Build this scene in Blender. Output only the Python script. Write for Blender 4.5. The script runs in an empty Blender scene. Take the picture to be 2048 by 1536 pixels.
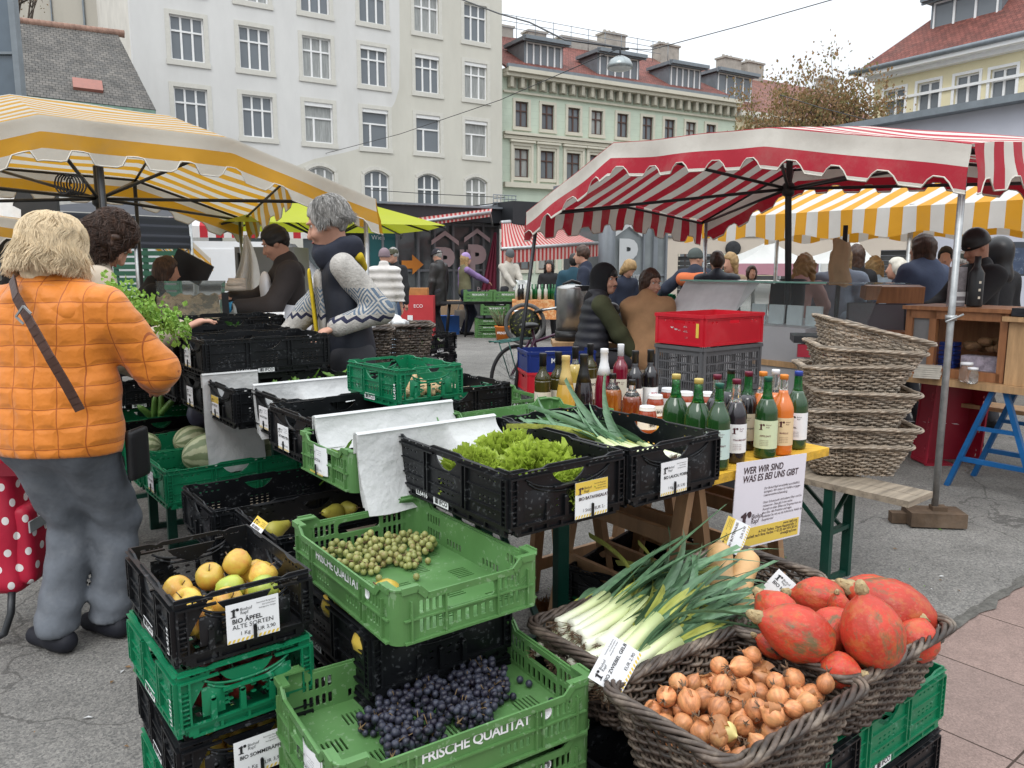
import bpy, math, random
import numpy as np
from mathutils import Vector, Matrix, Euler, noise as mnoise
random.seed(7)
C = bpy.context.scene.collection
PI = math.pi
rad = math.radians
# ---------------------------------------------------------------- camera
FPX, PITCH, CAMH = 1570.0, rad(8.59), 1.47
cp, sp = math.cos(PITCH), math.sin(PITCH)
cd = bpy.data.cameras.new('camera'); cam = bpy.data.objects.new('camera', cd); C.objects.link(cam)
cam.location = (0, 0, CAMH); cam.rotation_euler = (PI/2 - PITCH, 0, 0)
cd.sensor_width = 36; cd.lens = FPX/2048*36; cd.clip_end = 2000; cd.clip_start = .05
bpy.context.scene.camera = cam
def ray(u, v):
    x, dn = (u-1024)/FPX, (v-768)/FPX
    return Vector((x, cp - dn*sp, -sp - dn*cp))
def PD(u, v, y):            # point on the sight line of a pixel at world depth y
    r = ray(u, v); return Vector((0, 0, CAMH)) + r*(y/r.y)
def PZ(u, v, z=0.0):        # ... at height z
    r = ray(u, v); return Vector((0, 0, CAMH)) + r*((z-CAMH)/r.z)
YAW = rad(37)
RX = Vector((math.cos(YAW), math.sin(YAW), 0)); LX = Vector((-math.sin(YAW), math.cos(YAW), 0))
O0 = Vector((-.006, 1.858, 0))
def LT(r, l, z=0.0):        # market grid: r along the street, l away from it
    return O0 + RX*r + LX*l + Vector((0, 0, z))
# ---------------------------------------------------------------- objects
def setp(o, label=None, cat=None, group=None, kind=None):
    if label: o['label'] = label
    if cat: o['category'] = cat
    if group: o['group'] = group
    if kind: o['kind'] = kind
    return o
def thing(name, label, cat, loc=(0,0,0), rz=0, group=None):
    o = bpy.data.objects.new(name, None); C.objects.link(o)
    o.empty_display_size = .1
    o.location = loc; o.rotation_euler = (0, 0, rz)
    return setp(o, label, cat, group)
def link(name, me, parent=None, loc=None, rz=None):
    o = bpy.data.objects.new(name, me); C.objects.link(o)
    if parent: o.parent = parent
    if loc is not None: o.location = loc
    if rz is not None: o.rotation_euler = (0, 0, rz)
    return o
def copy_tree(o, parent=None):
    c = o.copy(); C.objects.link(c)
    if parent: c.parent = parent
    for ch in [x for x in C.objects if x.parent == o]: copy_tree(ch, c)
    return c
def dup(o, label, loc, rz=0, group=None, rot=None, scale=None):
    c = copy_tree(o); c.location = loc; c.rotation_euler = rot if rot else (0, 0, rz)
    c['label'] = label
    if group: c['group'] = group
    if scale: c.scale = (scale,)*3 if not hasattr(scale, '__len__') else scale
    return c
# ---------------------------------------------------------------- mesh builder
def rotz(a): return Matrix.Rotation(a, 4, 'Z')
def frame(o, x, y, z=None):
    x = Vector(x).normalized(); y = Vector(y); z = x.cross(y).normalized() if z is None else Vector(z).normalized()
    y = z.cross(x).normalized()
    m = Matrix.Identity(4)
    for i in range(3): m[i][0], m[i][1], m[i][2], m[i][3] = x[i], y[i], z[i], Vector(o)[i]
    return m
class MB:
    def __init__(s): s.v, s.f, s.m, s.M, s.sm = [], [], [], Matrix.Identity(4), []
    def add(s, vs, fs, mi=0, T=None, smooth=False):
        M = s.M @ T if T is not None else s.M
        b = len(s.v); s.v.extend([M @ Vector(p) for p in vs])
        for f in fs: s.f.append([b+i for i in f]); s.m.append(mi); s.sm.append(smooth)
        return s
    def box(s, c, d, mi=0, T=None):
        x, y, z = c; a, b, e = d[0]/2, d[1]/2, d[2]/2
        vs = [(x+i*a, y+j*b, z+k*e) for i in (-1,1) for j in (-1,1) for k in (-1,1)]
        return s.add(vs, [(0,1,3,2),(4,6,7,5),(0,4,5,1),(2,3,7,6),(0,2,6,4),(1,5,7,3)], mi, T)
    def beam(s, p, q, w, h, mi=0, up=(0,0,1)):
        p, q = Vector(p), Vector(q); d = q-p; x = d.normalized(); u = Vector(up)
        y = u.cross(x)
        if y.length < 1e-4: y = Vector((0,1,0)).cross(x)
        return s.box((d.length/2, 0, 0), (d.length, w, h), mi, frame(p, x, y))
    def tube(s, pts, r, n=8, mi=0, cap=True, smooth=True, closed=False):
        pts = [Vector(p) for p in pts]; m = len(pts)
        rs = list(r) if hasattr(r, '__len__') else [r]*m
        vs, fs = [], []; ref = None
        for i, p in enumerate(pts):
            a = pts[(i-1) % m] if (closed or i > 0) else p
            b = pts[(i+1) % m] if (closed or i < m-1) else p
            t = (b-a).normalized()
            if ref is None:
                ref = Vector((0,0,1)) if abs(t.z) < .9 else Vector((1,0,0))
            x = (ref - t*ref.dot(t))
            if x.length < 1e-5: x = t.orthogonal()
            x.normalize(); y = t.cross(x); ref = x
            for k in range(n):
                c, e = math.cos(2*PI*k/n), math.sin(2*PI*k/n)
                vs.append(p + (x*c + y*e)*rs[i])
        for i in range(m if closed else m-1):
            j = (i+1) % m
            for k in range(n): fs.append((i*n+k, i*n+(k+1) % n, j*n+(k+1) % n, j*n+k))
        if cap and not closed: fs += [tuple(range(n-1, -1, -1)), tuple((m-1)*n+k for k in range(n))]
        return s.add(vs, fs, mi, None, smooth)
    def lathe(s, prof, n=20, mi=0, T=None, smooth=True, wob=None):
        vs, fs = [], []; m = len(prof)
        for i, (r, z) in enumerate(prof):
            for k in range(n):
                a = 2*PI*k/n; q = r*(wob(a, z) if wob else 1)
                vs.append((q*math.cos(a), q*math.sin(a), z))
        for i in range(m-1):
            for k in range(n): fs.append((i*n+k, i*n+(k+1) % n, (i+1)*n+(k+1) % n, (i+1)*n+k))
        if prof[0][0] > 1e-4: fs.append(tuple(range(n-1, -1, -1)))
        if prof[-1][0] > 1e-4: fs.append(tuple((m-1)*n+k for k in range(n)))
        return s.add(vs, fs, mi, T, smooth)
    def grid(s, fn, nu, nv, mi=0, smooth=True, wrap=False, mif=None):
        vs = [fn(i/nu, j/nv) for j in range(nv+1) for i in range(nu+1)]
        b = len(s.v); s.v.extend([s.M @ Vector(p) for p in vs])
        for j in range(nv):
            for i in range(nu):
                k = j*(nu+1)+i
                s.f.append([b+k, b+k+1, b+k+nu+2, b+k+nu+1]); s.m.append(mif(i, j) if mif else mi); s.sm.append(smooth)
        return s
    def ball(s, c, r, n=8, m=6, mi=0, T=None):
        r = r if hasattr(r, '__len__') else (r, r, r)
        vs, fs = [(c[0], c[1], c[2]-r[2])], []
        for j in range(1, m):
            t = PI*j/m
            for k in range(n):
                a = 2*PI*k/n; vs.append((c[0]+r[0]*math.sin(t)*math.cos(a), c[1]+r[1]*math.sin(t)*math.sin(a), c[2]-r[2]*math.cos(t)))
        vs.append((c[0], c[1], c[2]+r[2])); L = len(vs)-1
        for k in range(n): fs.append((0, 1+(k+1) % n, 1+k)); fs.append((L, L-n+k, L-n+(k+1) % n))
        for j in range(m-2):
            for k in range(n): a = 1+j*n; fs.append((a+k, a+(k+1) % n, a+n+(k+1) % n, a+n+k))
        return s.add(vs, fs, mi, T, True)
    def text(s, txt, size, T, mi=0, bold=0.0, align='LEFT', shear=0.0, space=1.0):
        vs, fs = text_geo(txt, bold, align, shear, space)
        return s.add([(x*size, y*size, z) for x, y, z in vs], fs, mi, T)
    def mesh(s, name, mats):
        me = bpy.data.meshes.new(name); me.from_pydata([tuple(p) for p in s.v], [], s.f)
        for m in (mats if isinstance(mats, (list, tuple)) else [mats]): me.materials.append(m)
        me.polygons.foreach_set('material_index', s.m); me.polygons.foreach_set('use_smooth', s.sm)
        me.update(); return me
    def build(s, name, mats, parent=None, loc=None, rz=None): return link(name, s.mesh(name, mats), parent, loc, rz)
_tc = {}
def curve_geo(cu):
    o = bpy.data.objects.new('tmp', cu); C.objects.link(o)
    bpy.context.view_layer.update()
    me = bpy.data.meshes.new_from_object(o.evaluated_get(bpy.context.evaluated_depsgraph_get()))
    g = ([tuple(v.co) for v in me.vertices], [tuple(p.vertices) for p in me.polygons])
    bpy.data.objects.remove(o); bpy.data.meshes.remove(me); bpy.data.curves.remove(cu)
    return g
def text_geo(txt, bold, align, shear, space):
    k = (txt, bold, align, shear, space)
    if k not in _tc:
        cu = bpy.data.curves.new('t', 'FONT'); cu.body = txt; cu.size = 1; cu.offset = bold; cu.align_x = align
        cu.shear = shear; cu.space_character = space; cu.resolution_u = 3
        _tc[k] = curve_geo(cu)
    return _tc[k]
def plate(outline, holes, t):      # flat panel with polygon holes, in xy, thickness t about z=0
    cu = bpy.data.curves.new('p', 'CURVE'); cu.dimensions = '2D'; cu.fill_mode = 'BOTH'; cu.extrude = t/2
    for poly in [outline]+list(holes):
        sp_ = cu.splines.new('POLY'); sp_.points.add(len(poly)-1)
        for q, pt in zip(sp_.points, poly): q.co = (pt[0], pt[1], 0, 1)
        sp_.use_cyclic_u = True
    return curve_geo(cu)
def rect(x0, y0, x1, y1): return [(x0,y0),(x1,y0),(x1,y1),(x0,y1)]
def rrect(x0, y0, x1, y1, r, n=3):
    out = []
    for cx, cy, a in ((x1-r,y0+r,-PI/2),(x1-r,y1-r,0),(x0+r,y1-r,PI/2),(x0+r,y0+r,PI)):
        for i in range(n+1): b = a+PI/2*i/n; out.append((cx+r*math.cos(b), cy+r*math.sin(b)))
    return out
# ---------------------------------------------------------------- materials
_M = {}
def mat(name, col, rough=.6, var=.12, sc=6, bump=0, bsc=60, metal=0, spec=.5, coat=0, trans=0, ior=1.45, alpha=1, sheen=0, dirt=0, dcol=(.12,.1,.08), dsc=3, rnd=0, stretch=None, emit=0, trl=0, detail=4):
    if name in _M: return _M[name]
    m = bpy.data.materials.new(name); _M[name] = m; m.use_nodes = True; nt = m.node_tree; N = nt.nodes; L = nt.links
    b = N['Principled BSDF']; c4 = (*col, 1)
    b.inputs['Roughness'].default_value = rough; b.inputs['Metallic'].default_value = metal
    b.inputs['Specular IOR Level'].default_value = spec; b.inputs['Coat Weight'].default_value = coat
    b.inputs['Transmission Weight'].default_value = trans; b.inputs['IOR'].default_value = ior; b.inputs['Alpha'].default_value = alpha
    b.inputs['Sheen Weight'].default_value = sheen
    if emit: b.inputs['Emission Color'].default_value = c4; b.inputs['Emission Strength'].default_value = emit
    tc = N.new('ShaderNodeTexCoord'); src = tc.outputs['Object']
    if stretch:
        mp = N.new('ShaderNodeMapping'); mp.inputs['Scale'].default_value = stretch; L.new(src, mp.inputs[0]); src = mp.outputs[0]
    out = None
    if var or dirt or rnd:
        nz = N.new('ShaderNodeTexNoise'); nz.inputs['Scale'].default_value = sc; nz.inputs['Detail'].default_value = detail; nz.inputs['Roughness'].default_value = .65
        L.new(src, nz.inputs['Vector'])
        mr = N.new('ShaderNodeMapRange'); mr.inputs[1].default_value = .3; mr.inputs[2].default_value = .7; mr.inputs[3].default_value = 1-var; mr.inputs[4].default_value = 1+var
        L.new(nz.outputs[0], mr.inputs[0])
        val = mr.outputs[0]
        if rnd:
            oi = N.new('ShaderNodeObjectInfo'); m2 = N.new('ShaderNodeMapRange'); m2.inputs[3].default_value = 1-rnd; m2.inputs[4].default_value = 1+rnd
            L.new(oi.outputs['Random'], m2.inputs[0]); mu = N.new('ShaderNodeMath'); mu.operation = 'MULTIPLY'; L.new(val, mu.inputs[0]); L.new(m2.outputs[0], mu.inputs[1]); val = mu.outputs[0]
        hv = N.new('ShaderNodeVectorMath'); hv.operation = 'SCALE'; hv.inputs[0].default_value = col; L.new(val, hv.inputs['Scale'])
        out = hv.outputs[0]
        if dirt:
            n2 = N.new('ShaderNodeTexNoise'); n2.inputs['Scale'].default_value = dsc; n2.inputs['Detail'].default_value = 7; n2.inputs['Roughness'].default_value = .7; L.new(src, n2.inputs['Vector'])
            rp = N.new('ShaderNodeMapRange'); rp.inputs[1].default_value = .5; rp.inputs[2].default_value = .72; rp.inputs[4].default_value = dirt; L.new(n2.outputs[0], rp.inputs[0])
            mx = N.new('ShaderNodeMix'); mx.data_type = 'RGBA'; L.new(rp.outputs[0], mx.inputs[0]); L.new(out, mx.inputs[6]); mx.inputs[7].default_value = (*dcol, 1); out = mx.outputs[2]
        L.new(out, b.inputs['Base Color'])
        r2 = N.new('ShaderNodeMapRange'); r2.inputs[3].default_value = max(0.02, rough-.1); r2.inputs[4].default_value = min(1, rough+.1); L.new(nz.outputs[0], r2.inputs[0]); L.new(r2.outputs[0], b.inputs['Roughness'])
    else: b.inputs['Base Color'].default_value = c4
    if bump:
        n3 = N.new('ShaderNodeTexNoise'); n3.inputs['Scale'].default_value = bsc; n3.inputs['Detail'].default_value = 5; L.new(src, n3.inputs['Vector'])
        bp = N.new('ShaderNodeBump'); bp.inputs['Strength'].default_value = bump; bp.inputs['Distance'].default_value = .01; L.new(n3.outputs[0], bp.inputs['Height']); L.new(bp.outputs[0], b.inputs['Normal'])
    if trl:     # thin cloth or leaf: some light passes through
        tr = N.new('ShaderNodeBsdfTranslucent'); ms = N.new('ShaderNodeMixShader'); ms.inputs[0].default_value = trl
        if out: L.new(out, tr.inputs[0])
        else: tr.inputs[0].default_value = c4
        o_ = N['Material Output']; L.new(b.outputs[0], ms.inputs[1]); L.new(tr.outputs[0], ms.inputs[2]); L.new(ms.outputs[0], o_.inputs[0])
    return m
def nodes(m): return m.node_tree.nodes, m.node_tree.links, m.node_tree.nodes['Principled BSDF']
def mathn(N, L, op, a, b=None, c=None):
    n = N.new('ShaderNodeMath'); n.operation = op
    for i, x in enumerate((a, b, c)):
        if x is None: continue
        if isinstance(x, (int, float)): n.inputs[i].default_value = x
        else: L.new(x, n.inputs[i])
    return n.outputs[0]
def mixc(N, L, f, a, b, mode='MIX'):
    n = N.new('ShaderNodeMix'); n.data_type = 'RGBA'; n.blend_type = mode
    for i, x in ((0, f), (6, a), (7, b)):
        if isinstance(x, (int, float)): n.inputs[i].default_value = x
        elif isinstance(x, (tuple, list)): n.inputs[i].default_value = (*x[:3], 1)
        else: L.new(x, n.inputs[i])
    return n.outputs[2]
# ---------------------------------------------------------------- implicit solids
def surfnet(F, org, h):
    S = F < 0
    nx, ny, nz = F.shape
    cs = [(i, j, k) for i in (0,1) for j in (0,1) for k in (0,1)]
    sl = lambda A, c: A[c[0]:nx-1+c[0], c[1]:ny-1+c[1], c[2]:nz-1+c[2]]
    cnt = sum(sl(S, c).astype(np.int8) for c in cs)
    act = (cnt > 0) & (cnt < 8)
    idx = np.argwhere(act); n = len(idx)
    if n == 0: return np.zeros((0,3)), []
    ids = -np.ones(act.shape, np.int64); ids[act] = np.arange(n)
    val = {c: F[idx[:,0]+c[0], idx[:,1]+c[1], idx[:,2]+c[2]] for c in cs}
    acc = np.zeros((n,3)); w = np.zeros(n)
    for c in cs:
        for ax in range(3):
            if c[ax]: continue
            d = list(c); d[ax] = 1; d = tuple(d)
            a, b = val[c], val[d]; cr = (a < 0) != (b < 0)
            t = np.where(cr, a/np.where(cr, a-b, 1), 0)
            p = np.tile(np.array(c, float), (n,1)); p[:,ax] += t
            acc[cr] += p[cr]; w[cr] += 1
    V = (idx + acc/w[:,None])*h + np.array(org)
    Q = []
    for ax in range(3):
        a1, a2 = (ax+1) % 3, (ax+2) % 3
        s0 = [slice(None)]*3; s1 = [slice(None)]*3; s0[ax] = slice(0,-1); s1[ax] = slice(1,None)
        A, B = S[tuple(s0)], S[tuple(s1)]
        e = np.argwhere(A != B)
        e = e[(e[:,a1] > 0) & (e[:,a2] > 0) & (e[:,a1] < F.shape[a1]-1) & (e[:,a2] < F.shape[a2]-1)]
        if len(e) == 0: continue
        ins = A[e[:,0], e[:,1], e[:,2]]
        q = []
        for o1, o2 in ((-1,-1),(0,-1),(0,0),(-1,0)):
            g = e.copy(); g[:,a1] += o1; g[:,a2] += o2; q.append(ids[g[:,0], g[:,1], g[:,2]])
        q = np.stack(q, 1); q = np.where(ins[:,None], q, q[:,::-1]); Q.append(q)
    return V, np.concatenate(Q)
class SDF:
    def __init__(s, k=.03): s.p, s.k = [], k
    def cap(s, a, b, ra, rb=None, flat=None, k=None, op='+'):
        s.p.append(('c', np.array(a, float), np.array(b, float), ra, ra if rb is None else rb, flat, s.k if k is None else k, op)); return s
    def ell(s, c, r, k=None, op='+', R=None):
        s.p.append(('e', np.array(c, float), np.array(r if hasattr(r,'__len__') else (r,r,r), float), R, None, None, s.k if k is None else k, op)); return s
    def box(s, c, d, rr=.01, k=None, op='+', R=None):
        s.p.append(('b', np.array(c, float), np.array(d, float)/2, R, rr, None, s.k if k is None else k, op)); return s
    def bound(s, q):
        if q[0] == 'c': m = max(q[3], q[4]); return np.minimum(q[1], q[2])-m, np.maximum(q[1], q[2])+m
        m = q[2].max() if q[3] is not None else q[2]
        if q[0] == 'b' and q[3] is not None: m = np.linalg.norm(q[2])
        return q[1]-m, q[1]+m
    def mesh(s, h, disp=None, cut=None):
        bs = [s.bound(q) for q in s.p if q[7] == '+']
        lo = np.min([b[0] for b in bs], 0)-2*h-.02; hi = np.max([b[1] for b in bs], 0)+2*h+.02
        n = np.ceil((hi-lo)/h).astype(int)+1
        F = np.full(n, .2, np.float32)
        ax = [lo[i]+np.arange(n[i])*h for i in range(3)]
        for q in s.p:
            k, op = q[6], q[7]; b0, b1 = s.bound(q); mg = max(3*h, k*1.6)+.01
            i0 = np.maximum(np.floor((b0-mg-lo)/h).astype(int), 0); i1 = np.minimum(np.ceil((b1+mg-lo)/h).astype(int)+1, n)
            if (i1 <= i0).any(): continue
            sl = tuple(slice(a, b) for a, b in zip(i0, i1))
            P = np.stack(np.meshgrid(*[ax[i][i0[i]:i1[i]] for i in range(3)], indexing='ij'), -1)
            if q[0] == 'c':
                a, b, ra, rb, fl = q[1:6]
                if fl is not None:
                    nn, fac = np.array(fl[0], float), fl[1]; nn = nn/np.linalg.norm(nn)
                    w = ((P-a)@nn)[...,None]*nn*(1/fac-1); P = P+w; b = b+((b-a)@nn)*nn*(1/fac-1)
                ab = b-a; L2 = max(ab@ab, 1e-9); t = np.clip(((P-a)@ab)/L2, 0, 1)
                D = np.linalg.norm(P-a-t[...,None]*ab, axis=-1)-(ra+(rb-ra)*t)
            elif q[0] == 'e':
                Pl = P-q[1]
                if q[3] is not None: Pl = Pl@q[3]
                K0 = np.linalg.norm(Pl/q[2], axis=-1); K1 = np.linalg.norm(Pl/(q[2]**2), axis=-1)
                D = np.where(K1 > 1e-6, K0*(K0-1)/np.maximum(K1, 1e-6), -q[2].min())
            else:
                Pl = P-q[1]
                if q[3] is not None: Pl = Pl@q[3]
                Z = np.abs(Pl)-q[2]+q[4]
                D = np.linalg.norm(np.maximum(Z, 0), axis=-1)+np.minimum(Z.max(-1), 0)-q[4]
            G = F[sl]
            if op == '+': hh = np.maximum(k-np.abs(G-D), 0)/max(k, 1e-6); F[sl] = np.minimum(G, D)-hh*hh*k/4
            elif op == '-': D = -D; hh = np.maximum(k-np.abs(G-D), 0)/max(k, 1e-6); F[sl] = np.maximum(G, D)+hh*hh*k/4
        if cut or disp:
            P = np.stack(np.meshgrid(*ax, indexing='ij'), -1)
            if disp: near = np.abs(F) < .08; F[near] += disp(P[near]).astype(np.float32)
            if cut:
                for nn, d in cut: F = np.maximum(F, (P@np.array(nn, float)-d).astype(np.float32))
        F[0], F[-1], F[:,0], F[:,-1], F[:,:,0], F[:,:,-1] = (.05,)*6
        return surfnet(F, lo, h)
    def build(s, name, mats, h, parent=None, disp=None, cut=None, mif=None, smooth=True, loc=None):
        V, Q = s.mesh(h, disp, cut)
        me = bpy.data.meshes.new(name); me.from_pydata(V.tolist(), [], Q.tolist() if len(Q) else [])
        for m in (mats if isinstance(mats, (list, tuple)) else [mats]): me.materials.append(m)
        me.polygons.foreach_set('use_smooth', [smooth]*len(me.polygons))
        if mif is not None and len(Q): me.polygons.foreach_set('material_index', mif(V[Q].mean(1)).astype(int))
        me.update(); return link(name, me, parent, loc)
# ---------------------------------------------------------------- sky and light: an overcast day
sc = bpy.context.scene
w = bpy.data.worlds.new('World'); sc.world = w; w.use_nodes = True
N, L = w.node_tree.nodes, w.node_tree.links
bg = N['Background']
sky = N.new('ShaderNodeTexSky'); sky.sky_type = 'NISHITA'; sky.sun_disc = False
SUN_EL, SUN_AZ = rad(48), rad(200)
sky.sun_elevation = SUN_EL; sky.sun_rotation = SUN_AZ; sky.air_density = 1; sky.dust_density = 3
tc = N.new('ShaderNodeTexCoord'); sx = N.new('ShaderNodeSeparateXYZ'); L.new(tc.outputs['Generated'], sx.inputs[0])
mp = N.new('ShaderNodeMapping'); mp.inputs['Scale'].default_value = (1, 1, 2.6); L.new(tc.outputs['Generated'], mp.inputs[0])
nz = N.new('ShaderNodeTexNoise'); nz.inputs['Scale'].default_value = 2.4; nz.inputs['Detail'].default_value = 6; nz.inputs['Roughness'].default_value = .55; L.new(mp.outputs[0], nz.inputs['Vector'])
cl = N.new('ShaderNodeMapRange'); cl.inputs[1].default_value = .3; cl.inputs[2].default_value = .7; cl.inputs[3].default_value = .90; cl.inputs[4].default_value = 1.08; L.new(nz.outputs[0], cl.inputs[0])
gr = N.new('ShaderNodeMapRange'); gr.inputs[1].default_value = 0.0; gr.inputs[2].default_value = 1.0; gr.inputs[3].default_value = 5.7; gr.inputs[4].default_value = 24.5; L.new(sx.outputs[2], gr.inputs[0])
lum = mathn(N, L, 'MULTIPLY', cl.outputs[0], gr.outputs[0])
vs = N.new('ShaderNodeVectorMath'); vs.operation = 'SCALE'; vs.inputs[0].default_value = (.955, 1.0, 1.05); L.new(lum, vs.inputs['Scale'])
col = mixc(N, L, .93, sky.outputs[0], vs.outputs[0])
L.new(col, bg.inputs['Color']); bg.inputs['Strength'].default_value = .105
sl = bpy.data.lights.new('sun', 'SUN'); so = bpy.data.objects.new('sun', sl); C.objects.link(so)
sl.energy = .9; sl.angle = rad(25); sl.color = (1, .97, .93)
so.rotation_euler = (PI/2-SUN_EL, 0, PI-SUN_AZ)   # from behind the camera, a little to the left
so.location = (0, 0, 30)
sc.view_settings.view_transform = 'Standard'; sc.view_settings.look = 'None'; sc.view_settings.gamma = 1; sc.view_settings.exposure = .13
sc.cycles.max_bounces = 8; sc.cycles.transparent_max_bounces = 12
# ---------------------------------------------------------------- ground
m = mat('asphalt', (.172,.168,.161), .88, .18, 3.0, bump=.7, bsc=110, spec=.3)
N, L, b = nodes(m)
tcn = N.new('ShaderNodeTexCoord'); vo = N.new('ShaderNodeTexVoronoi'); vo.inputs['Scale'].default_value = 130; L.new(tcn.outputs['Object'], vo.inputs['Vector'])
g1 = N.new('ShaderNodeValToRGB'); g1.color_ramp.elements[0].color = (.45,.45,.45,1); g1.color_ramp.elements[1].color = (1.75,1.7,1.6,1); L.new(vo.outputs['Color'], g1.inputs[0])
big = N.new('ShaderNodeTexNoise'); big.inputs['Scale'].default_value = .7; big.inputs['Detail'].default_value = 5; L.new(tcn.outputs['Object'], big.inputs['Vector'])
bm_ = N.new('ShaderNodeMapRange'); bm_.inputs[1].default_value = .3; bm_.inputs[2].default_value = .7; bm_.inputs[3].default_value = .88; bm_.inputs[4].default_value = 1.12; L.new(big.outputs[0], bm_.inputs[0])
old = b.inputs['Base Color'].links[0].from_socket
c1 = mixc(N, L, .75, old, g1.outputs[0], 'MULTIPLY'); sc_ = N.new('ShaderNodeVectorMath'); sc_.operation = 'SCALE'; L.new(c1, sc_.inputs[0]); L.new(bm_.outputs[0], sc_.inputs['Scale'])
nd = N.new('ShaderNodeTexNoise'); nd.inputs['Scale'].default_value = 1.3; nd.inputs['Detail'].default_value = 6; L.new(tcn.outputs['Object'], nd.inputs['Vector']); av = N.new('ShaderNodeVectorMath'); L.new(tcn.outputs['Object'], av.inputs[0]); L.new(nd.outputs['Color'], av.inputs[1])
ve = N.new('ShaderNodeTexVoronoi'); ve.feature = 'DISTANCE_TO_EDGE'; ve.inputs['Scale'].default_value = .55; L.new(av.outputs[0], ve.inputs['Vector']); crk = mathn(N, L, 'MULTIPLY', mathn(N, L, 'LESS_THAN', ve.outputs[0], .0035), .55)
st_ = N.new('ShaderNodeMapRange'); st_.inputs[1].default_value = .56; st_.inputs[2].default_value = .72; st_.inputs[4].default_value = .38; nq = N.new('ShaderNodeTexNoise'); nq.inputs['Scale'].default_value = 1.9; nq.inputs['Detail'].default_value = 8; nq.inputs['Roughness'].default_value = .7; L.new(tcn.outputs['Object'], nq.inputs['Vector']); L.new(nq.outputs[0], st_.inputs[0])
L.new(mixc(N, L, mathn(N, L, 'MAXIMUM', crk, st_.outputs[0]), sc_.outputs[0], (.055,.052,.048)), b.inputs['Base Color'])
gm = MB(); gm.box((0,300,-.15), (900,900,.3)); setp(gm.build('ground', m), kind='structure')
# reddish paving slabs at the lower right
ms = mat('paving_slab', (.225,.168,.148), .85, .12, 9, bump=.5, bsc=160, spec=.3)
N, L, b = nodes(ms)
tcn = N.new('ShaderNodeTexCoord'); mpn = N.new('ShaderNodeMapping'); mpn.inputs['Rotation'].default_value = (0,0,0); L.new(tcn.outputs['Object'], mpn.inputs[0])
br = N.new('ShaderNodeTexBrick'); br.offset = 0; br.inputs['Scale'].default_value = 1; br.inputs['Brick Width'].default_value = .5; br.inputs['Row Height'].default_value = .5; br.inputs['Mortar Size'].default_value = .004; br.inputs['Mortar Smooth'].default_value = .3
br.inputs['Color1'].default_value = (.92,.92,.92,1); br.inputs['Color2'].default_value = (1.1,1.06,1.04,1); br.inputs['Mortar'].default_value = (.22,.2,.18,1); L.new(mpn.outputs[0], br.inputs['Vector'])
vo = N.new('ShaderNodeTexVoronoi'); vo.inputs['Scale'].default_value = 190; L.new(tcn.outputs['Object'], vo.inputs['Vector'])
g1 = N.new('ShaderNodeValToRGB'); g1.color_ramp.elements[0].color = (.75,.75,.75,1); g1.color_ramp.elements[1].color = (1.3,1.3,1.3,1); L.new(vo.outputs['Color'], g1.inputs[0])
old = b.inputs['Base Color'].links[0].from_socket
c1 = mixc(N, L, 1, old, br.outputs[0], 'MULTIPLY'); c1 = mixc(N, L, .8, c1, g1.outputs[0], 'MULTIPLY'); L.new(c1, b.inputs['Base Color'])
K1, K2 = PZ(2048, 1165), PZ(1840, 1300)    # the edge between asphalt and slabs
ed = (K1-K2).normalized(); K2 = K2 - ed*3; nr = Vector((ed.y, -ed.x, 0))
pm = MB(); pm.box((5,-4,-.06), (14,8,.14)); o = pm.build('pavement', ms); o.location = K2; o.rotation_euler = (0,0,math.atan2(ed.y, ed.x)); setp(o, kind='structure')
me_ = mat('kerb_grit', (.115,.11,.098), .95, .4, 30, bump=.8, bsc=80)
e2 = MB()
def edgef(u, v):
    x = u*12; y = (v-.5)*(.05+.03*mnoise.noise((x*6,0,0))) + .02*mnoise.noise((x*9,2,0))
    return (x, y, .006+.004*mnoise.noise((x*20, v*8, 1))+.006*(v<.6))
e2.grid(edgef, 240, 2); o = e2.build('gutter', me_); o.location = K2 + Vector((0,0,.004)); o.rotation_euler = (0,0,math.atan2(ed.y, ed.x)); setp(o, kind='structure')
# ---------------------------------------------------------------- houses round the square
G_ = mat('window_glass', (.15,.168,.185), .08, 0, spec=.7)
G2_ = mat('curtained_glass', (.30,.31,.30), .15, .25, 2.5, spec=.6, stretch=(6,6,.6))
WHT = mat('white_paint', (.78,.78,.77), .45, .04)
BRN = mat('brown_paint', (.085,.045,.035), .5, .1)
ZINC = mat('zinc_sheet', (.19,.215,.235), .45, .15, 3, metal=.3)
def tiles(name, c, w, h, dirt):
    m = mat(name, c, .85, .25, 1.3, dirt=dirt, dcol=(.05,.05,.045), dsc=1.1)
    N, L, b = nodes(m); tc = N.new('ShaderNodeTexCoord')
    br = N.new('ShaderNodeTexBrick'); br.inputs['Scale'].default_value = 1; br.inputs['Brick Width'].default_value = w; br.inputs['Row Height'].default_value = h; br.inputs['Mortar Size'].default_value = .012; br.inputs['Mortar Smooth'].default_value = 1
    br.inputs['Color1'].default_value = (.8,.8,.8,1); br.inputs['Color2'].default_value = (1.25,1.2,1.15,1); br.inputs['Mortar'].default_value = (.35,.35,.35,1); L.new(tc.outputs['UV'], br.inputs['Vector'])
    L.new(mixc(N, L, 1, b.inputs['Base Color'].links[0].from_socket, br.outputs[0], 'MULTIPLY'), b.inputs['Base Color'])
    bp = N.new('ShaderNodeBump'); bp.inputs['Strength'].default_value = .8; bp.inputs['Distance'].default_value = .04; L.new(br.outputs['Fac'], bp.inputs['Height']); bp.invert = True; L.new(bp.outputs[0], b.inputs['Normal'])
    return m
TRED = tiles('red_roof_tiles', (.19,.068,.055), .2, .17, .4); TGRY = tiles('grey_roof_tiles', (.125,.12,.112), .2, .17, .6)
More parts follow.
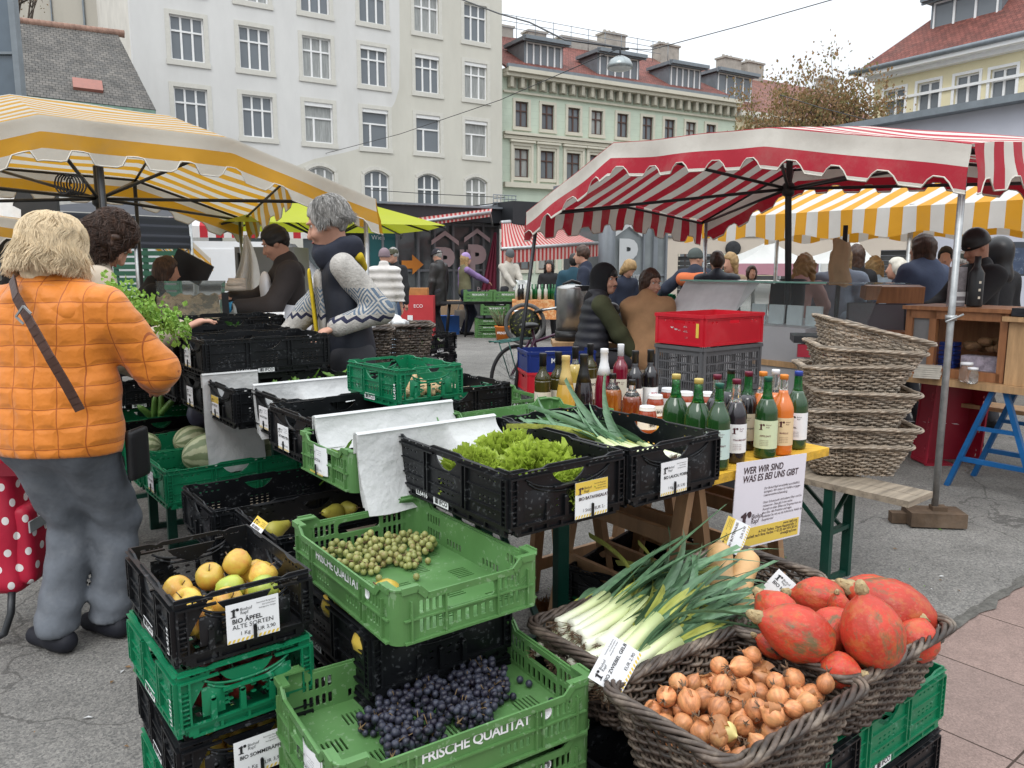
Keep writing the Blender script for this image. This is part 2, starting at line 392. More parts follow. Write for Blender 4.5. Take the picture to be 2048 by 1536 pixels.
def slope(name, pts, m, parent, th=.12):          # a roof plane: eave a, eave b, ridge b, ridge a, with uv in metres
    a, b, c, d = [Vector(p) for p in pts]; e = (b-a).normalized(); n = e.cross(d-a).normalized(); u = n.cross(e)
    me = bpy.data.meshes.new(name); me.from_pydata([a,b,c,d]+[p-n*th for p in (a,b,c,d)], [], [(0,1,2,3),(7,6,5,4),(0,4,5,1),(1,5,6,2),(2,6,7,3),(3,7,4,0)])
    uv = me.uv_layers.new()
    for lp in me.loops:
        q = me.vertices[lp.vertex_index].co-a; uv.data[lp.index].uv = (q.dot(e), q.dot(u))
    me.materials.append(m); return link(name, me, parent)
class Facade:
    def __init__(s, p, q):
        s.o = Vector((p[0], p[1], 0)); d = Vector((q[0]-p[0], q[1]-p[1], 0)); s.len = d.length; s.d = d.normalized(); s.n = Vector((-s.d.y, s.d.x, 0)); s.yaw = math.atan2(s.d.y, s.d.x)
    def hit(s, u, v):
        r = ray(u, v); c = Vector((0,0,CAMH)); t = (s.o-c).dot(s.n)/r.dot(s.n); p = c+r*t
        return (p-s.o).dot(s.d), p.z
    def wall(s, name, m, parent, x0, x1, z0, z1, holes, t=.35, y=0):
        mb = MB(); mb.add(*plate(rect(x0,z0,x1,z1), holes, t), 0, frame((0, y+t/2, 0), (1,0,0), (0,0,1), (0,-1,0)))
        return mb.build(name, m, parent)
_wm = {}
def winmesh(w, h, style, fm):
    k = (round(w,2), round(h,2), style, fm.name)
    if k in _wm: return _wm[k]
    mb, g = MB(), MB(); f = .07
    def bar(x0, z0, x1, z1, d=.07): mb.box(((x0+x1)/2, 0, (z0+z1)/2), (x1-x0, d, z1-z0))
    bar(-w/2,0,-w/2+f,h); bar(w/2-f,0,w/2,h); bar(-w/2+f,0,w/2-f,f); 
    if style == 'arch':
        pts = [(-w/2+w*i/12, h+.16*w*(1-((i-6)/6)**2)*1.3) for i in range(13)]
        for a, b_ in zip(pts, pts[1:]): mb.beam((a[0],0,a[1]-f/2), (b_[0],0,b_[1]-f/2), .07, f+.02)
        top = h+.1
    else: bar(-w/2+f,h-f,w/2-f,h); top = h-f
    if style in ('three', 'arch'):
        tz = h*.66
        for x in (-w/6, w/6): bar(x-.045, f, x+.045, top)
        bar(-w/2+f, tz-.04, w/2-f, tz+.04, .09)
    elif style == 'split':
        tz = h*.62; bar(-w/2+f, tz-.04, w/2-f, tz+.04, .09); bar(-w*.17-.05, f, -w*.17+.05, tz)
    elif style == 'cross':
        tz = h*.64; bar(-w/2+f, tz-.035, w/2-f, tz+.035, .09); bar(-.05, f, .05, top)
    elif style.startswith('bars'):
        n = int(style[4:])
        for i in range(1, n): x = -w/2+w*i/n; bar(x-.05, f, x+.05, top)
    if style == 'arch':
        n = len(pts); g.add([(p[0],.03,p[1]-.03) for p in pts]+[(w/2,.03,.03),(-w/2,.03,.03)], [tuple(range(n+2))])
    else: g.box((0,.03,h/2), (w-.04,.012,h-.04))
    _wm[k] = (mb.mesh('window', fm), g.mesh('pane', G_)); return _wm[k]
def window(parent, s, z, w, h, style, fm=WHT, y=.16, curt=False):
    a, g = winmesh(w, h, style, fm)
    o = link('window', a, parent, (s, y, z)); p = link('pane', g, o)
    if curt: p.material_slots[0].link = 'OBJECT'; p.material_slots[0].material = G2_
    return o
def surround(mb, s, z, w, h, b, d=.05, mi=0, arch=False):
    z1 = z+h
    mb.box((s-w/2-b/2, -d/2, z+h/2), (b, d, h)); mb.box((s+w/2+b/2, -d/2, z+h/2), (b, d, h)); mb.box((s, -d/2-.002, z-b*.6), (w+2*b+.06, d+.07, b*1.2))
    if not arch: mb.box((s, -d/2-.001, z1+b/2), (w+2*b, d, b))
    else:
        P = [(s-w/2-b/2+(w+b)*i/12, z1+.21*w*(1-((i-6)/6)**2)+b*.4) for i in range(13)]
        for p, q in zip(P, P[1:]): mb.beam((p[0],-d/2,p[1]), (q[0],-d/2,q[1]), d, b)
def framing(o, w_, h_, b, d, m, arch=False, y=.16):
    k = (round(w_,2), round(h_,2), b, d, m.name, arch)
    if k not in _wm: mb = MB(); surround(mb, 0, 0, w_, h_, b, d, 0, arch); _wm[k] = mb.mesh('surround', m)
    return link('surround', _wm[k], o, (0,-y,0))
# --- large pale apartment house
F1 = Facade((-17.2,37.4), (-.58,48.2))
b1 = thing('apartment_house', 'tall pale plastered apartment house with white framed windows behind the market', 'building', F1.o, F1.yaw)
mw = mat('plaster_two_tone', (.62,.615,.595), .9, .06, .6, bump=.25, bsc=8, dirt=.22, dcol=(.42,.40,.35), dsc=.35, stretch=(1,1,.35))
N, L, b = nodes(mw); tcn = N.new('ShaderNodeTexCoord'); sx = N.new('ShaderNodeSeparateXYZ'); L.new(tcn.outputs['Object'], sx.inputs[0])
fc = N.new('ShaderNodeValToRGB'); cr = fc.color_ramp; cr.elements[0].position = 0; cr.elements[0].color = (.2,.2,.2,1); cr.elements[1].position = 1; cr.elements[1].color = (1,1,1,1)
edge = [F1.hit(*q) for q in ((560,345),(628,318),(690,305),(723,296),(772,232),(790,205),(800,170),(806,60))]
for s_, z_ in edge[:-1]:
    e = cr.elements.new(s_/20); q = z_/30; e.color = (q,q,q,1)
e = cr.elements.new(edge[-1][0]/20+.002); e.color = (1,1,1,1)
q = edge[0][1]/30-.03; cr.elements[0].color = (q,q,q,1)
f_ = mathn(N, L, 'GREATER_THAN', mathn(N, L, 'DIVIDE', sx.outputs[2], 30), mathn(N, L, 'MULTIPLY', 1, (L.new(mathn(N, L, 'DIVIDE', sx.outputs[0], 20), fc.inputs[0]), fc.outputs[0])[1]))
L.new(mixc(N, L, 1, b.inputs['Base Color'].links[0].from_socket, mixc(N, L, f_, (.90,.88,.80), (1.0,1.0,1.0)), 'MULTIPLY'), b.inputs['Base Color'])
colsx = [F1.hit(u, v)[0] for u, v in ((375,80),(510,100),(634,117),(748,132),(855,148),(952,162))]
holes, W1 = [], []
for i, s in enumerate(colsx):
    for z, st in ((17.1,'three'),(14.1,'three'),(10.95,'three'),(7.75,'split' if i > 1 else 'three'),(4.55,'arch')):
        w_, h_ = (1.5,2.0) if st != 'arch' else (1.45,1.75)
        if st == 'arch':
            P = [(s+w_/2-w_*k/10, z+h_+.2*w_*(1-((k-5)/5)**2)) for k in range(11)]; holes.append([(s-w_/2,z),(s+w_/2,z)]+P)
        else: holes.append(rect(s-w_/2, z, s+w_/2, z+h_))
        W1.append((s, z, w_, h_, st, i))
for s in colsx: holes.append(rect(s-1.1, .4, s+1.1, 2.9))
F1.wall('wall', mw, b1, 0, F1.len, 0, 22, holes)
BEI = mat('beige_trim', (.58,.565,.51), .85, .06)
for s, z, w_, h_, st, i in W1:
    o = window(b1, s, z, w_, h_, st, curt=(i*7+int(z)) % 3 == 0)
    framing(o, w_, h_, .2, .025, BEI, st == 'arch')
    if (st == 'split' or (st == 'three' and i > 2 and z < 12)): mb = MB(); mb.box((0, -.06, h_-.09), (w_-.02, .14, .2)); mb.build('shutter_box', WHT, o)
mb = MB(); mb.box((F1.len/2, .2, 1.6), (F1.len, .02, 2.9)); mb.build('shop_glass', mat('dark_shop', (.10,.115,.12), .15, .2, 1), b1)
mb = MB(); mb.box((F1.len/2, 6, 11), (F1.len-.02, 11.2, 21.9)); mb.build('body', mat('plaster_side', (.60,.57,.51), .9, .1, .7, dirt=.35, dcol=(.35,.32,.27), dsc=.5), b1)
# beige fire wall behind the small house
t = thing('fire_wall_house', 'house with a blank stained beige fire wall above the grey tiled roof', 'building', PD(160,300,54)*1, 0); t.location.z = 0
mb = MB(); mb.box((-.6,5,11.5), (5.6,10,23)); mb.build('wall', mat('firewall', (.44,.41,.35), .92, .12, .8, dirt=.5, dcol=(.25,.23,.2), dsc=.4, stretch=(1,1,.3)), t)
mb = MB(); mb.box((1.0,-.08,12), (.1,.12,22)); mb.box((-1.1,-.06,12), (.07,.1,22)); mb.build('drain_pipe', ZINC, t)
# small house with grey roof
e0, e1 = PD(-60,178,28.5), PD(312,220,31.5); r0, r1 = PD(-60,30,32), PD(234,66,35)
t = thing('small_house', 'low old house with mossy grey tiled roof at upper left', 'building', (e1.x, e1.y, 0), 0)
q = Vector((e1.x, e1.y, 0)); slope('roof', [e0-q, e1-q, r1-q, r0-q], TGRY, t)
mb = MB(); d_ = (e1-e0).normalized(); mb.beam(e0-q-Vector((0,.05,.12)), e1-q-Vector((0,.05,.12)), .14, .16); mb.build('gutter', mat('green_copper', (.16,.25,.2), .6, .2), t)
wl = MB(); a_, b_ = e0-q, e1-q
for P in ([(a_.x,a_.y+.4,0),(b_.x-.3,b_.y+.4,0),(b_.x-.3,b_.y+.4,b_.z-.1),(a_.x,a_.y+.4,a_.z-.1)],): wl.add(P+[(x,y+5,z) for x,y,z in P], [(0,1,2,3),(1,5,6,2),(4,0,3,7),(5,4,7,6)])
wl.build('wall', mat('grey_render', (.45,.44,.41), .9, .1), t)
sk = MB(); c_ = (e0*.36+e1*.64)*.8+(r0*.36+r1*.64)*.2-q; n_ = d_.cross(r0-e0).normalized(); sk.box((0,0,.05),(1.0,.7,.14),0,frame(c_, d_, n_.cross(d_), n_)); sk.build('roof_light', mat('red_brown_sheet',(.3,.12,.09),.5), t)
rd = MB(); 
for i in range(26): p = r0.lerp(r1, i/25)-q; rd.tube([p-d_*.28, p+d_*.28], [.13,.16], 8)
rd.build('ridge_tiles', mat('ridge_tile', (.33,.2,.15), .85, .3, 2), t)
# dark glass tower at the left edge
t = thing('glass_tower', 'narrow dark blue grey glass and metal lift tower at far left edge', 'tower', PD(-30,500,14), 0); t.location.z = 0
gx = PD(31,100,14).x-t.location.x
mb = MB()
for k in range(6): mb.box((gx-1.0, .1, 1+k*1.15), (2.0, .2, 1.12))
mb.build('glass_panel', mat('blue_grey_glass', (.10,.13,.16), .12, .2, 1, spec=.7), t)
mb = MB(); mb.box((gx+.04,-.02,3.6),(.1,.14,7.4)); [mb.box((gx-1.0,-.03,.42+k*1.15),(2.0,.06,.04)) for k in range(7)]; mb.beam((gx-2,-.1,4.35),(gx+.12,-.1,4.27),.03,.03); mb.build('frame', ZINC, t)
# --- mint green old house with red mansard
F2 = Facade((-.55,49.2), (16.1,58.9))
b2 = thing('mint_house', 'mint green old town house with bracketed cornice and red roof with dormers', 'building', F2.o, F2.yaw)
mg = mat('mint_plaster', (.49,.56,.46), .9, .08, .8, dirt=.25, dcol=(.6,.6,.5), dsc=.7)
N, L, b = nodes(mg); tcn = N.new('ShaderNodeTexCoord'); sp2 = N.new('ShaderNodeSeparateXYZ'); L.new(tcn.outputs['Object'], sp2.inputs[0])
wv = mathn(N, L, 'LESS_THAN', mathn(N, L, 'FRACT', mathn(N, L, 'MULTIPLY', sp2.outputs[2], 2.4)), .06)
L.new(mixc(N, L, mathn(N, L, 'MULTIPLY', wv, .25), b.inputs['Base Color'].links[0].from_socket, (.3,.35,.3)), b.inputs['Base Color'])
CRM = mat('cream_stucco', (.56,.53,.44), .85, .1, 2, dirt=.3, dcol=(.35,.33,.28), dsc=2)
zc = F2.hit(1200,165)[1]; za = F2.hit(1120,198)[1]
rowA = [F2.hit(u,v) for u,v in ((1043,253),(1095,258),(1147,266),(1193,270),(1244,276),(1294,281),(1338,285),(1380,290),(1420,295))]
zA = sum(q[1] for q in rowA[:5])/5; zB = F2.hit(1094,358)[1]; zb = F2.hit(1094,277)[1]; hA, hB = F2.hit(1094,208)[1]-F2.hit(1094,258)[1], F2.hit(1094,302)[1]-F2.hit(1094,358)[1]
holes, tr = [], MB(); Ws = []
for i, (s, _) in enumerate(rowA):
    for z, h_, w_ in ((zA,hA,.92),(zB,hB,1.05),(1.2,2.2,1.3)):
        holes.append(rect(s-w_/2, z, s+w_/2, z+h_)); Ws.append((s,z,w_,h_))
    tr.box((s,-.12,zB+hB+.42),(1.75,.3,.12)); tr.box((s,-.07,zB+hB+.28),(1.3,.15,.22))
    for dx in (-.72,.72): tr.box((s+dx,-.08,zB+hB*.5-.1),(.16,.12,hB+.9))
F2.wall('wall', mg, b2, -.05, F2.len, 0, zc, holes)
for z, d, hh in ((zc-.12,.75,.24),(zc-.36,.55,.2),(za+.05,.14,.12),(zb+.1,.3,.16),(zb-.12,.18,.2),(F2.hit(1060,372)[1],.28,.3)): tr.box((F2.len/2,-d/2,z),(F2.len,d,hh))
tr.build('stucco_trim', CRM, b2)
bk = MB(); n = 26
for i in range(n): x = .4+(F2.len-.8)*i/(n-1); bk.box((x,-.25,(zc+za)/2-.08),(.22,.42,.62)); bk.box((x+.33,-.06,(zc+za)/2-.1),(.3,.1,.55))
bk.build('cornice_bracket', mat('grey_stucco', (.40,.38,.31), .9, .2, 3), b2)
for j, (s,z,w_,h_) in enumerate(Ws): framing(window(b2, s, z, w_, h_, 'cross', BRN, .12, curt=j % 4 == 1), w_, h_, .17, .07, CRM, y=.12)
mb = MB(); mb.box((F2.len/2,5.6,zc/2),(F2.len-.04,10,zc-.1)); mb.build('body', CRM, b2)
zr = zc+3.9; y1 = 6.5
slope('roof', [(-.05,-.5,zc+.05),(F2.len,-.5,zc+.05),(F2.len-2.2,y1,zr),(-.05,y1,zr)], TRED, b2)
mb = MB(); mb.beam((-.05,-.62,zc+.08),(F2.len,-.62,zc+.08),.2,.2); mb.build('gutter', ZINC, b2)
def dormer(parent, s, y, z, w_, h_, d, n, mroof=ZINC):
    o = MB(); o.box((0,d/2-.3,h_+.14),(w_+.7,d+.6,.22)); o.box((0,-.35,h_+.12),(w_+.8,.1,.34)); o.box((-w_/2-.06,d/2,h_/2),(.12,d,h_)); o.box((w_/2+.06,d/2,h_/2),(.12,d,h_)); o = o.build('dormer', mroof, parent, (s,y,z))
    window(o, 0, .05, w_-.02, h_-.05, 'bars%d' % n, y=-.02)
for u, v, wd in ((1095,142,2.6),(1246,165,3.2),(1380,187,2.7)):
    s, _ = F2.hit(u,v); yy = .75; zz = zc+.05+(yy+.5)*(3.85/7); dormer(b2, s+.2, yy, zz-.25, wd, 1.5, 2.2, 5)
CHP = mat('chimney_plaster',(.42,.40,.36),.9,.15,2,dirt=.4,dcol=(.2,.18,.16),dsc=1.5)
for u0, u1, hh in ((1028,1118,1.0),(1148,1182,1.0),(1212,1295,1.0)):
    ch = MB(); s0, s1 = F2.hit(u0,80)[0]*1.11, F2.hit(u1,90)[0]*1.11; ch.box(((s0+s1)/2,y1+.3,zr-.1),(s1-s0,.9,1.4)); ch.box(((s0+s1)/2,y1+.3,zr+.62),(s1-s0+.2,1.1,.12)); ch.build('chimney', CHP, b2)
rl = MB()
for k in range(3): rl.tube([(0,y1-.5,zr+.75+.4*k-.3),(F2.len-2,y1-.5,zr+.75+.4*k-.3)],.022,5)
for k in range(13): x = 1.5*k; rl.tube([(x,y1-.5,zr-.2),(x,y1-.5,zr+1.3)],.025,5)
rl.build('roof_railing', ZINC, b2)
# --- the next house along, yellow with brown red roof, behind the tree
F3 = Facade((16.2,59.0), (34,70.5))
b3 = thing('far_yellow_house', 'long pale yellow house with ribbed red brown roof behind the tree', 'building', F3.o, F3.yaw)
z3 = F3.hit(1480,222)[1]; F3.wall('wall', mat('pale_yellow_plaster',(.62,.55,.38),.9,.06,1), b3, 0, F3.len, 0, z3, [])
zr3 = z3+5.3
slope('roof', [(0,-.4,z3),(F3.len,-.4,z3),(F3.len,8.5,zr3),(-4.4,8.5,zr3)], tiles('brown_roof_tiles',(.19,.085,.065),.3,.45,.3), b3)
mb = MB(); mb.box((F3.len/2,-.25,z3-.2),(F3.len,.5,.4)); mb.box((F3.len/2,-.1,z3-1.4),(F3.len,.2,.15)); mb.build('cornice', mat('white_stucco',(.62,.60,.54),.85), b3)
s_, _ = F3.hit(1487,190); dormer(b3, s_+.8, 1.6, z3+1.1, 3.6, 1.8, 3, 4)
CHB = mat('chimney_brick',(.36,.33,.29),.9,.2,2)
for u in (1383,1482,1598,1640,1780): ch = MB(); s_ = F3.hit(u,150)[0]*1.14+.3; ch.box((s_,8.2,zr3+.2),(2.0,1.0,1.5)); ch.box((s_,8.2,zr3+.98),(2.2,1.2,.14)); [ch.tube([(s_-.7+.45*k,8.2,zr3+1.0),(s_-.7+.45*k,8.2,zr3+1.3)],.12,6) for k in range(3)]; ch.build('chimney', CHB, b3)
for k in range(7): window(b3, 2+k*2.5, z3-4.6, 1.1, 2.0, 'cross', WHT, -.03)
# --- yellow corner house on the right
P0, P1 = PD(1738,170,40), PD(2330,60,30)
F4 = Facade((P0.x,P0.y), (P1.x,P1.y))
b4 = thing('yellow_corner_house', 'light yellow corner house with white windows and red hipped roof at right', 'building', F4.o, F4.yaw)
YLW = mat('light_yellow_plaster', (.72,.65,.43), .9, .05, .8)
z4 = F4.hit(1745,158)[1]; hs = []; W4 = []; tr = MB()
for u, v0, v1 in ((1790,178,232),(1858,163,221),(1935,148,208),(2008,135,200),(2105,118,190)):
    s_, zt = F4.hit(u,v0); zb4 = F4.hit(u,v1)[1]; W4.append((s_,zb4,1.05,zt-zb4)); hs.append(rect(s_-.53,zb4,s_+.52,zt))
F4.wall('wall', YLW, b4, .3, F4.len, 0, z4, hs)
for q in W4: framing(window(b4, *q, 'cross'), q[2], q[3], .12, .04, WHT)
tr.box((F4.len/2+.1,-.35,z4+.12),(F4.len,.9,.22)); tr.box((F4.len/2+.1,-.15,z4-.08),(F4.len,.4,.18)); tr.box((F4.len/2+.1,-.05,z4-1.15),(F4.len,.1,.12)); tr.build('white_trim', WHT, b4)
mb = MB(); mb.box((F4.len/2+.2,6.4,z4/2),(F4.len-.2,12,z4-.1)); mb.add(*plate([(0,-.2),(.5,-.2),(.5,z4),(0,z4)],[],.1),0,frame((.28,.2,0),(0,1,0),(0,0,1))); mb.build('body', YLW, b4)
slope('roof', [(-.4,-.75,z4+.25),(F4.len,-.75,z4+.25),(F4.len,6.5,z4+7.6),(7.5,6.5,z4+7.6)], TRED, b4)
slope('roof', [(-.4,13,z4+.25),(-.4,-.75,z4+.25),(7.5,6.5,z4+7.6),(7.5,6.6,z4+7.6)], TRED, b4)
mb = MB(); mb.tube([(-.5,-.85,z4+.28),(F4.len,-.85,z4+.28)],.12,8); mb.build('gutter', ZINC, b4)
s_, _ = F4.hit(1915,95); dormer(b4, s_-.3, .9, z4+1.3, 2.9, 1.7, 3, 3)
# --- low lilac grey market building on the right
P0, P1 = PD(1560,440,30), PD(2300,440,20)
F5 = Facade((P0.x,P0.y), (P1.x,P1.y))
b5 = thing('lilac_block', 'low flat roofed lilac grey block with small windows behind the red canopy', 'building', F5.o, F5.yaw)
LIL = mat('lilac_plaster', (.50,.51,.57), .9, .05, 1)
z5 = F5.hit(1740,257)[1]; hs = []; W5 = []
for u, v0, v1 in ((1628,372,408),(1702,355,395),(1795,340,392),(1870,335,388),(1960,330,386)):
    s_, zt = F5.hit(u,v0); zb5 = F5.hit(u,v1)[1]; W5.append((s_,zb5,1.25,zt-zb5)); hs.append(rect(s_-.62,zb5,s_+.62,zt))
F5.wall('wall', LIL, b5, 0, F5.len, 0, z5, hs)
for q in W5: window(b5, *q, 'bars1')
mb = MB(); mb.box((F5.len/2,-.05,z5+.1),(F5.len+.1,.9,.2)); mb.build('parapet_cap', ZINC, b5)
mb = MB(); mb.box((F5.len/2,3.5,z5/2),(F5.len-.1,6.2,z5-.1)); mb.build('body', LIL, b5)
# ---------------------------------------------------------------- crates
BLK = mat('black_plastic', (.0045,.0052,.0065), .42, .35, 5, bump=.05, bsc=30, spec=.38, dirt=.13, dcol=(.05,.052,.055), dsc=9)
GRN = mat('green_plastic', (.003,.155,.066), .4, .16, 5, dirt=.18, dcol=(.03,.1,.06), dsc=8)
OLV = mat('leaf_green_plastic', (.085,.20,.062), .45, .16, 5, dirt=.3, dcol=(.16,.27,.13), dsc=6)
def scuff(m, c, amt=.5):
    N, L, bs = nodes(m); tc = N.new('ShaderNodeTexCoord'); mp = N.new('ShaderNodeMapping'); mp.inputs['Scale'].default_value = (1,1,.22); mp.inputs['Rotation'].default_value = (.5,.7,0); L.new(tc.outputs['Object'], mp.inputs[0]); nz = N.new('ShaderNodeTexNoise'); nz.inputs['Scale'].default_value = 85; nz.inputs['Detail'].default_value = 3; L.new(mp.outputs[0], nz.inputs['Vector'])
    n2 = N.new('ShaderNodeTexNoise'); n2.inputs['Scale'].default_value = 9; n2.inputs['Detail'].default_value = 5; L.new(tc.outputs['Object'], n2.inputs['Vector']); q = mathn(N,L,'MULTIPLY',mathn(N,L,'GREATER_THAN',nz.outputs[0],.61),mathn(N,L,'GREATER_THAN',n2.outputs[0],.5)); L.new(mixc(N,L,mathn(N,L,'MULTIPLY',q,amt),bs.inputs['Base Color'].links[0].from_socket,c), bs.inputs['Base Color'])
scuff(BLK,(.08,.085,.09)); scuff(GRN,(.10,.28,.19)); scuff(OLV,(.22,.33,.19))
STK = mat('white_sticker', (.72,.73,.73), .5, .06, 20)
INK = mat('black_ink', (.02,.02,.022), .6, 0)
def slotgrid(x0, x1, nx, z0, z1, nz, w, h, r=.002): 
    return [rrect(x0+(x1-x0)*(i+.5)/nx-w/2, z0+(z1-z0)*(j+.5)/nz-h/2, x0+(x1-x0)*(i+.5)/nx+w/2, z0+(z1-z0)*(j+.5)/nz+h/2, r, 1) for i in range(nx) for j in range(nz)]
def handle(c, z1, w, h): return [(c-w/2,z1),(c-w/2+.012,z1-h*.45),(c-w/2+.035,z1-h*.9),(c-w/2+.05,z1-h),(c+w/2-.05,z1-h),(c+w/2-.035,z1-h*.9),(c+w/2-.012,z1-h*.45),(c+w/2,z1)]
def ifco_panel(W, h, end):
    b = .028; top = h-.003
    hw = .115
    holes = [handle(0, h-.028, hw, .034)]
    if end:
        holes += slotgrid(-W/2+.06, -W/2+.115, 2, .05, h-.075, 3, .013, .0055); holes += slotgrid(W/2-.115, W/2-.06, 2, .05, h-.075, 3, .013, .0055)
        holes += slotgrid(-.05, .05, 4, .052, .085, 2, .012, .005)
    else:
        for c in ((-W/3, 0, W/3) if W > .5 else (-W*.31, 0, W*.31)):
            holes += slotgrid(c-.045, c+.045, 4, .045, h-.085, 4, .012, .005)
            if c: holes += slotgrid(c-.045, c+.045, 4, h-.055, h-.03, 1, .011, .005)
    holes += slotgrid(-W/2+.03, -hw/2-.01, 5, h-.0205, h-.0115, 1, .013, .0055) + slotgrid(hw/2+.01, W/2-.03, 5, h-.0205, h-.0115, 1, .013, .0055)
    dip = .007
    out = [(-W/2+.004,b),(W/2-.004,b),(W/2-.004,top),(W/2-.05,top),(W/2-.07,top-dip),(hw/2+.03,top-dip),(hw/2+.01,top),(-hw/2-.01,top),(-hw/2-.03,top-dip),(-W/2+.07,top-dip),(-W/2+.05,top),(-W/2+.004,top)]
    mb = MB(); mb.add(*plate(out, holes, .005))
    # ribs on the outside (local +z is outward)
    def rib(x0, z0, x1, z1, d=.006): mb.box(((x0+x1)/2, (z0+z1)/2, .0025+d/2), (abs(x1-x0), abs(z1-z0), d))
    rib(-W/2+.004, h-.028, -hw/2-.004, h-.0235, .008); rib(hw/2+.004, h-.028, W/2-.004, h-.0235, .008)
    rib(-W/2+.004, h-.0095, W/2-.004, h-.0065-.004, .008)
    rib(-W/2+.004, b, W/2-.004, b+.004, .007)
    for sgn in (-1, 1):
        e = sgn*(W/2-.004)
        for q in (.0, .019): rib(e-sgn*q, b+.004, e-sgn*(q+.004), h-.028, .009)
        for j in range(7): z = b+.012+j*(h-.06-b)/6.5; rib(e-sgn*.004, z, e-sgn*.019, z+.003, .007)
    if not end:
        xs = (-W/6-.012, -W/6+.006, W/6-.012, W/6+.006) if W > .5 else (-W*.17-.01, -W*.17+.006, W*.17-.01, W*.17+.006)
        for x in xs: rib(x, b+.004, x+.005, h-.028, .008)
        for z in (b+.035, h-.07): 
            for a, c in ((-W/2+.023, xs[0]), (xs[1]+.005, xs[2]), (xs[3]+.005, W/2-.023)): rib(a, z, c, z+.003, .005)
    else:
        for off, d in ((0, .010), (.014, .006)):
            n = 14; P = [((W/2-.055-off*.6)*t, h-.032-off*.8-(h-.030-.078)*max(0, 1-abs(t)**2.4)**.8*.52, .004) for t in [-1+2*i/n for i in range(n+1)]]
            mb.tube(P, .0032, 5, smooth=True)
        for z in (h-.062,): rib(-.055, z-.005, .055, z, .012)
        for x in (-.082, .045, -.02): rib(x, b+.004, x+.012, b+.052, .010); mb.lathe([(.006,0),(.006,.010)], 8, 0, Matrix.Translation((x+.006, b+.052, .0025)))
        for sgn in (-1,1): mb.grid(lambda u, v: (sgn*(.05+u*(W/2-.10)), b+.012+v*(h*.42), .003+.007*math.sin(PI*u)*math.sin(PI*v)), 6, 5)
    return mb
_crate = {}
def ifco(kind, col):
    L_, W_, h = dict(big=(.595,.395,.177), small=(.395,.295,.154))[kind]
    m = dict(black=BLK, green=GRN)[col]
    root = bpy.data.objects.new(col+'_crate', None); C.objects.link(root); root.empty_display_size = .1
    mb = MB(); mb.add(*plate(rect(-L_/2+.008,-W_/2+.008,L_/2-.008,W_/2-.008), slotgrid(-L_/2+.04,L_/2-.04,10 if kind=='big' else 7,-W_/2+.04,W_/2-.04,8 if kind=='big' else 6,.03,.012), .006), 0, Matrix.Translation((0,0,.015)))
    for sx_, sy_, ln, rot in ((0,-1,L_,0),(0,1,L_,0),(-1,0,W_,1),(1,0,W_,1)):
        T = Matrix.Translation((sx_*(L_/2-.006), sy_*(W_/2-.006), 0)) @ (rotz(PI/2) if rot else Matrix.Identity(4))
        mb.box((0,0,.024),(ln-(.0 if not rot else .026),.012,.008),0,T); mb.box((0,0,.004),(ln-.03-(.0 if not rot else .026),.010,.006),0,T)
        n = 8 if ln > .35 else 5
        for i in range(n): mb.box((-ln/2+.03+(ln-.06)*i/(n-1),0,.0135),(.02 if i in (0,n-1) else .006,.011,.013),0,T)
        mb.box((0,.004 if (sy_ < 0 or sx_ > 0) else -.004,.0135),(ln-.03,.002,.013),0,T)
    mb.build('base', m, root)
    kl, ke = (kind,col,'l'), (kind,col,'e')
    if kl not in _crate: _crate[kl] = ifco_panel(L_, h, False).mesh('side_panel', m); _crate[ke] = ifco_panel(W_, h, True).mesh('end_panel', m)
    for sgn in (-1, 1):
        o = link('side_panel', _crate[kl], root); o.matrix_local = frame((0,sgn*(W_/2-.006),0), (-sgn,0,0), (0,0,1), (0,sgn,0))
        e = link('end_panel', _crate[ke], root); e.matrix_local = frame((sgn*(L_/2-.006),0,0), (0,sgn,0), (0,0,1), (sgn,0,0))
        k = (kind,col,'s')
        if k not in _crate:
            st = MB(); st.box((.0,0,.0),(.078,.023,.001)); st.text('IFCO', .019, Matrix.Translation((-.008,-.0065,.0009)), 1, .03); [st.box((-.03+.004*i,0,.0008),(.0016+.001*(i%3),.015,.0006),1) for i in range(5)]
            _crate[k] = st.mesh('sticker', [STK, INK])
            tx = MB(); tx.text('LL6416' if kind == 'big' else 'LL4314', .022 if kind=='big' else .02, Matrix.Identity(4), 0, .02); _crate[(kind,col,'t')] = tx.mesh('stencil_number', STK)
        s_ = link('sticker', _crate[k], root); s_.matrix_local = frame((sgn*.02,sgn*(W_/2+.0015),.019 if kind == 'big' else .022), (-sgn,0,0), (0,0,1), (0,sgn,0))
        if kind == 'big': n_ = link('stencil_number', _crate[(kind,col,'t')], root); n_.matrix_local = frame((sgn*.16,sgn*(W_/2+.001),.012), (-sgn,0,0), (0,0,1), (0,sgn,0))
        else: n_ = link('stencil_number', _crate[(kind,col,'t')], root); n_.matrix_local = frame((-sgn*(L_/2-.012),sgn*(W_/2+.009),.035), (0,0,1), (sgn,0,0), (0,sgn,0))
    return root
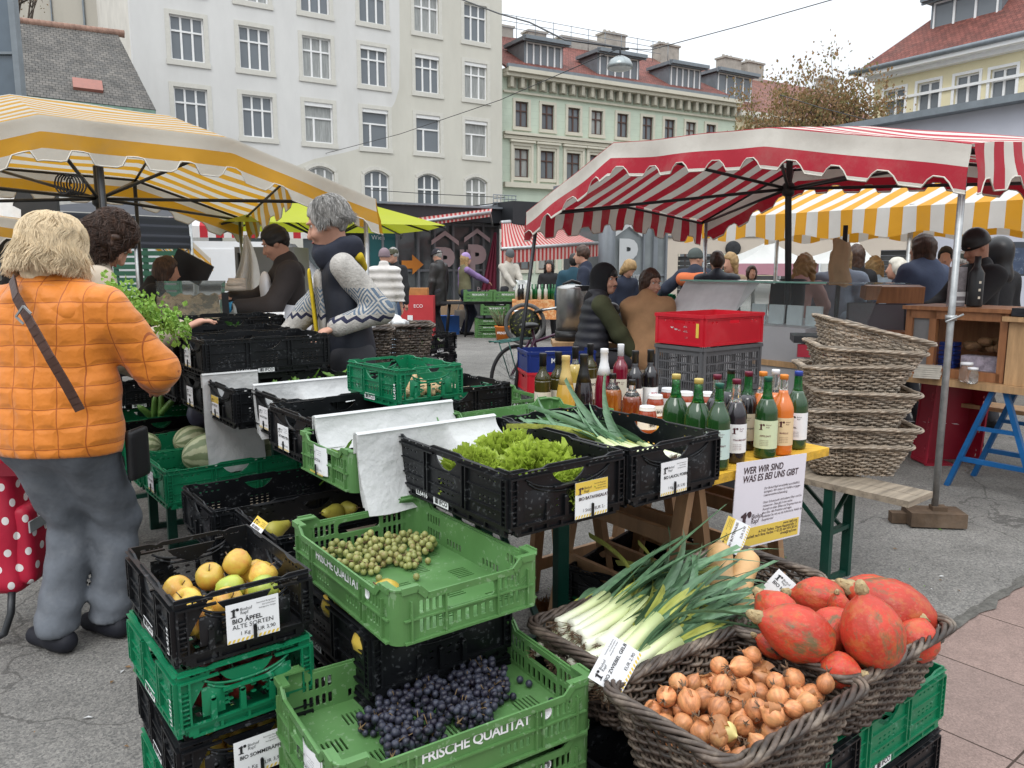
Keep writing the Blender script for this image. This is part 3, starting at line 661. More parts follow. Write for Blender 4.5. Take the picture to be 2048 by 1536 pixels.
def fruit_crate():
    L_, W_, h, t = .595, .395, .128, .0045; m = OLV
    root = bpy.data.objects.new('fruit_crate', None); C.objects.link(root)
    lo = h-.022
    fl = []
    for i in range(6):
        for j in range(4): fl += [rrect(-L_/2+.045+i*.088+k*.0105, -W_/2+.045+j*.082, -L_/2+.045+i*.088+k*.0105+.005, -W_/2+.045+j*.082+.05, .002, 1) for k in range(6) if (i+j) % 2 == 0]
    mb = MB(); mb.add(*plate(rrect(-L_/2+.006,-W_/2+.006,L_/2-.006,W_/2-.006,.02), fl, .005), 0, Matrix.Translation((0,0,.012))); mb.build('floor', m, root)
    def side(W, long):
        mb = MB(); c = .06
        out = [(-W/2+.025,.004),(W/2-.025,.004),(W/2-.025,h),(W/2-c,h),(W/2-c-.022,lo),(-W/2+c+.022,lo),(-W/2+c,h),(-W/2+.025,h)]
        H = []
        if long:
            for x0, n in ((-W/2+.06,5),(W/2-.06-.075,5)):
                H += slotgrid(x0, x0+.075, n, .022, .052, 1, .0095, .026); H += slotgrid(x0, x0+.075, n, .062, .094, 1, .0095, .026)
            H += slotgrid(-.13, -.05, 5, .022, .045, 1, .0095, .02) + slotgrid(.05, .13, 5, .022, .045, 1, .0095, .02)
        else:
            for x0 in (-W/2+.045, W/2-.045-.08): H += slotgrid(x0, x0+.08, 5, .02, .056, 1, .0105, .032) + slotgrid(x0, x0+.08, 5, .062, .098, 1, .0105, .03)
            H += slotgrid(-.065, .065, 6, .016, .05, 1, .0125, .028); H.append(rrect(-.065,.06,.065,.093,.012))
        mb.add(*plate(out, H, t))
        P = [(-W/2+.02,h-.003),(-W/2+c,h-.003),(-W/2+c+.022,lo-.003),(W/2-c-.022,lo-.003),(W/2-c,h-.003),(W/2-.02,h-.003)]
        for a, b in zip(P, P[1:]): mb.beam((a[0],a[1],.005), (b[0],b[1],.005), .015, .005, 0, (0,0,1))
        mb.box((0,.007,.005),(W-.05,.005,.012)); mb.box((0,.057,.004),(W-.05,.004,.009))
        for x in ((-W/2+.05,-W/2+.14,-.14,.14,W/2-.14,W/2-.05) if long else (-W/2+.042,-.07,.07,W/2-.042)): mb.box((x,.052,.005),(.004,.094,.010))
        return mb
    sl_, ss = side(L_, True).mesh('long_wall', m), side(W_, False).mesh('short_wall', m)
    cm = MB()
    for k in range(7):
        a = PI/2*k/6; 
    P = [(.03*math.cos(PI/2*k/6), .03*math.sin(PI/2*k/6)) for k in range(7)]; P = [(.03,-.03)]+P+[(-.03,.03)]; I = [(x*.86-.0005 if False else x-.005*math.cos(PI/4), y-.005*math.sin(PI/4)) for x, y in P]
    cm.add(*plate(P+I[::-1], [], h-.004), 0, Matrix.Translation((0,0,h/2)))
    cm.add(*plate([(.033,-.035)]+[(.033*math.cos(PI/2*k/6), .033*math.sin(PI/2*k/6)) for k in range(7)]+[(-.035,.033),(-.035,.012),(.012,.012),(.012,-.035)], [], .004), 0, Matrix.Translation((0,0,h-.0012)))
    for k in range(9): cm.beam((.0305,-.03,.03+k*.006),(.0305,-.005,.045+k*.006),.0015,.0015)
    cm = cm.mesh('corner_post', m)
    for sx_ in (-1,1):
        o = link('long_wall', sl_, root); o.matrix_local = frame((0,sx_*(W_/2-.004),0), (-sx_,0,0), (0,0,1), (0,sx_,0))
        o = link('short_wall', ss, root); o.matrix_local = frame((sx_*(L_/2-.004),0,0), (0,sx_,0), (0,0,1), (sx_,0,0))
        tx = MB(); tx.text('FRISCHE QUALIT\u00c4T', .031, Matrix.Translation((0,.074,.0035)), 0, .02, 'CENTER', 0, .92); tx2 = MB(); tx2.text('UNVER\u00c4USSERLICHE LEIHSTEIGE', .0145, Matrix.Translation((0,.059,.0035)), 0, .006, 'CENTER'); tx.lathe([(.014,0),(.0142,.0004),(.0105,.0004),(.0105,0)], 16, 0, Matrix.Translation((.168,.083,.0033))); tx.text('a', .017, Matrix.Translation((.1635,.079,.0035)), 0, .02)
        o = tx.build('lettering', STK, root); o.matrix_local = frame((0,sx_*(W_/2-.004),0), (-sx_,0,0), (0,0,1), (0,sx_,0)); o2 = tx2.build('small_lettering', STK, root); o2.matrix_local = o.matrix_local
        for sy_ in (-1,1):
            o = link('corner_post', cm, root); o.location = (sx_*(L_/2-.031), sy_*(W_/2-.031), 0); o.rotation_euler = (0,0,{(1,1):0,(-1,1):PI/2,(-1,-1):PI,(1,-1):-PI/2}[(sx_,sy_)])
    return root
PROTO = {}
def crate(kind, col, r, l, z, label, long='r', turn=0, cat='crate', group=None):
    k = (kind, col)
    first = k not in PROTO
    if first: PROTO[k] = fruit_crate() if kind == 'fruit' else ifco(kind, col)
    o = PROTO[k] if first else copy_tree(PROTO[k])
    L_, W_ = dict(big=(.6,.4), small=(.4,.3), fruit=(.6,.4))[kind]
    o.location = LT(r+(L_ if long == 'r' else W_)/2, l+(W_ if long == 'r' else L_)/2, z); o.rotation_euler = (0,0,YAW+(0 if long == 'r' else PI/2)+turn)
    return setp(o, label, cat, group or {'black':'black folding crates of the stall','green':'green folding crates of the stall','leaf':'light green fruit crates of the stall'}[col])
# front row
zA = .026
for i, (c_, lb) in enumerate((('black','black crate on the ground at the bottom of the apple stack'),('green','green crate second from the ground in the apple stack'),('black','black crate of summer apples under the green apple crate'),('green','green crate of dark red fruit right under the old apple crate'),('black','open black crate of yellow apples on top of the front left stack'))):
    crate('small', c_, -.766+(.006 if i % 2 else 0)-(.012 if i == 3 else 0), .117+(.01 if i == 1 else 0), zA+i*.1555, lb, 'l', rad((0,.6,-.5,1.6,1)[i]))
crate('fruit','leaf', -.577, -.288, .445, 'light green crate holding dark blue grapes in the front', 'r', rad(-4.2))
crate('fruit','leaf', -.575, -.285, .320, 'light green crate directly under the dark grape crate', 'r', rad(-4))
for i in range(2): crate('big', 'black', -.57, -.28, .0+i*.16, 'black crate %s under the dark grape crates' % ('resting on the ground' if i == 0 else 'second from the ground'), 'r', rad(-4))
crate('fruit','leaf', -.369, -.094, .661, 'light green crate holding white grapes above the dark grapes', 'l', rad(-1))
crate('big','black', -.375, .02, .485, 'black crate of apples half hidden under the white grape crate', 'l')
crate('big','black', -.375, .02, .31, 'empty black crate under the half hidden apple crate', 'l')
crate('big','black', -.375, .02, .135, 'black crate near the ground below the white grapes', 'l')
# table rows
crate('big','black', 0, 0, .797, 'large black crate of lettuce with yellow price card', 'l', rad(-.5))
crate('big','black', .408, 0, .798, 'large black crate of leeks beside the lettuce crate', 'l', rad(.4))
crate('fruit','leaf', -.144, .582, .80, 'light green crate of salad leaves with a bent price card', 'r')
TB = .79
crate('big','black', -.105, .965, .79, 'black crate with white price card beside the salad leaf crate', 'r', rad(1))
crate('big','black', -.03, 1.38, .79, 'empty black crate between two white paper bags', 'r')
crate('big','black', -.105, 1.765, .79, 'black crate with a yellow price card and paper bag over its side', 'r')
crate('big','black', -.115, 2.17, .79, 'black crate underneath the widest black crate', 'r')
crate('big','black', -.115, 2.125, .968, 'wide black crate on top at the middle of the stall', 'r')
crate('big','black', -.13, 2.6, .79, 'black crate at table height behind the wide top crate', 'r')
crate('big','black', -.12, 2.6, .968, 'black crate in front of the reaching hand', 'r')
crate('big','black', .02, 3.05, .83, 'black crate of herbs with a white card lying on it', 'r')
crate('big','black', .02, 3.05, 1.007, 'topmost black crate of herbs near the young man in the apron', 'r')
crate('small','green', .284, 1.093, .936, 'green crate of walnuts raised on the black crates', 'l', rad(3))
crate('big','black', .50, 1.45, .75, 'black crate under the raised green walnut crate', 'r')
crate('small','green', .83, 1.60, .745, 'green crate of garlic to the right of the walnuts', 'l', rad(-5))
crate('fruit','leaf', .96, 1.75, .66, 'empty light green crate next to the bicycle wheel', 'r', rad(-6))
crate('fruit','leaf', .36, .60, .80, 'light green crate end peeking out behind the lettuce crate', 'r')
# bench row
BZ = .45
crate('big','green', -.36, 1.925, BZ, 'green crate of striped melons in the lower row', 'r', rad(1))
crate('big','green', -.37, 2.34, BZ, 'green crate of round melons behind the striped melons', 'r')
crate('big','black', -.36, 1.25, BZ, 'nearly empty black crate holding a few plums', 'r')
crate('big','black', -.285, .845, BZ, 'black crate of pears lined with brown paper', 'r')
crate('big','black', -.38, 2.77, BZ, 'black crate of cabbage beside the hem of the orange jacket', 'r')
crate('big','green', -.38, 3.19, BZ, 'green crate of cucumbers near the orange sleeve', 'r')
crate('big','black', -.40, 3.5, .63, 'black crate of tomatoes under the orange sleeve', 'r')
# stack right behind the baskets
for i in range(3): crate('small','black', 1.93, 3.8, .47+i*.156, 'black crate %s of the stack behind the wicker bag basket' % ('at the top','in the middle','at the bottom')[2-i], 'r', rad(20))
crate('small','black', 1.93, 3.8, .31, 'black crate lowest but one of the stack behind the wicker bag basket', 'r', rad(20))
# crates under the vegetable baskets
crate('big','green', .45, -.60, .21, 'green crate upside down under the pumpkin basket', 'r')
crate('big','black', .45, -.60, .03, 'black crate on the pavement under the pumpkin basket crate', 'r')
crate('big','black', -.0, -.61, .20, 'black crate under the onion basket', 'r', rad(1))
crate('big','black', .02, -.61, .02, 'black crate on the ground under the onion basket', 'r')
crate('big','black', .0, -.19, .2, 'black crate under the front leek basket', 'r')
crate('big','black', .0, -.19, .02, 'black crate on the ground under the leek basket', 'r')
crate('big','black', .62, -.19, .2, 'black crate under the butternut basket', 'r')
crate('big','black', .62, -.19, .02, 'black crate on the ground under the butternut basket', 'r')
for i in range(3): crate('big','black' if i else 'green', .86, .42, .02+i*.06, 'folded %s' % ('green crate at the bottom of the flat pile below the table','black crate in the middle of the flat pile below the table','black crate on top of the flat pile below the table')[i], 'r', .3)
# ---------------------------------------------------------------- wicker baskets
def strandy(m, a, b):
    N, L, bs = nodes(m); tc = N.new('ShaderNodeTexCoord'); mp = N.new('ShaderNodeMapping'); mp.inputs['Scale'].default_value = (7,7,95); L.new(tc.outputs['Object'], mp.inputs[0])
    nz = N.new('ShaderNodeTexNoise'); nz.inputs['Scale'].default_value = 1; nz.inputs['Detail'].default_value = 4; L.new(mp.outputs[0], nz.inputs['Vector']); mr = N.new('ShaderNodeMapRange'); mr.inputs[1].default_value = .32; mr.inputs[2].default_value = .68; mr.inputs[3].default_value = a; mr.inputs[4].default_value = b; L.new(nz.outputs[0], mr.inputs[0])
    v = N.new('ShaderNodeVectorMath'); v.operation = 'SCALE'; L.new(bs.inputs['Base Color'].links[0].from_socket, v.inputs[0]); L.new(mr.outputs[0], v.inputs['Scale']); L.new(v.outputs[0], bs.inputs['Base Color']); return m
WKD = strandy(mat('dark_wicker', (.055,.040,.031), .5, .5, 22, dirt=.6, dcol=(.32,.26,.20), dsc=8, detail=6), .3, 1.8)
WKL = strandy(mat('weathered_wicker', (.27,.215,.16), .6, .4, 22, dirt=.7, dcol=(.46,.41,.34), dsc=8, detail=6), .42, 1.6)
def rr_path(a, b, r, n):       # rounded rectangle, n points evenly spaced, with outward normal
    segs = [(2*(a-r)), PI*r/2, 2*(b-r), PI*r/2]*2; tot = sum(segs); out = []
    cs = [(-(a-r),-b,1,0),(a-r,-b+r,None,-PI/2),(a,-(b-r),0,1),(a-r,b-r,None,0),(a-r,b,-1,0),(-(a-r),b-r,None,PI/2),(-a,b-r,0,-1),(-(a-r),-(b-r),None,PI)]
    for i in range(n):
        d = tot*i/n
        for k, s_ in enumerate(segs):
            if d <= s_: break
            d -= s_
        x, y, dx, q = cs[k]
        if dx is not None: out.append((x+dx*d, y+q*d, q, -dx))
        else: t = q+d/r; out.append((x+r*math.cos(t), y+r*math.sin(t), math.cos(t), math.sin(t)))
    return out, tot
def basket(a, b, h, flare, m, layers, rs=.0042, rim=.0068, slant=0.0, seed=1):
    rnd = random.Random(seed); root = bpy.data.objects.new('wicker_basket', None); C.objects.link(root)
    _, tot = rr_path(a, b, .05, 10); ns = int(tot/.034)//2*2+1
    def ring(z, off, n):
        f = z/h; P, _ = rr_path(a-flare*(1-f)+off, b-flare*(1-f)+off, .05, n); return P
    zt = lambda x, z: z*(1+slant*x/a)
    st = MB(); n = ns
    for i in range(n):
        pts = []
        for j in range(4): z = h*j/3; p = ring(z, 0, n)[i]; pts.append((p[0], p[1], zt(p[0], z)))
        st.tube(pts, .0045, 5, cap=False)
    st.build('stakes', m, root)
    wv = MB(); smp = ns*5
    for j in range(layers):
        z = h*(j+.6)/(layers+.4); P = ring(z, 0, smp); pts = []; ph = j % 2; jz = rnd.uniform(-.0015,.0015); d2 = rnd.uniform(0, 6)
        for i, p in enumerate(P):
            w_ = math.cos(PI*(i/5+ph))*.0068; q = zt(p[0], z)+jz+.0018*math.sin(i*.11+d2)
            pts.append((p[0]+p[2]*w_, p[1]+p[3]*w_, q))
        wv.tube(pts, [rs*(1+.18*math.sin(i*.37+d2)) for i in range(len(pts))], 5, closed=True)
    wv.build('weave', m, root)
    rm = MB(); n = int(tot/.011); P = ring(h, .004, n); tw = int(tot/.17)
    for k in range(5):
        pts = []
        for i, p in enumerate(P): 
            t = 2*PI*(tw*i/n+k/5); o_ = math.cos(t)*rim*1.9; pts.append((p[0]+p[2]*o_, p[1]+p[3]*o_, zt(p[0], h)+math.sin(t)*rim*1.0+rim*.5+.0015*math.sin(i*.21+k)))
        rm.tube(pts, [rim*.86*(1+.15*math.sin(i*.13+k*2)) for i in range(n)], 6, closed=True)
    rm.build('rim', m, root)
    bs = MB(); bs.add(*plate(rrect(-a+flare,-b+flare,a-flare,b-flare,.05), [], .006), 0, Matrix.Translation((0,0,.006)))
    for i in range(14): y = (-1+2*(i+.5)/14)*(b-flare); bs.tube([(-a+flare,y,.011),(a-flare,y,.011)], .006, 5)
    bs.build('bottom', m, root); return root
BK0 = basket(.235, .168, .175, .045, WKD, 16, .0047, .0068, seed=3)
def place_basket(o, r, l, z, label, turn=0, group='dark wicker vegetable baskets', rot=None):
    o.location = LT(r, l, z); o.rotation_euler = rot or (0,0,YAW+turn); return setp(o, label, 'basket', group)
place_basket(BK0, .235, -.51, .385, 'dark wicker basket full of brown onions')
place_basket(copy_tree(BK0), .69, -.49, .388, 'dark wicker basket heaped with red orange pumpkins')
place_basket(copy_tree(BK0), .295, -.165, .385, 'dark wicker basket packed with long green leeks')
place_basket(copy_tree(BK0), .70, -.13, .388, 'dark wicker basket holding the pale butternut squashes')
BK1 = basket(.228, .172, .145, .055, WKL, 13, .0048, .0062, seed=5)
bb = PZ(1697, 938, .5); lean = [(0,0),(.02,-.01),(-.02,.015),(.01,0),(-.015,.01),(.02,0),(.03,.0)]
nm = ['lowest empty grey wicker basket sitting on the bench','empty wicker basket second from the bench','empty wicker basket third from the bench in the tall pile','empty wicker basket in the middle of the tall pile','empty wicker basket third from the top of the tall pile','empty wicker basket second from the top of the tall pile','topmost empty wicker basket tilted on the tall pile']
for i in range(7):
    o = BK1 if i == 0 else copy_tree(BK1)
    o.location = bb+Vector((lean[i][0], lean[i][1], (0,.085,.165,.25,.36,.445,.53)[i])); o.rotation_euler = ((0,0,0,.02,-.03,.02,0)[i], (0,.03,-.02,.04,-.02,.06,.24)[i], rad(-8)+(0,.06,-.04,.05,-.05,.03,.05)[i])
    setp(o, nm[i], 'basket', 'pile of empty wicker baskets on the bench')
# ---------------------------------------------------------------- tables, trestles, bench
WOOD = mat('pine_wood', (.42,.26,.13), .55, .25, 3, stretch=(8,8,1.2), bump=.15, bsc=30, dirt=.25, dcol=(.2,.11,.05), dsc=4)
WOODB = mat('beech_trestle', (.36,.21,.11), .5, .2, 3, stretch=(6,6,1), bump=.1, bsc=40)
OLDW = mat('grey_weathered_wood', (.29,.24,.18), .8, .45, 2.5, stretch=(1.5,14,14), bump=.4, bsc=25, dirt=.4, dcol=(.13,.11,.09), dsc=5)
YELP = mat('yellow_painted_plank', (.62,.36,.03), .5, .3, 3, stretch=(2,14,14), bump=.2, bsc=20, dirt=.4, dcol=(.40,.22,.07), dsc=5)
DGRN = mat('dark_green_steel', (.004,.045,.03), .4, .2, 6, dirt=.2, dcol=(.05,.07,.06), dsc=8)
STEEL = mat('galvanised_steel', (.36,.37,.37), .42, .25, 14, metal=.75, dirt=.25, dcol=(.2,.2,.19), dsc=10)
DSTL = mat('dark_steel', (.035,.037,.04), .4, .3, 8, metal=.4)
PAPER = mat('white_paper', (.66,.665,.66), .75, .03, 8, bump=1.0, bsc=22, trl=.25)
CARDW = mat('white_card', (.76,.77,.78), .5, .02, 5)
CARDY = mat('yellow_card', (.70,.50,.08), .5, .05, 5)
RINK = mat('dark_brown_ink', (.055,.03,.035), .6, 0)
def plank(mb, r0, l0, r1, l1, z, w, t, mi=0): a, b = LT(r0,l0,z-t/2), LT(r1,l1,z-t/2); mb.beam(a, b, w, t, mi)
def leg_frame(mb, r, l0, l1, z1, foot=.0, along='l', brace=None):
    f = (lambda q, z: LT(r, q, z)) if along == 'l' else (lambda q, z: LT(q, r, z))
    up = RX if along == 'l' else LX
    for q in (l0, l1): mb.beam(f(q,0), f(q,z1), .045, .028, 0, up)
    for z in (.012,.3): mb.beam(f(l0,z), f(l1,z), .028, .022 if z > .1 else .03)
    mb.beam(f(l0,z1-.02), f(l1,z1-.02), .03, .03)
def beer_table(label, r0, r1, l0, l1, z, name='market_table', top=WOOD, legs=((.2,.9),), cat='table', inset=.18):
    t = thing(name, label, cat, LT((r0+r1)/2,(l0+l1)/2,0)); iv = Matrix.Translation(-t.location)
    mb = MB(); mb.M = iv; n = 3; wd = (r1-r0)/n
    for i in range(n): plank(mb, r0+wd*(i+.5), l0, r0+wd*(i+.5), l1, z, wd-.004, .026)
    mb.build('table_top', top, t)
    for l in (l0+inset, l1-inset):
        mb = MB(); mb.M = iv; leg_frame(mb, l, r0+.04, r1-.04, z-.03, along='r'); d = .35 if l < (l0+l1)/2 else -.35
        for r in (r0+.12, r1-.12): mb.beam(LT(r,l,.33), LT(r,l+d,z-.04), .02, .012)
        mb.build('leg', DGRN, t)
    return t
beer_table('wooden market table on dark green folding legs under the lettuce and leeks', .12, .50, .16, 2.2, .79)
beer_table('wooden market table behind the first one under the far black crates', -.05, .46, 2.22, 4.2, .79)
beer_table('low wooden bench with green legs under the melon and plum crates', -.2, .1, .8, 2.9, .448, 'market_bench', OLDW, cat='bench')
t = beer_table('second low bench in the back row under the cucumbers', -.2, .1, 2.95, 4.0, .448, 'market_bench', OLDW, cat='bench')
# grey weathered bench carrying the wicker pile
e0, e1 = PZ(1803,1000,.49), PZ(1852,980,.49); ax = (e1-e0); wv_ = ax.length; ax.normalize(); lx_ = Vector((-ax.y,ax.x,0)); o_ = (e0+e1)/2
t = thing('market_bench', 'grey weathered wooden bench on green steel legs under the wicker pile', 'bench', (o_.x,o_.y,0), math.atan2(ax.y,ax.x))
mb = MB(); mb.M = rotz(0)
for i in range(2): mb.box(((i-.5)*wv_/2,1.05,.476),(wv_/2-.004,2.16,.028))
mb.build('seat', OLDW, t)
for y in (.33,1.75):
    mb = MB()
    for x in (-.095,.095): mb.box((x,y,.23),(.028,.042,.46)); mb.beam((x*.8,y,.22),(x*.6,y+.27 if y < 1 else y-.27,.455),.012,.016)
    for z in (.015,.25): mb.box((0,y,z),(.17,.03,.02))
    mb.beam((-.09,y,.28),(.09,y,.43),.02,.01); mb.build('leg', DGRN, t)
# yellow plank table on trestles
t = thing('trestle_table', 'yellow painted plank table top on wooden trestles carrying the bottles', 'table', LT(1.25,.6,0)); iv = Matrix.Translation(-t.location)
for i in range(4):
    mb = MB(); mb.M = iv; l = .175+.1+i*.215; mb.beam(LT(.80,l,.745),LT(1.70-(0 if i == 0 else .03*i),l,.745),.208,.032); mb.build('plank', YELP, t)
def trestle(c0, d, n, ln, sp_, label, rz_=.13):
    t = thing('wooden_trestle', label, 'trestle', (c0.x,c0.y,0), 0, 'wooden trestles under the yellow planks'); up = Vector((0,0,.722))
    for s_ in (-1, 1):
        mb = MB(); F, T = n*(sp_*s_), n*(.02*s_)+up
        for b in (d*0, d*ln): mb.beam(b+F, b+T, .032, .052, 0, d)
        for z in (rz_, .52): k = z/.722; o_ = F*(1-k)+n*(.02*s_*k)+Vector((0,0,z)); mb.beam(o_+d*.02, d*(ln-.02)+o_, .02, .055)
        mb.build('leg_frame', WOODB, t)
    mb = MB(); mb.beam(up-d*.04, up+d*(ln+.04), .045, .012); mb.build('top_rail', WOODB, t)
gA, gB = PZ(1130,1216), PZ(1222,1133); mid = gB-RX*.5; ctr = (gA+mid)/2; nn = (gA-mid); nn = (nn-RX*nn.dot(RX)); spn = nn.length/2
trestle(ctr, RX, nn.normalized(), .52, spn, 'wooden trestle with cross rails standing beside the green table leg')
trestle(LT(1.0,.27), LX, RX, .55, .17, 'wooden trestle seen end on below the juice bottles', .3)
trestle(LT(1.47,.30), LX, RX, .55, .17, 'wooden trestle partly hidden behind the printed sign', .3)
# brown coir brush on the ground
mb = MB(); c_ = PZ(1108,1225); 
rn = random.Random(2)
for i in range(420): a = rn.uniform(0,2*PI); rr = rn.random()**.5; x, y = .09*rr*math.cos(a), .05*rr*math.sin(a); mb.tube([(x,y,0),(x*1.15+rn.uniform(-.012,.012),y*1.15,.05+rn.uniform(-.01,.012))],.0016,3,cap=False)
o = mb.build('brush', mat('coir', (.20,.09,.03), .9, .3, 20)); o.location = c_; setp(o, 'rusty brown bristly coir brush on the asphalt by the trestle foot', 'brush')
# ---------------------------------------------------------------- the logo, cards, the big sign
LOGO = [(0,0),(.46,0),(.46,.06),(.36,.08),(.36,.5),(.42,.62),(.5,.68),(.47,.6),(.52,.52),(.62,.5),(.71,.56),(.72,.68),(.64,.77),(.52,.76),(.42,.7),(.36,.6),(.36,.78),(.04,.64),(.04,.58),(.16,.55),(.16,.09),(0,.06)]
_lg = plate(LOGO, [], .0004)
def logo(mb, x, y, s_, z, mi=1): mb.add([(x+p[0]*s_, y+p[1]*s_, z+p[2]) for p in _lg[0]], _lg[1], mi); 
def card(P, xd, nrm, lines, yellow=False, w=.105, h=.085, label='', curl=.0, tilt=0, price='', clips=True):
    t = thing('price_card', label, 'price card', (0,0,0), 0, 'price cards on the crates')
    xd = Vector(xd).normalized(); nrm = Vector(nrm).normalized(); yd = nrm.cross(xd)
    t.matrix_world = frame(P, xd, yd, nrm) @ rotz(tilt)
    mb = MB(); cz = lambda x, y: curl*((x/w*2)**2)-abs(curl)*.3
    def cf(u, v): x, y = (u-.5)*w, (v-.5)*h; return (x, y, cz(x,y))
    mb.grid(cf, 8, 4, 0); mb.grid(lambda u, v: (lambda p: (p[0],p[1],p[2]-.0012))(cf(1-u,v)), 8, 4, 0)
    if yellow: mb.grid(lambda u, v: (lambda p: (p[0],p[1],p[2]+.0004))(cf(u,.67+.33*v)), 8, 1, 2)
    for i in range(12): mb.add([((-.5+i/12)*w,-.5*h+.001,.0006),((-.5+i/12+.045)*w,-.5*h+.001,.0006),((-.5+i/12+.075)*w,-.41*h,.0006),((-.5+i/12+.03)*w,-.41*h,.0006)],[(0,1,2,3)],2)
    mb.build('sheet', [CARDW, INK, CARDY], t)
    tx = MB(); logo(tx, -.42*w, .16*h, .022*w/.1, .0012, 0)
    tx.text('Biohof', .0085*w/.1, Matrix.Translation((-.24*w,.29*h,.0012)), 0, 0); tx.text('Rapf', .0085*w/.1, Matrix.Translation((-.24*w,.20*h,.0012)), 0, 0)
    for i, l_ in enumerate(('Seewinkel Burgenland','bio kontrolliert','biologischer Anbau')): tx.text(l_, .0042*w/.1, Matrix.Translation((.44*w,(.38-.07*i)*h,.0012)), 0, 0, 'RIGHT')
    for i, (l_, b_) in enumerate(lines): tx.text(l_, .0125*w/.1 if len(l_) < 13 else .0105*w/.1, Matrix.Translation((-.40*w,(.0-.155*i)*h,.0012)), 0, b_)
    if price: tx.text(price, .0105*w/.1, Matrix.Translation((.42*w,-.33*h,.0012)), 0, .0, 'RIGHT')
    tx.build('print', RINK if yellow else INK, t)
    if clips:
        cl = MB(); cl.box((.02*w,-.34*h,.003),(.007,.36*h,.003)); cl.lathe([(.0035,-.0015),(.0035,.0015)],8,0,Matrix.Translation((.02*w,-.16*h,.003))); cl.build('clip', BLK, t)
    return t
NL, NR = -LX, -RX
card(LT(-.605,.100,.728), RX, NL, (('BIO \u00c4PFEL',.02),('ALTE SORTEN',0)), False, .112, .086, 'white card reading BIO \u00c4PFEL ALTE SORTEN on the top apple crate', price='1 Kg   EUR 3,90')
card(LT(-.605,.100,.418), RX, NL, (('BIO SOMMER\u00c4PFEL',.02),), False, .112, .086, 'white card reading BIO SOMMER\u00c4PFEL low on the apple stack', price='1 Kg   EUR 3,90')
card(LT(.262,-.012,.862), RX, NL, (('BIO BATAVIASALAT',.025),), True, .115, .098, 'yellow topped card reading BIO BATAVIASALAT on the lettuce crate', price='1 St\u00fcck  EUR 2,-')
card(LT(.585,-.012,.866), RX, NL, (('BIO LAUCH, PORREE',.025),), False, .112, .098, 'white card reading BIO LAUCH, PORREE on the leek crate', price='1 Kg  EUR 5,90')
xl = -LX
def endcard(r, l, z, txt, y, label, price='1 Kg  EUR 4,90', w=.10, h=.09, curl=0): return card(LT(r,l,z), xl, NR, ((txt,.02),), y, w, h, label, price=price, curl=curl)
endcard(-.16,.80,.865,'BIO RUCOLA',False,'curled white card on the light green salad leaf crate',curl=-.012)
endcard(-.117,1.19,.862,'BIO KAROTTEN',False,'white card on the black crate left of the long paper bag')
endcard(-.042,1.6,.862,'BIO ROTE R\u00dcBEN',False,'white card half hidden between two black crates')
endcard(-.117,1.99,.862,'BIO FENCHEL',True,'yellow topped card on the crate beside the square white paper bag')
endcard(-.127,2.35,.86,'BIO SPINAT',False,'white card on the lower crate under the wide black crate')
endcard(-.127,2.35,1.045,'BIO KRAUT',False,'white card on the widest top black crate')
endcard(-.142,2.78,.865,'BIO ZWIEBEL',True,'yellow topped card between two black crates near the orange elbow')
endcard(-.132,2.78,1.05,'BIO LAUCH',False,'white card below the beige sleeve')
endcard(-.412,3.7,.72,'BIO PARADEISER',True,'yellow topped card beside the orange cuff')
endcard(-.372,2.12,.54,'BIO MELONEN',False,'grey white card on the green striped melon crate')
card(LT(-.30,.98,.62), xl, NR+Vector((0,0,.9)), (('BIO BIRNEN',.02),), True, .10, .075, 'yellow card clipped on the edge of the pear crate', price='EUR 3,90')
card(LT(-.40,-.13,.50), xl, NR, (('BIO TRAUBEN',.02),), False, .10, .08, 'curled white card on the short side of the dark grape crate', curl=-.012).location = LT(-.592,-.13,.505)
# cards standing in the baskets, tilted
def stickcard(P, yaw_, lean_, roll, lines, y, label, price): 
    xd = Vector((math.cos(yaw_),math.sin(yaw_),0)); n = Vector((math.sin(yaw_),-math.cos(yaw_),.35)); return card(P, xd, n, lines, y, .105, .082, label, tilt=roll, price=price, clips=False)
stickcard(LT(.04,-.335,.60), rad(8), 0, rad(56), (('BIO ZWIEBEL GELB',.02),), False, 'tilted white card reading BIO ZWIEBEL GELB between leeks and onions', 'EUR 2,90')
stickcard(PD(1468,1072,2.42), rad(10), 0, rad(62), (('BIO BUTTERNUSS',.02),), True, 'tilted yellow topped card above the butternut basket', 'EUR 3,90')
stickcard(PD(1568,1186,2.08), rad(-12), 0, rad(-40), (('BIO HOKKAIDO',.02),), False, 'white card tucked behind the red pumpkins', 'EUR 3,90')
card(PD(548,630,5.5), (1,.2,0), (0,-.35,1), (('BIO KR\u00c4UTER',.02),), False, .14, .10, 'white card lying on the herbs in the far black crate', price='EUR 2,-', clips=False)
# the printed sign hanging on the yellow plank
class VP:
    def __init__(s, o, d): s.o, s.d = o, d.normalized(); s.n = Vector((-s.d.y,s.d.x,0))
    def hit(s, u, v): r = ray(u,v); c = Vector((0,0,CAMH)); t_ = (s.o-c).dot(s.n)/r.dot(s.n); return c+r*t_
pl = VP(LT(1.2,.16), RX)
q = [pl.hit(*p) for p in ((1474,940),(1610,894),(1602,1066),(1458,1108))]
w_ = ((q[1]-q[0]).dot(RX)+(q[2]-q[3]).dot(RX))/2; zt, zb_ = (q[0].z+q[1].z)/2, (q[2].z+q[3].z)/2; h_ = zt-zb_
t = thing('info_sign', 'white and yellow laminated sign reading WER WIR SIND WAS ES BEI UNS GIBT', 'sign')
c_ = (q[0]+q[1]+q[2]+q[3])/4; t.matrix_world = frame(Vector((c_.x,c_.y,(zt+zb_)/2)), RX, (0,0,1), -LX) @ rotz(rad(-3.5))
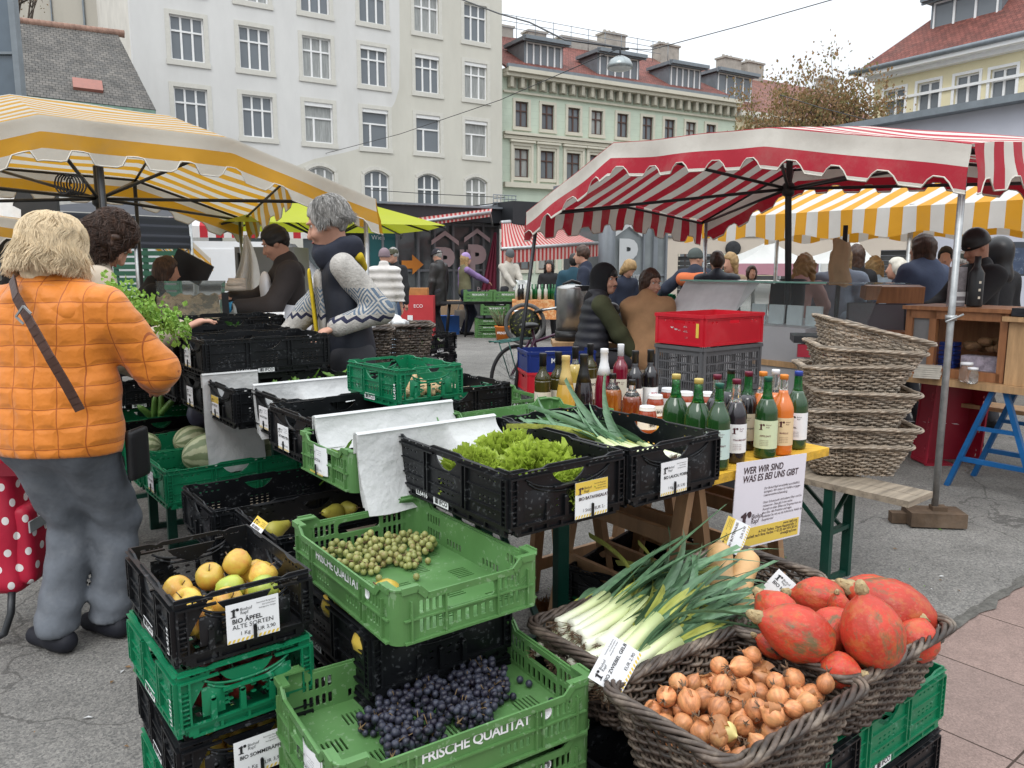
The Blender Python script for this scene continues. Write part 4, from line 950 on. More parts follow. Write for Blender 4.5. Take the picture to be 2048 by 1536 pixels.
mb = MB(); mb.box((0,0,0),(w_,h_,.003)); mb.box((.0,-.375*h_,.0018),(.93*w_,.21*h_,.0006),1); mb.build('sheet', [mat('sign_white',(.72,.69,.74),.25,.03,4), CARDY], t)
tx = MB(); T = lambda x, y: Matrix.Translation((x*w_,y*h_,.0026))
tx.text('WER WIR SIND', .082*w_, T(-.41,.36), 0, .02, shear=.15); tx.text('WAS ES BEI UNS GIBT', .082*w_, T(-.41,.265), 0, .02, shear=.15)
for i, l_ in enumerate(('Der Biohof Rapf wirtschaftet ausschlie\u00dflich','biologisch. Wir stehen f\u00fcr Vielfalt und gegen','Lebensmittelverschwendung.','','Unser Schwerpunkt sind seltene Obst- und Ge-','m\u00fcsesorten. Dazu gibt\u2019s eine reiche','Auswahl an edlen S\u00e4ften und Eingemachtem aus','dem Glas. Alle Produkte sind vegan.','Entdecken Sie mit uns die kulinarische Vielfalt des','Burgenlandes!')):
    if l_: tx.text(l_, .03*w_, T(-.1,.15-.041*i), 0, .0, shear=.2)
logo(tx, -.40*w_, -.29*h_, .21*w_, .0026, 0); tx.text('Biohof', .06*w_, T(-.25,-.17), 0, 0, shear=.2); tx.text('Rapf', .06*w_, T(-.25,-.225), 0, 0, shear=.2)
for i, l_ in enumerate(('www.rapf.com','A-7162 Tadten, Obere Hauptstra\u00dfe 17','Verlassenschaft nach Ilona Herbst: + 43 (0) 664 454 38 54','ernte@rapf.com')): tx.text(l_, .036*w_, T(.44,-.31-.04*i), 0, .015, 'RIGHT')
tx.build('print', RINK, t)
# ---------------------------------------------------------------- paper bags hung over crate walls
def paper_bag(label, l, r0, r1, z0, z1, seed, cut=None, side=-1):
    rn = random.Random(seed); mb = MB()
    def sheet(off):
        def f(u, v):
            r = r0+(r1-r0)*u; zlo = z0 if cut is None or u < cut[0] else cut[1]; z = z1-(z1-zlo)*v
            b = .013*mnoise.noise((r*11,z*11,seed+off*.7))+.018*mnoise.noise((r*4,z*5,seed*2+off*.2)); hang = .03*v*v+.012*off*v*v; z -= .012*mnoise.noise((r*5,off,seed))*v+.006*off*v
            return LT(r, l-.006-off*.003-b*v-hang, z+.003*mnoise.noise((r*6,seed,off)))
        return f
    for k in range(4): mb.grid(sheet(k+rn.random()*.3), 24, 12)
    mb.grid(lambda u, v: LT(r0+(r1-r0)*u, l-.02+.028*v, z1+.006*math.sin(PI*v)), 12, 4)
    mb.grid(lambda u, v: LT(r0+(r1-r0)*u, l+.01, z1-.06*v), 12, 2)
    o = mb.build('paper_bags', PAPER); return setp(o, label, 'paper bags', 'stacks of white paper bags hung on crates')
paper_bag('white paper bags hanging left of the lettuce crate', .572, -.135, .36, .775, .985, 1, (.62,.93))
paper_bag('long strip of white paper bags above the salad leaf crate', .955, -.10, .44, .885, .972, 2)
paper_bag('square stack of white paper bags over the yellow card crate', 1.755, -.03, .50, .775, .975, 3, (.34,.9))
paper_bag('white paper bags hanging far down above the melons', 2.13, -.13, .12, .56, .985, 4)
# ---------------------------------------------------------------- bottles and jars
def glassm(name, c, tr=.75, r=.06): return mat(name, c, r, 0, spec=.6, trans=tr, ior=1.45)
CLR = glassm('clear_glass', (.85,.88,.87), .95); GRG = glassm('green_glass', (.02,.22,.05), .8); OLG = glassm('olive_glass', (.10,.09,.02), .7)
LQ = {k: mat('liquid_'+k, c, .09, .1, 3, spec=.6, coat=.6) for k, c in dict(green=(.012,.05,.012), olive=(.05,.04,.008), black=(.008,.006,.008), gold=(.50,.30,.05), pink=(.16,.005,.02), amber=(.28,.08,.01), amber2=(.16,.03,.008), orange=(.62,.15,.015), red=(.30,.05,.02), dark=(.012,.008,.012), straw=(.42,.30,.06)).items()}
CAP = {k: mat('cap_'+k, c, .4, .06, spec=.5) for k, c in dict(black=(.012,.012,.013), gold=(.55,.40,.15), white=(.75,.76,.78), darkred=(.13,.01,.03), green=(.01,.09,.06), orange=(.68,.22,.03), blue=(.02,.05,.28), brass=(.52,.40,.12)).items()}
LBL = {k: mat('label_'+k, c, .6, .05, 20) for k, c in dict(cream=(.68,.62,.50), white=(.74,.74,.74), aqua=(.50,.62,.58), tan=(.52,.46,.34), lime=(.56,.62,.40), sand=(.70,.52,.30)).items()}
PROF = dict(
 wine=[(.028,0),(.0365,.004),(.0375,.012),(.0375,.19),(.036,.205),(.029,.222),(.019,.236),(.0155,.248),(.0145,.30),(.0155,.302),(.0155,.315)],
 sekt=[(.03,0),(.042,.004),(.0435,.015),(.0435,.11),(.041,.15),(.033,.195),(.023,.235),(.0175,.262),(.0165,.30),(.0185,.302),(.0175,.318)],
 juice=[(.03,0),(.039,.004),(.041,.012),(.041,.165),(.040,.18),(.034,.20),(.025,.217),(.0175,.235),(.0155,.255),(.0145,.285),(.0145,.30)],
 fat=[(.03,0),(.046,.005),(.0485,.015),(.0485,.15),(.0465,.172),(.036,.198),(.024,.215),(.018,.235),(.0155,.26),(.0155,.30)],
 spirit=[(.03,0),(.042,.004),(.0435,.012),(.0435,.105),(.041,.125),(.031,.145),(.02,.158),(.0155,.172),(.015,.205)],
 jar=[(.025,0),(.037,.004),(.040,.014),(.040,.075),(.037,.09),(.033,.10),(.032,.112)])
_bot = {}
BSPEC = []
def bottle(u, vt, kind, liq, cap, lab, label, glass=None, fill=.80, caph=None, txt='BIO!', tc=INK, z0=.762, tint=None):
    prof = PROF[kind]; H = prof[-1][1]; P = PZ(u, vt, z0+H+.004)
    t = thing('jar' if kind == 'jar' else 'bottle', label, 'jar' if kind == 'jar' else 'bottle', (P.x,P.y,z0), random.uniform(-.25,.25)+math.atan2(-P.x,P.y)*.4, 'jars on the yellow table' if kind == 'jar' else 'bottles on the yellow table')
    zf = H*fill; lo = [p for p in prof if p[1] < zf]; hi = [p for p in prof if p[1] > zf]
    for a, b in zip(prof, prof[1:]):
        if a[1] <= zf <= b[1]: k = (zf-a[1])/max(b[1]-a[1],1e-6); cut = (a[0]+(b[0]-a[0])*k, zf)
    mb = MB(); mb.lathe(lo+[cut], 28, 0); mb.lathe([cut]+hi, 28, 1); mb.build('glass', [LQ[liq], glass or CLR], t)
    ch = caph or (.055 if kind == 'wine' else .12 if kind == 'sekt' else .014)
    cz = H-ch; cpf = [(r_+.0012, z_) for r_, z_ in prof if z_ >= cz]
    for a, b in zip(prof, prof[1:]):
        if a[1] <= cz < b[1]: k = (cz-a[1])/(b[1]-a[1]); cpf = [(a[0]+(b[0]-a[0])*k+.0012, cz)]+cpf
    rr = cpf[-1][0]
    mb = MB(); mb.lathe(cpf+[(rr,H+.003),(rr-.002,H+.004),(.0,H+.004)], 24); mb.build('lid' if kind == 'jar' else 'cap', CAP[cap], t)
    if lab:
        R = max(p[0] for p in prof)+.0006; z1, z2 = (.04,.145) if kind in ('wine','juice') else (.035,.10) if kind != 'jar' else (.02,.07)
        lm = MB(); lm.grid(lambda a, b: (R*math.cos(-PI/2+(a-.5)*3.4), R*math.sin(-PI/2+(a-.5)*3.4), z1+(z2-z1)*b), 20, 1)
        lm.build('label', LBL[lab], t)
        tx = MB()
        def wrap(s_, sz, x, z, b=.02, mi=0):
            vs, fs = text_geo(s_, b, 'LEFT', 0, 1); Rr = R+.0006
            tx.add([(Rr*math.sin((x+p[0]*sz)/Rr), -Rr*math.cos((x+p[0]*sz)/Rr), z+p[1]*sz) for p in vs], fs, mi)
        if txt == 'BIO!': wrap('BIO!', .017, .004, z2-.035)
        else:
            vs = [((p[0]*.03-.026), p[1]*.03) for p in _lg[0]]; Rr = R+.0006
            tx.add([(Rr*math.sin(x/Rr), -Rr*math.cos(x/Rr), z2-.035+y) for x, y in vs], _lg[1]); wrap('Biohof', .007, .0, z2-.018, 0); wrap('Rapf', .007, .0, z2-.026, 0); wrap(txt, .0085, -.022, z1+.045)
        for i in range(4): wrap('biologischer Anbau', .0042, -.022 if txt != 'BIO!' else .0, z1+.03-.006*i, 0)
        tx.build('print', tc, t)
    return t
REDI = mat('red_ink', (.45,.03,.03), .6, 0); GRI = mat('green_ink', (.05,.25,.18), .6, 0); WINI = mat('wine_ink', (.12,.015,.03), .6, 0)
B = bottle
B(1086,706,'wine','olive','black','cream','wine bottle with green BIO print nearest the bicycle',OLG,.62,tc=GRI)
B(1117,703,'wine','olive','black','cream','wine bottle behind the gold capped sparkling wine',OLG,.62,tc=GRI)
B(1132,711,'sekt','gold','gold',None,'sparkling wine bottle with gold foil neck',CLR,.95)
B(1151,693,'wine','straw','black','cream','clear bottle of straw coloured wine with black capsule',CLR,.74)
B(1168,708,'sekt','dark','black',None,'sparkling wine bottle with matt black foil neck',OLG,.95)
B(1181,687,'wine','olive','black','cream','wine bottle farthest back behind the black foil bottle',OLG,.62)
B(1209,697,'sekt','pink','white',None,'pink sparkling wine bottle with white foil neck',CLR,.95)
B(1242,688,'wine','pink','white','cream','rose wine bottle with white capsule and red logo',CLR,.9,txt='ROS\u00c9',tc=WINI)
B(1271,701,'wine','black','black','white','black red wine bottle with red BIO print left of its twin',OLG,.9,tc=REDI)
B(1302,699,'wine','black','black','white','black red wine bottle with red BIO print beside the tan jacket',OLG,.9,tc=REDI)
B(1226,747,'spirit','amber','black',None,'squat clear bottle of light amber spirit',CLR,.66,.02)
B(1265,759,'spirit','amber2','black',None,'squat clear bottle of dark amber spirit',CLR,.66,.02)
B(1311,789,'jar','red','white','white','jar of tomato sauce with white lid in front of the leek crate',CLR,.9,.014)
for u, v, lb in ((1337,776,'jar of red spread with white lid between two large green bottles'),(1372,783,'jar of red sauce with white lid behind the large green bottles'),(1416,784,'jar with a white lid behind the aqua label bottle'),(1295,812,'low jar with a white lid beside the tomato sauce')): B(u,v,'jar','red','white','white',lb,CLR,.9,.014)
B(1353,748,'fat','green','brass',None,'large green bottle with brass cap beside the sauce jar',GRG,.72)
B(1398,757,'fat','green','brass',None,'large green bottle with brass cap right of its twin',GRG,.72)
B(1440,766,'juice','green','green','aqua','green bottle with an aqua label at the leek crate corner',GRG,.8,txt='BIRNENSAFT',tc=WINI)
B(1474,758,'juice','dark','darkred','white','clear bottle of dark juice with dark red cap and fruit label',CLR,.74,txt='TRAUBENSAFT',tc=WINI)
B(1498,743,'juice','black','darkred','tan','dark juice bottle with dark red cap and tan label',GRG,.72,txt='TRAUBENSAFT',tc=INK)
B(1435,749,'juice','dark','darkred',None,'dark red capped bottle standing in the second row',CLR,.72)
B(1463,738,'juice','black','black',None,'dark capped green bottle at the back of the juice bottles',GRG,.72)
B(1537,753,'juice','green','green','lime','dark green bottle with lime label beside the orange juice',GRG,.74,txt='APFELSAFT',tc=WINI)
B(1527,743,'juice','orange','orange',None,'orange juice bottle with orange cap in the second row',CLR,.74)
B(1552,739,'juice','orange','white',None,'orange juice bottle with white cap in the second row',CLR,.72)
B(1569,749,'juice','orange','orange','sand','bottle of orange apricot juice reading MARILLE',CLR,.82,txt='MARILLE',tc=WINI)
B(1598,742,'juice','green','blue','white','green bottle with a blue cap at the right end of the plank',GRG,.76,txt='APFEL',tc=INK)
# ---------------------------------------------------------------- vegetables and fruit
def drop_pack(rs, sample, floor, seed, tries=14, squash=1.0):
    rn = random.Random(seed); pl = []
    for r in rs:
        best = None
        for _ in range(tries):
            x, y = sample(rn, r); z = floor(x, y)+r*squash
            for (a, b, c, q) in pl:
                d2 = (x-a)**2+(y-b)**2; s_ = (r+q)*.97
                if d2 < s_*s_: z = max(z, c+math.sqrt(s_*s_-d2)*squash)
            if best is None or z < best[2]: best = (x, y, z)
        pl.append((*best, r))
    return pl
def streak(m, scale=(30,30,3), a=.65, b=1.35):
    N, L, bs = nodes(m); tc = N.new('ShaderNodeTexCoord'); mp = N.new('ShaderNodeMapping'); mp.inputs['Scale'].default_value = scale; L.new(tc.outputs['Object'], mp.inputs[0])
    nz = N.new('ShaderNodeTexNoise'); nz.inputs['Scale'].default_value = 1; nz.inputs['Detail'].default_value = 5; L.new(mp.outputs[0], nz.inputs['Vector'])
    mr = N.new('ShaderNodeMapRange'); mr.inputs[1].default_value = .3; mr.inputs[2].default_value = .7; mr.inputs[3].default_value = a; mr.inputs[4].default_value = b; L.new(nz.outputs[0], mr.inputs[0])
    v = N.new('ShaderNodeVectorMath'); v.operation = 'SCALE'; L.new(bs.inputs['Base Color'].links[0].from_socket, v.inputs[0]); L.new(mr.outputs[0], v.inputs['Scale']); L.new(v.outputs[0], bs.inputs['Base Color']); return m
def patch(m, col, scale, lo, hi, amt=1.0, stretch=None):   # blotches of a second colour
    N, L, bs = nodes(m); tc = N.new('ShaderNodeTexCoord'); src = tc.outputs['Object']
    oi = N.new('ShaderNodeObjectInfo'); ad = N.new('ShaderNodeVectorMath'); L.new(src, ad.inputs[0]); L.new(oi.outputs['Random'], ad.inputs[1]); src = ad.outputs[0]
    if stretch: mp = N.new('ShaderNodeMapping'); mp.inputs['Scale'].default_value = stretch; L.new(src, mp.inputs[0]); src = mp.outputs[0]
    nz = N.new('ShaderNodeTexNoise'); nz.inputs['Scale'].default_value = scale; nz.inputs['Detail'].default_value = 6; nz.inputs['Roughness'].default_value = .7; L.new(src, nz.inputs['Vector'])
    mr = N.new('ShaderNodeMapRange'); mr.inputs[1].default_value = lo; mr.inputs[2].default_value = hi; mr.inputs[4].default_value = amt; L.new(nz.outputs[0], mr.inputs[0])
    L.new(mixc(N, L, mr.outputs[0], bs.inputs['Base Color'].links[0].from_socket, col), bs.inputs['Base Color']); return m
ONI = patch(streak(mat('onion_skin', (.52,.215,.09), .38, .25, 20, rnd=.25, spec=.5), (110,110,14), .6, 1.4), (.55,.33,.14), 16, .5, .7, .6)
ONR = streak(mat('onion_root', (.16,.10,.06), .9, .3, 60), (200,200,40))
YON = mat('pale_onion', (.62,.52,.20), .4, .15, 20)
def onion(m, seed):
    rn = random.Random(seed); mb = MB(); root = bpy.data.objects.new('onion', None); C.objects.link(root); e = rn.uniform(.9,1.12)
    mb.lathe([(.0,-1*e),(.22,-.98*e),(.55,-.82*e),(.85,-.45*e),(1,.0),(.9,.42*e),(.6,.78*e),(.32,.98*e),(.17,1.16*e),(.12,1.3*e)], 18, 0, Matrix.Scale(.025,4)); mb.build('bulb', m, root)
    nb = MB()
    for i in range(5): a = rn.uniform(0,2*PI); nb.tube([(0,0,.028*e),(.003*math.cos(a),.003*math.sin(a),.036*e),(.009*math.cos(a),.009*math.sin(a),.042*e+rn.uniform(0,.006))],[.0028,.002,.0008],4)
    nb.build('tuft', ONR, root); nb = MB()
    for i in range(9): a = rn.uniform(0,2*PI); nb.tube([(0,0,-.0245*e),(.006*math.cos(a),.006*math.sin(a),-.030*e)],.0006,3,cap=False)
    nb.build('roots', ONR, root); return root
OP = [onion(ONI, 1), onion(ONI, 2), onion(YON, 3)]
rn = random.Random(5)
a_, b_ = .205, .138
def smp(rn, r): y = rn.uniform(-b_+r,b_*.88-r); return (rn.uniform(-a_+r+.02,a_-r), y)
fl = lambda x, y: .045+.012*(1-abs(x)/.2)-.04*max(0, -x-.1)/.1+.015*y/.1
pk = drop_pack([rn.uniform(.0185,.0255) for _ in range(112)], smp, fl, 3, 16)
pk.sort(key=lambda q: -q[2]); pk = pk[:104]
oc = LT(.235,-.51,.385); used = [0,0,0]
ol = 'brown skinned onion in the dark wicker onion basket'
for i, (x, y, z, r) in enumerate(pk):
    k = 2 if i == 21 else i % 2
    o = OP[k] if not used[k] else copy_tree(OP[k]); used[k] += 1
    o.location = oc+RX*x+LX*y+Vector((0,0,z)); o.rotation_euler = (rn.uniform(-1.6,1.6), rn.uniform(-1.6,1.6), rn.uniform(0,6.3)); s_ = r/.025; o.scale = (s_,s_,s_)
    setp(o, ol if k < 2 else 'single pale yellow peeled onion among the brown onions', 'onion', 'onions in the wicker basket')
# loose papery skins
mb = MB()
for i in range(34):
    x, y, z, r = rn.choice(pk[:60]); c_ = Vector((x+rn.uniform(-.01,.01), y+rn.uniform(-.01,.01), z+r*.9)); T = Matrix.Translation(c_) @ Euler((rn.uniform(-1,1),rn.uniform(-1,1),rn.uniform(0,6))).to_matrix().to_4x4(); s_ = rn.uniform(.008,.02)
    mb.M = T; mb.grid(lambda u, v: ((u-.5)*s_*2*(1-.5*v), (v-.5)*s_*2, .35*s_*(1-(2*u-1)**2)), 4, 3)
o = mb.build('onion_skins', mat('papery_skin',(.44,.20,.08),.35,.3,30,trl=.35)); o.location = oc; o.rotation_euler = (0,0,YAW); setp(o, 'loose papery onion skins lying over the onions', 'onion skins', kind='stuff')
# pumpkins
PMP = mat('pumpkin_skin', (.45,.042,.022), .42, .22, 9, rnd=.12, spec=.45, bump=.25, bsc=45)
patch(PMP, (.42,.13,.035), 22, .48, .62, .6); patch(PMP, (.10,.11,.05), 14, .535, .63, .85, (1,1,.5)); patch(PMP, (.52,.14,.09), 60, .56, .7, .5); patch(PMP, (.16,.13,.06), 70, .58, .68, .7)
STM = mat('pumpkin_stem', (.36,.27,.14), .8, .3, 40, bump=.4, bsc=80)
def pumpkin(seed):
    rn = random.Random(seed); root = bpy.data.objects.new('pumpkin', None); C.objects.link(root); ph = rn.uniform(0,6); nk = (.3,.24,.36)[seed % 3]
    prof = [(0,-1.0),(.10,-.985),(.3,-.95),(.62,-.80),(.88,-.48),(1,-.05),(.95,.3),(.78,.62),(.55,.88),(nk,1.08),(nk*.62,1.2),(nk*.4,1.24)]
    P = []
    for a, b in zip(prof, prof[1:]):
        for t in (0,.5): P.append((a[0]+(b[0]-a[0])*t, a[1]+(b[1]-a[1])*t))
    P.append(prof[-1])
    mb = MB(); mb.lathe(P, 40, 0, Matrix.Scale(.1,4), True, lambda a, z: 1+.014*math.cos(10*a+ph)+.03*mnoise.noise((math.cos(a)*1.2+seed,math.sin(a)*1.2,z*.8))); mb.build('fruit', PMP, root)
    st = MB(); st.tube([(0,0,.118),(.003,.002,.132),(.012,.006,.146)],[.028*nk/.3,.018,.015],8); [st.beam((.02*math.cos(k),.02*math.sin(k),.121),(.012*math.cos(k)+.008,.012*math.sin(k)+.004,.144),.006,.006) for k in range(6)]; st.build('stem', STM, root)
    bl = MB(); bl.lathe([(.012,-.0985),(.011,-.1005),(0,-.1012)],10); bl.build('blossom_scar', mat('scar',(.10,.085,.05),.9,.3,60), root); return root
PP = [pumpkin(k) for k in range(3)]; pu = [0,0,0]
def put_pumpkin(u, v, y, wpx, hpx, dirw, k, label):
    P = PD(u, v, y); s_ = wpx*(y*.989+(CAMH-P.z)*.149)/FPX/2/.1; e = hpx*(y*.989+(CAMH-P.z)*.149)/FPX/2/.112
    o = PP[k] if not pu[k] else copy_tree(PP[k]); pu[k] += 1; o.location = P
    o.rotation_euler = Vector(dirw).to_track_quat('Z','Y').to_euler(); o.scale = (s_,s_,e); setp(o, label, 'pumpkin', 'pumpkins in the wicker basket')
put_pumpkin(1744,1268,1.70,124,160,(-.2,.25,1),1,'large upright red pumpkin with green blotches in the middle of the basket')
put_pumpkin(1598,1268,1.72,112,165,(-.9,.1,.35),0,'oblong red pumpkin lying on its side in front')
put_pumpkin(1790,1222,1.96,120,180,(-.8,.3,.35),2,'big red pumpkin lying behind the upright green blotched one')
put_pumpkin(1745,1205,2.04,110,130,(-.7,.5,.2),0,'red pumpkin at the very back of the heap')
put_pumpkin(1640,1197,1.98,84,112,(-.9,.2,.1),1,'orange pumpkin with brown netting near the white card')
put_pumpkin(1555,1228,1.86,88,100,(-.5,.7,.5),2,'round red pumpkin at the left corner of the basket')
put_pumpkin(1661,1262,1.80,90,110,(.7,.1,.6),1,'orange red pumpkin between the oblong and the upright one')
put_pumpkin(1678,1212,1.88,44,60,(-.3,-.2,1),0,'small yellow green necked pumpkin peeking out of the heap')
put_pumpkin(1834,1282,1.84,84,96,(.5,.6,.5),2,'dark red pumpkin at the right end of the basket')
put_pumpkin(1678,1340,1.66,72,84,(.6,-.5,.1),0,'small red pumpkin low at the front rim with its stem forward')
put_pumpkin(1728,1325,1.74,84,90,(0,.3,1),2,'red pumpkin wedged underneath the upright one')
put_pumpkin(1545,1292,1.78,50,70,(-.8,.3,.4),1,'red pumpkin mostly hidden at the left under the oblong one')
# butternut squashes
BTN = patch(mat('butternut_skin', (.56,.34,.15), .45, .12, 10, rnd=.08), (.40,.22,.08), 14, .58, .7, .6)
def butternut():
    mb = MB(); root = bpy.data.objects.new('butternut_squash', None); C.objects.link(root)
    mb.lathe([(0,-.12),(.03,-.117),(.05,-.10),(.058,-.07),(.054,-.035),(.043,0),(.037,.04),(.038,.085),(.034,.11),(.02,.124),(0,.127)], 26); mb.build('fruit', BTN, root)
    st = MB(); st.tube([(0,0,.122),(.002,.0,.14)],[.011,.009],7); st.build('stem', STM, root); return root
for i, (u, v, y, d, lb) in enumerate(((1476,1172,2.18,(.5,.75,.55),'pale butternut squash standing up against the basket back'),(1440,1165,2.14,(.2,.9,.7),'butternut squash behind the leek leaves'),(1492,1222,2.05,(-.8,.3,.1),'butternut squash lying by the leek tips'))):
    o = butternut() if i == 0 else copy_tree(o); o.location = PD(u,v,y); o.rotation_euler = Vector(d).to_track_quat('Z','Y').to_euler(); setp(o, lb, 'squash', 'butternut squashes in the basket')
# leeks
LKS = mat('leek_shaft', (.62,.66,.42), .35, .1, 6)
N, L, b = nodes(LKS); tcn = N.new('ShaderNodeTexCoord'); sx = N.new('ShaderNodeSeparateXYZ'); L.new(tcn.outputs['Object'], sx.inputs[0]); rp = N.new('ShaderNodeValToRGB'); rp.color_ramp.elements[0].color = (.70,.70,.58,1); rp.color_ramp.elements[1].position = .26; rp.color_ramp.elements[1].color = (.28,.36,.10,1); e_ = rp.color_ramp.elements.new(.1); e_.color = (.60,.65,.36,1); L.new(sx.outputs[0], rp.inputs[0]); L.new(rp.outputs[0], b.inputs['Base Color'])
LKL = streak(mat('leek_leaf', (.10,.19,.10), .42, .22, 8, rnd=.18, trl=.12), (4,160,160), .7, 1.3)
LKY = streak(mat('leek_leaf_yellow', (.36,.38,.08), .45, .25, 8, trl=.15), (4,160,160), .7, 1.3)
def leek(seed, flat=1.0, cut=1.0):
    rn = random.Random(seed); root = bpy.data.objects.new('leek', None); C.objects.link(root); r = rn.uniform(.0125,.0175); ln = rn.uniform(.16,.2)
    mb = MB(); mb.tube([(0,0,0),(.004,0,0),(.02,0,0),(ln*.5,0,0),(ln,0,.004)],[r*.7,r*1.12,r,r*.95,r*1.1],12); mb.build('shaft', LKS, root)
    rt = MB(); [rt.tube([(0,rn.uniform(-r,r)*.6,rn.uniform(-r,r)*.6),(-rn.uniform(.01,.022),rn.uniform(-r,r)*1.3,rn.uniform(-r,r)*1.3)],.0008,3,cap=False) for _ in range(16)]; rt.build('roots', ONR, root)
    lv, ly = MB(), MB()
    for k in range(10):
        a = (k-4.5)/4.5*rn.uniform(.15,.3); up = rn.uniform(-.02,.24)*flat; L_ = rn.uniform(.22,.40)*cut; w0 = rn.uniform(.009,.017); tw = rn.uniform(-.7,.7); drp = rn.uniform(.0,.35) if rn.random() < .65 else rn.uniform(.6,1.1); bend = rn.gauss(0,.16); s0 = ln*rn.uniform(.72,.98); sharp = rn.random() < .45
        def f(u, v):
            t = u; x = s0+L_*t*math.cos(a*t); y = (k-4.5)*.0020+L_*t*math.sin(a)*(.4+.6*t)+L_*bend*t*t; z = .002+L_*t*(up-drp*t*t); wd = w0*(.8+.4*math.sin(PI*min(1,t*1.2)))*((1-t)**.5 if sharp else (1-.25*t)); q = (v-.5)*2
            ang = tw*t+.35*(1-t); return (x, y+q*wd*math.cos(ang), z+abs(q)*wd*(.55*(1-t)+.18)+q*wd*math.sin(ang))
        (ly if rn.random() < .16 else lv).grid(f, 10, 4)
    lv.build('leaves', LKL, root)
    if ly.v: ly.build('yellow_leaf', LKY, root)
    return root
LK = [leek(k) for k in range(5)]; lku = [0]*5
def put_leek(P, yaw, pitch, roll, label, group, s_=1.0):
    k = rn.randrange(5); o = LK[k] if not lku[k] else copy_tree(LK[k]); lku[k] += 1; o.location = P
    o.matrix_world = Matrix.Translation(P) @ Matrix.Rotation(yaw,4,'Z') @ Matrix.Rotation(-pitch,4,'Y') @ Matrix.Rotation(roll,4,'X') @ Matrix.Scale(s_,4); setp(o, label, 'leek', group)
rn = random.Random(11)
for i in range(30):
    lay = i//10; q = (i % 10)/9
    put_leek(LT(.045+rn.uniform(-.02,.06)+.02*lay, -.30+.25*q+rn.uniform(-.012,.012), .49+.026*lay+rn.uniform(0,.008)+.015*q), YAW+rad(rn.uniform(-6,13)+4*q), rad(rn.uniform(5,13)), rn.uniform(-1.2,1.2), 'long green leek in the dark wicker basket at the front', 'leeks in the wicker basket', rn.uniform(.98,1.2))
for i in range(22):
    lay = i//8; q = (i % 8)/7
    put_leek(LT(.52+.26*q+rn.uniform(-.02,.02), .07+rn.uniform(0,.05), .845+.022*lay), YAW+rad(90+rn.uniform(-2,24)), rad(rn.uniform(3,11)), rn.uniform(-1.2,1.2), 'cut leek lying in the black crate beside the lettuce', 'leeks in the black crate', rn.uniform(.82,.95))
# lettuce
LET = streak(mat('lettuce_leaf', (.40,.52,.07), .4, .25, 14, trl=.35, bump=.3, bsc=70), (40,40,40), .75, 1.25)
LETP = mat('lettuce_rib', (.52,.58,.26), .4, .15, 10, trl=.2)
def lettuce(seed, n=120):
    rn = random.Random(seed); root = bpy.data.objects.new('lettuce', None); C.objects.link(root); lv = MB()
    for i in range(n):
        a = i*2.399+rn.uniform(-.4,.4); f_ = (i+.5)/n; e = -.15+1.6*f_**1.15; d = Vector((math.cos(a)*math.cos(e), math.sin(a)*math.cos(e), .8*math.sin(e))); R_ = .105*rn.uniform(.82,1.1)
        up = (Vector((0,0,1))*.5+Vector((rn.uniform(-1,1),rn.uniform(-1,1),rn.uniform(-.5,1)))).normalized(); ax = d; sd = ax.cross(up).normalized(); nm = sd.cross(ax); ln = rn.uniform(.045,.075); w0 = rn.uniform(.032,.052); ph = rn.uniform(0,6); ph2 = rn.uniform(0,6); crl = rn.uniform(-.5,.9)
        def f(u, v):
            q = (u-.5)*2; e_ = max(0, v-.25)*(.5+.5*abs(q)); ruf = e_*.016*math.sin(q*11+ph)+e_*.010*math.sin(q*25+ph2+v*6)
            return d*(R_*.45+ln*v)+sd*(q*w0*(.25+.75*v**.7))+nm*(ruf+crl*.02*v*v+.010*q*q*v)+ax*(.006*math.sin(q*17+ph2)*v*v)+Vector((0,0,.02))
        lv.grid(f, 22, 5, 0, True, False, lambda i_, j_: 1 if (j_ < 1 and 8 < i_ < 13) else 0)
    lv.build('leaves', [LET, LETP], root)
    st = MB(); st.tube([(0,0,-.03),(0,0,.04)],[.018,.024],10); st.build('stalk', LETP, root); return root
lt = lettuce(1)
for i, (r, l, z, ro, s_, lb) in enumerate(((.25,.20,.845,(.15,.1,0),1.12,'large frilly green lettuce at the front of the black crate'),(.12,.33,.845,(-.1,-.35,1.9),.92,'paler frilly lettuce at the left of the black crate'),(.29,.40,.84,(.1,.2,4),1.08,'frilly lettuce at the back of the black crate'))):
    o = lt if i == 0 else copy_tree(lt); o.location = LT(r,l,z); o.rotation_euler = ro; o.scale = (s_,)*3; setp(o, lb, 'lettuce', 'lettuces in the black crate')
o = copy_tree(lt); o.location = LT(.24,.055,.875); o.rotation_euler = (1.5,0,.7); o.scale = (.55,)*3; setp(o, 'small lettuce showing its cut stalk in the crate handle', 'lettuce', 'lettuces in the black crate')
# loose salad leaves and herbs
def leafpile(name, P, rx, ry, n, m, seed, label, cat, h=.05):
    rn = random.Random(seed); mb = MB()
    for i in range(n):
        x, y, z = rn.uniform(-rx,rx), rn.uniform(-ry,ry), rn.uniform(0,h); T = Matrix.Translation((x,y,z)) @ Euler((rn.uniform(-.9,.9),rn.uniform(-.9,.9),rn.uniform(0,6.3))).to_matrix().to_4x4(); s_ = rn.uniform(.03,.06); mb.M = T
        mb.grid(lambda u, v: ((v-.2)*s_*2, (u-.5)*s_*.7*math.sin(PI*min(1,.15+v*.85))*(1+.35*math.sin(v*17)), .25*s_*(v**2)+.12*s_*abs(u-.5)), 4, 6)
        mb.tube([(-.4*s_,0,-.004),(-.1*s_,0,0),(.4*s_,0,.02*s_)],.0012,3,cap=False)
    o = mb.build(name, m); o.location = P; o.rotation_euler = (0,0,YAW); return setp(o, label, cat)
SAL = mat('salad_leaf', (.13,.26,.035), .45, .3, 10, trl=.25)
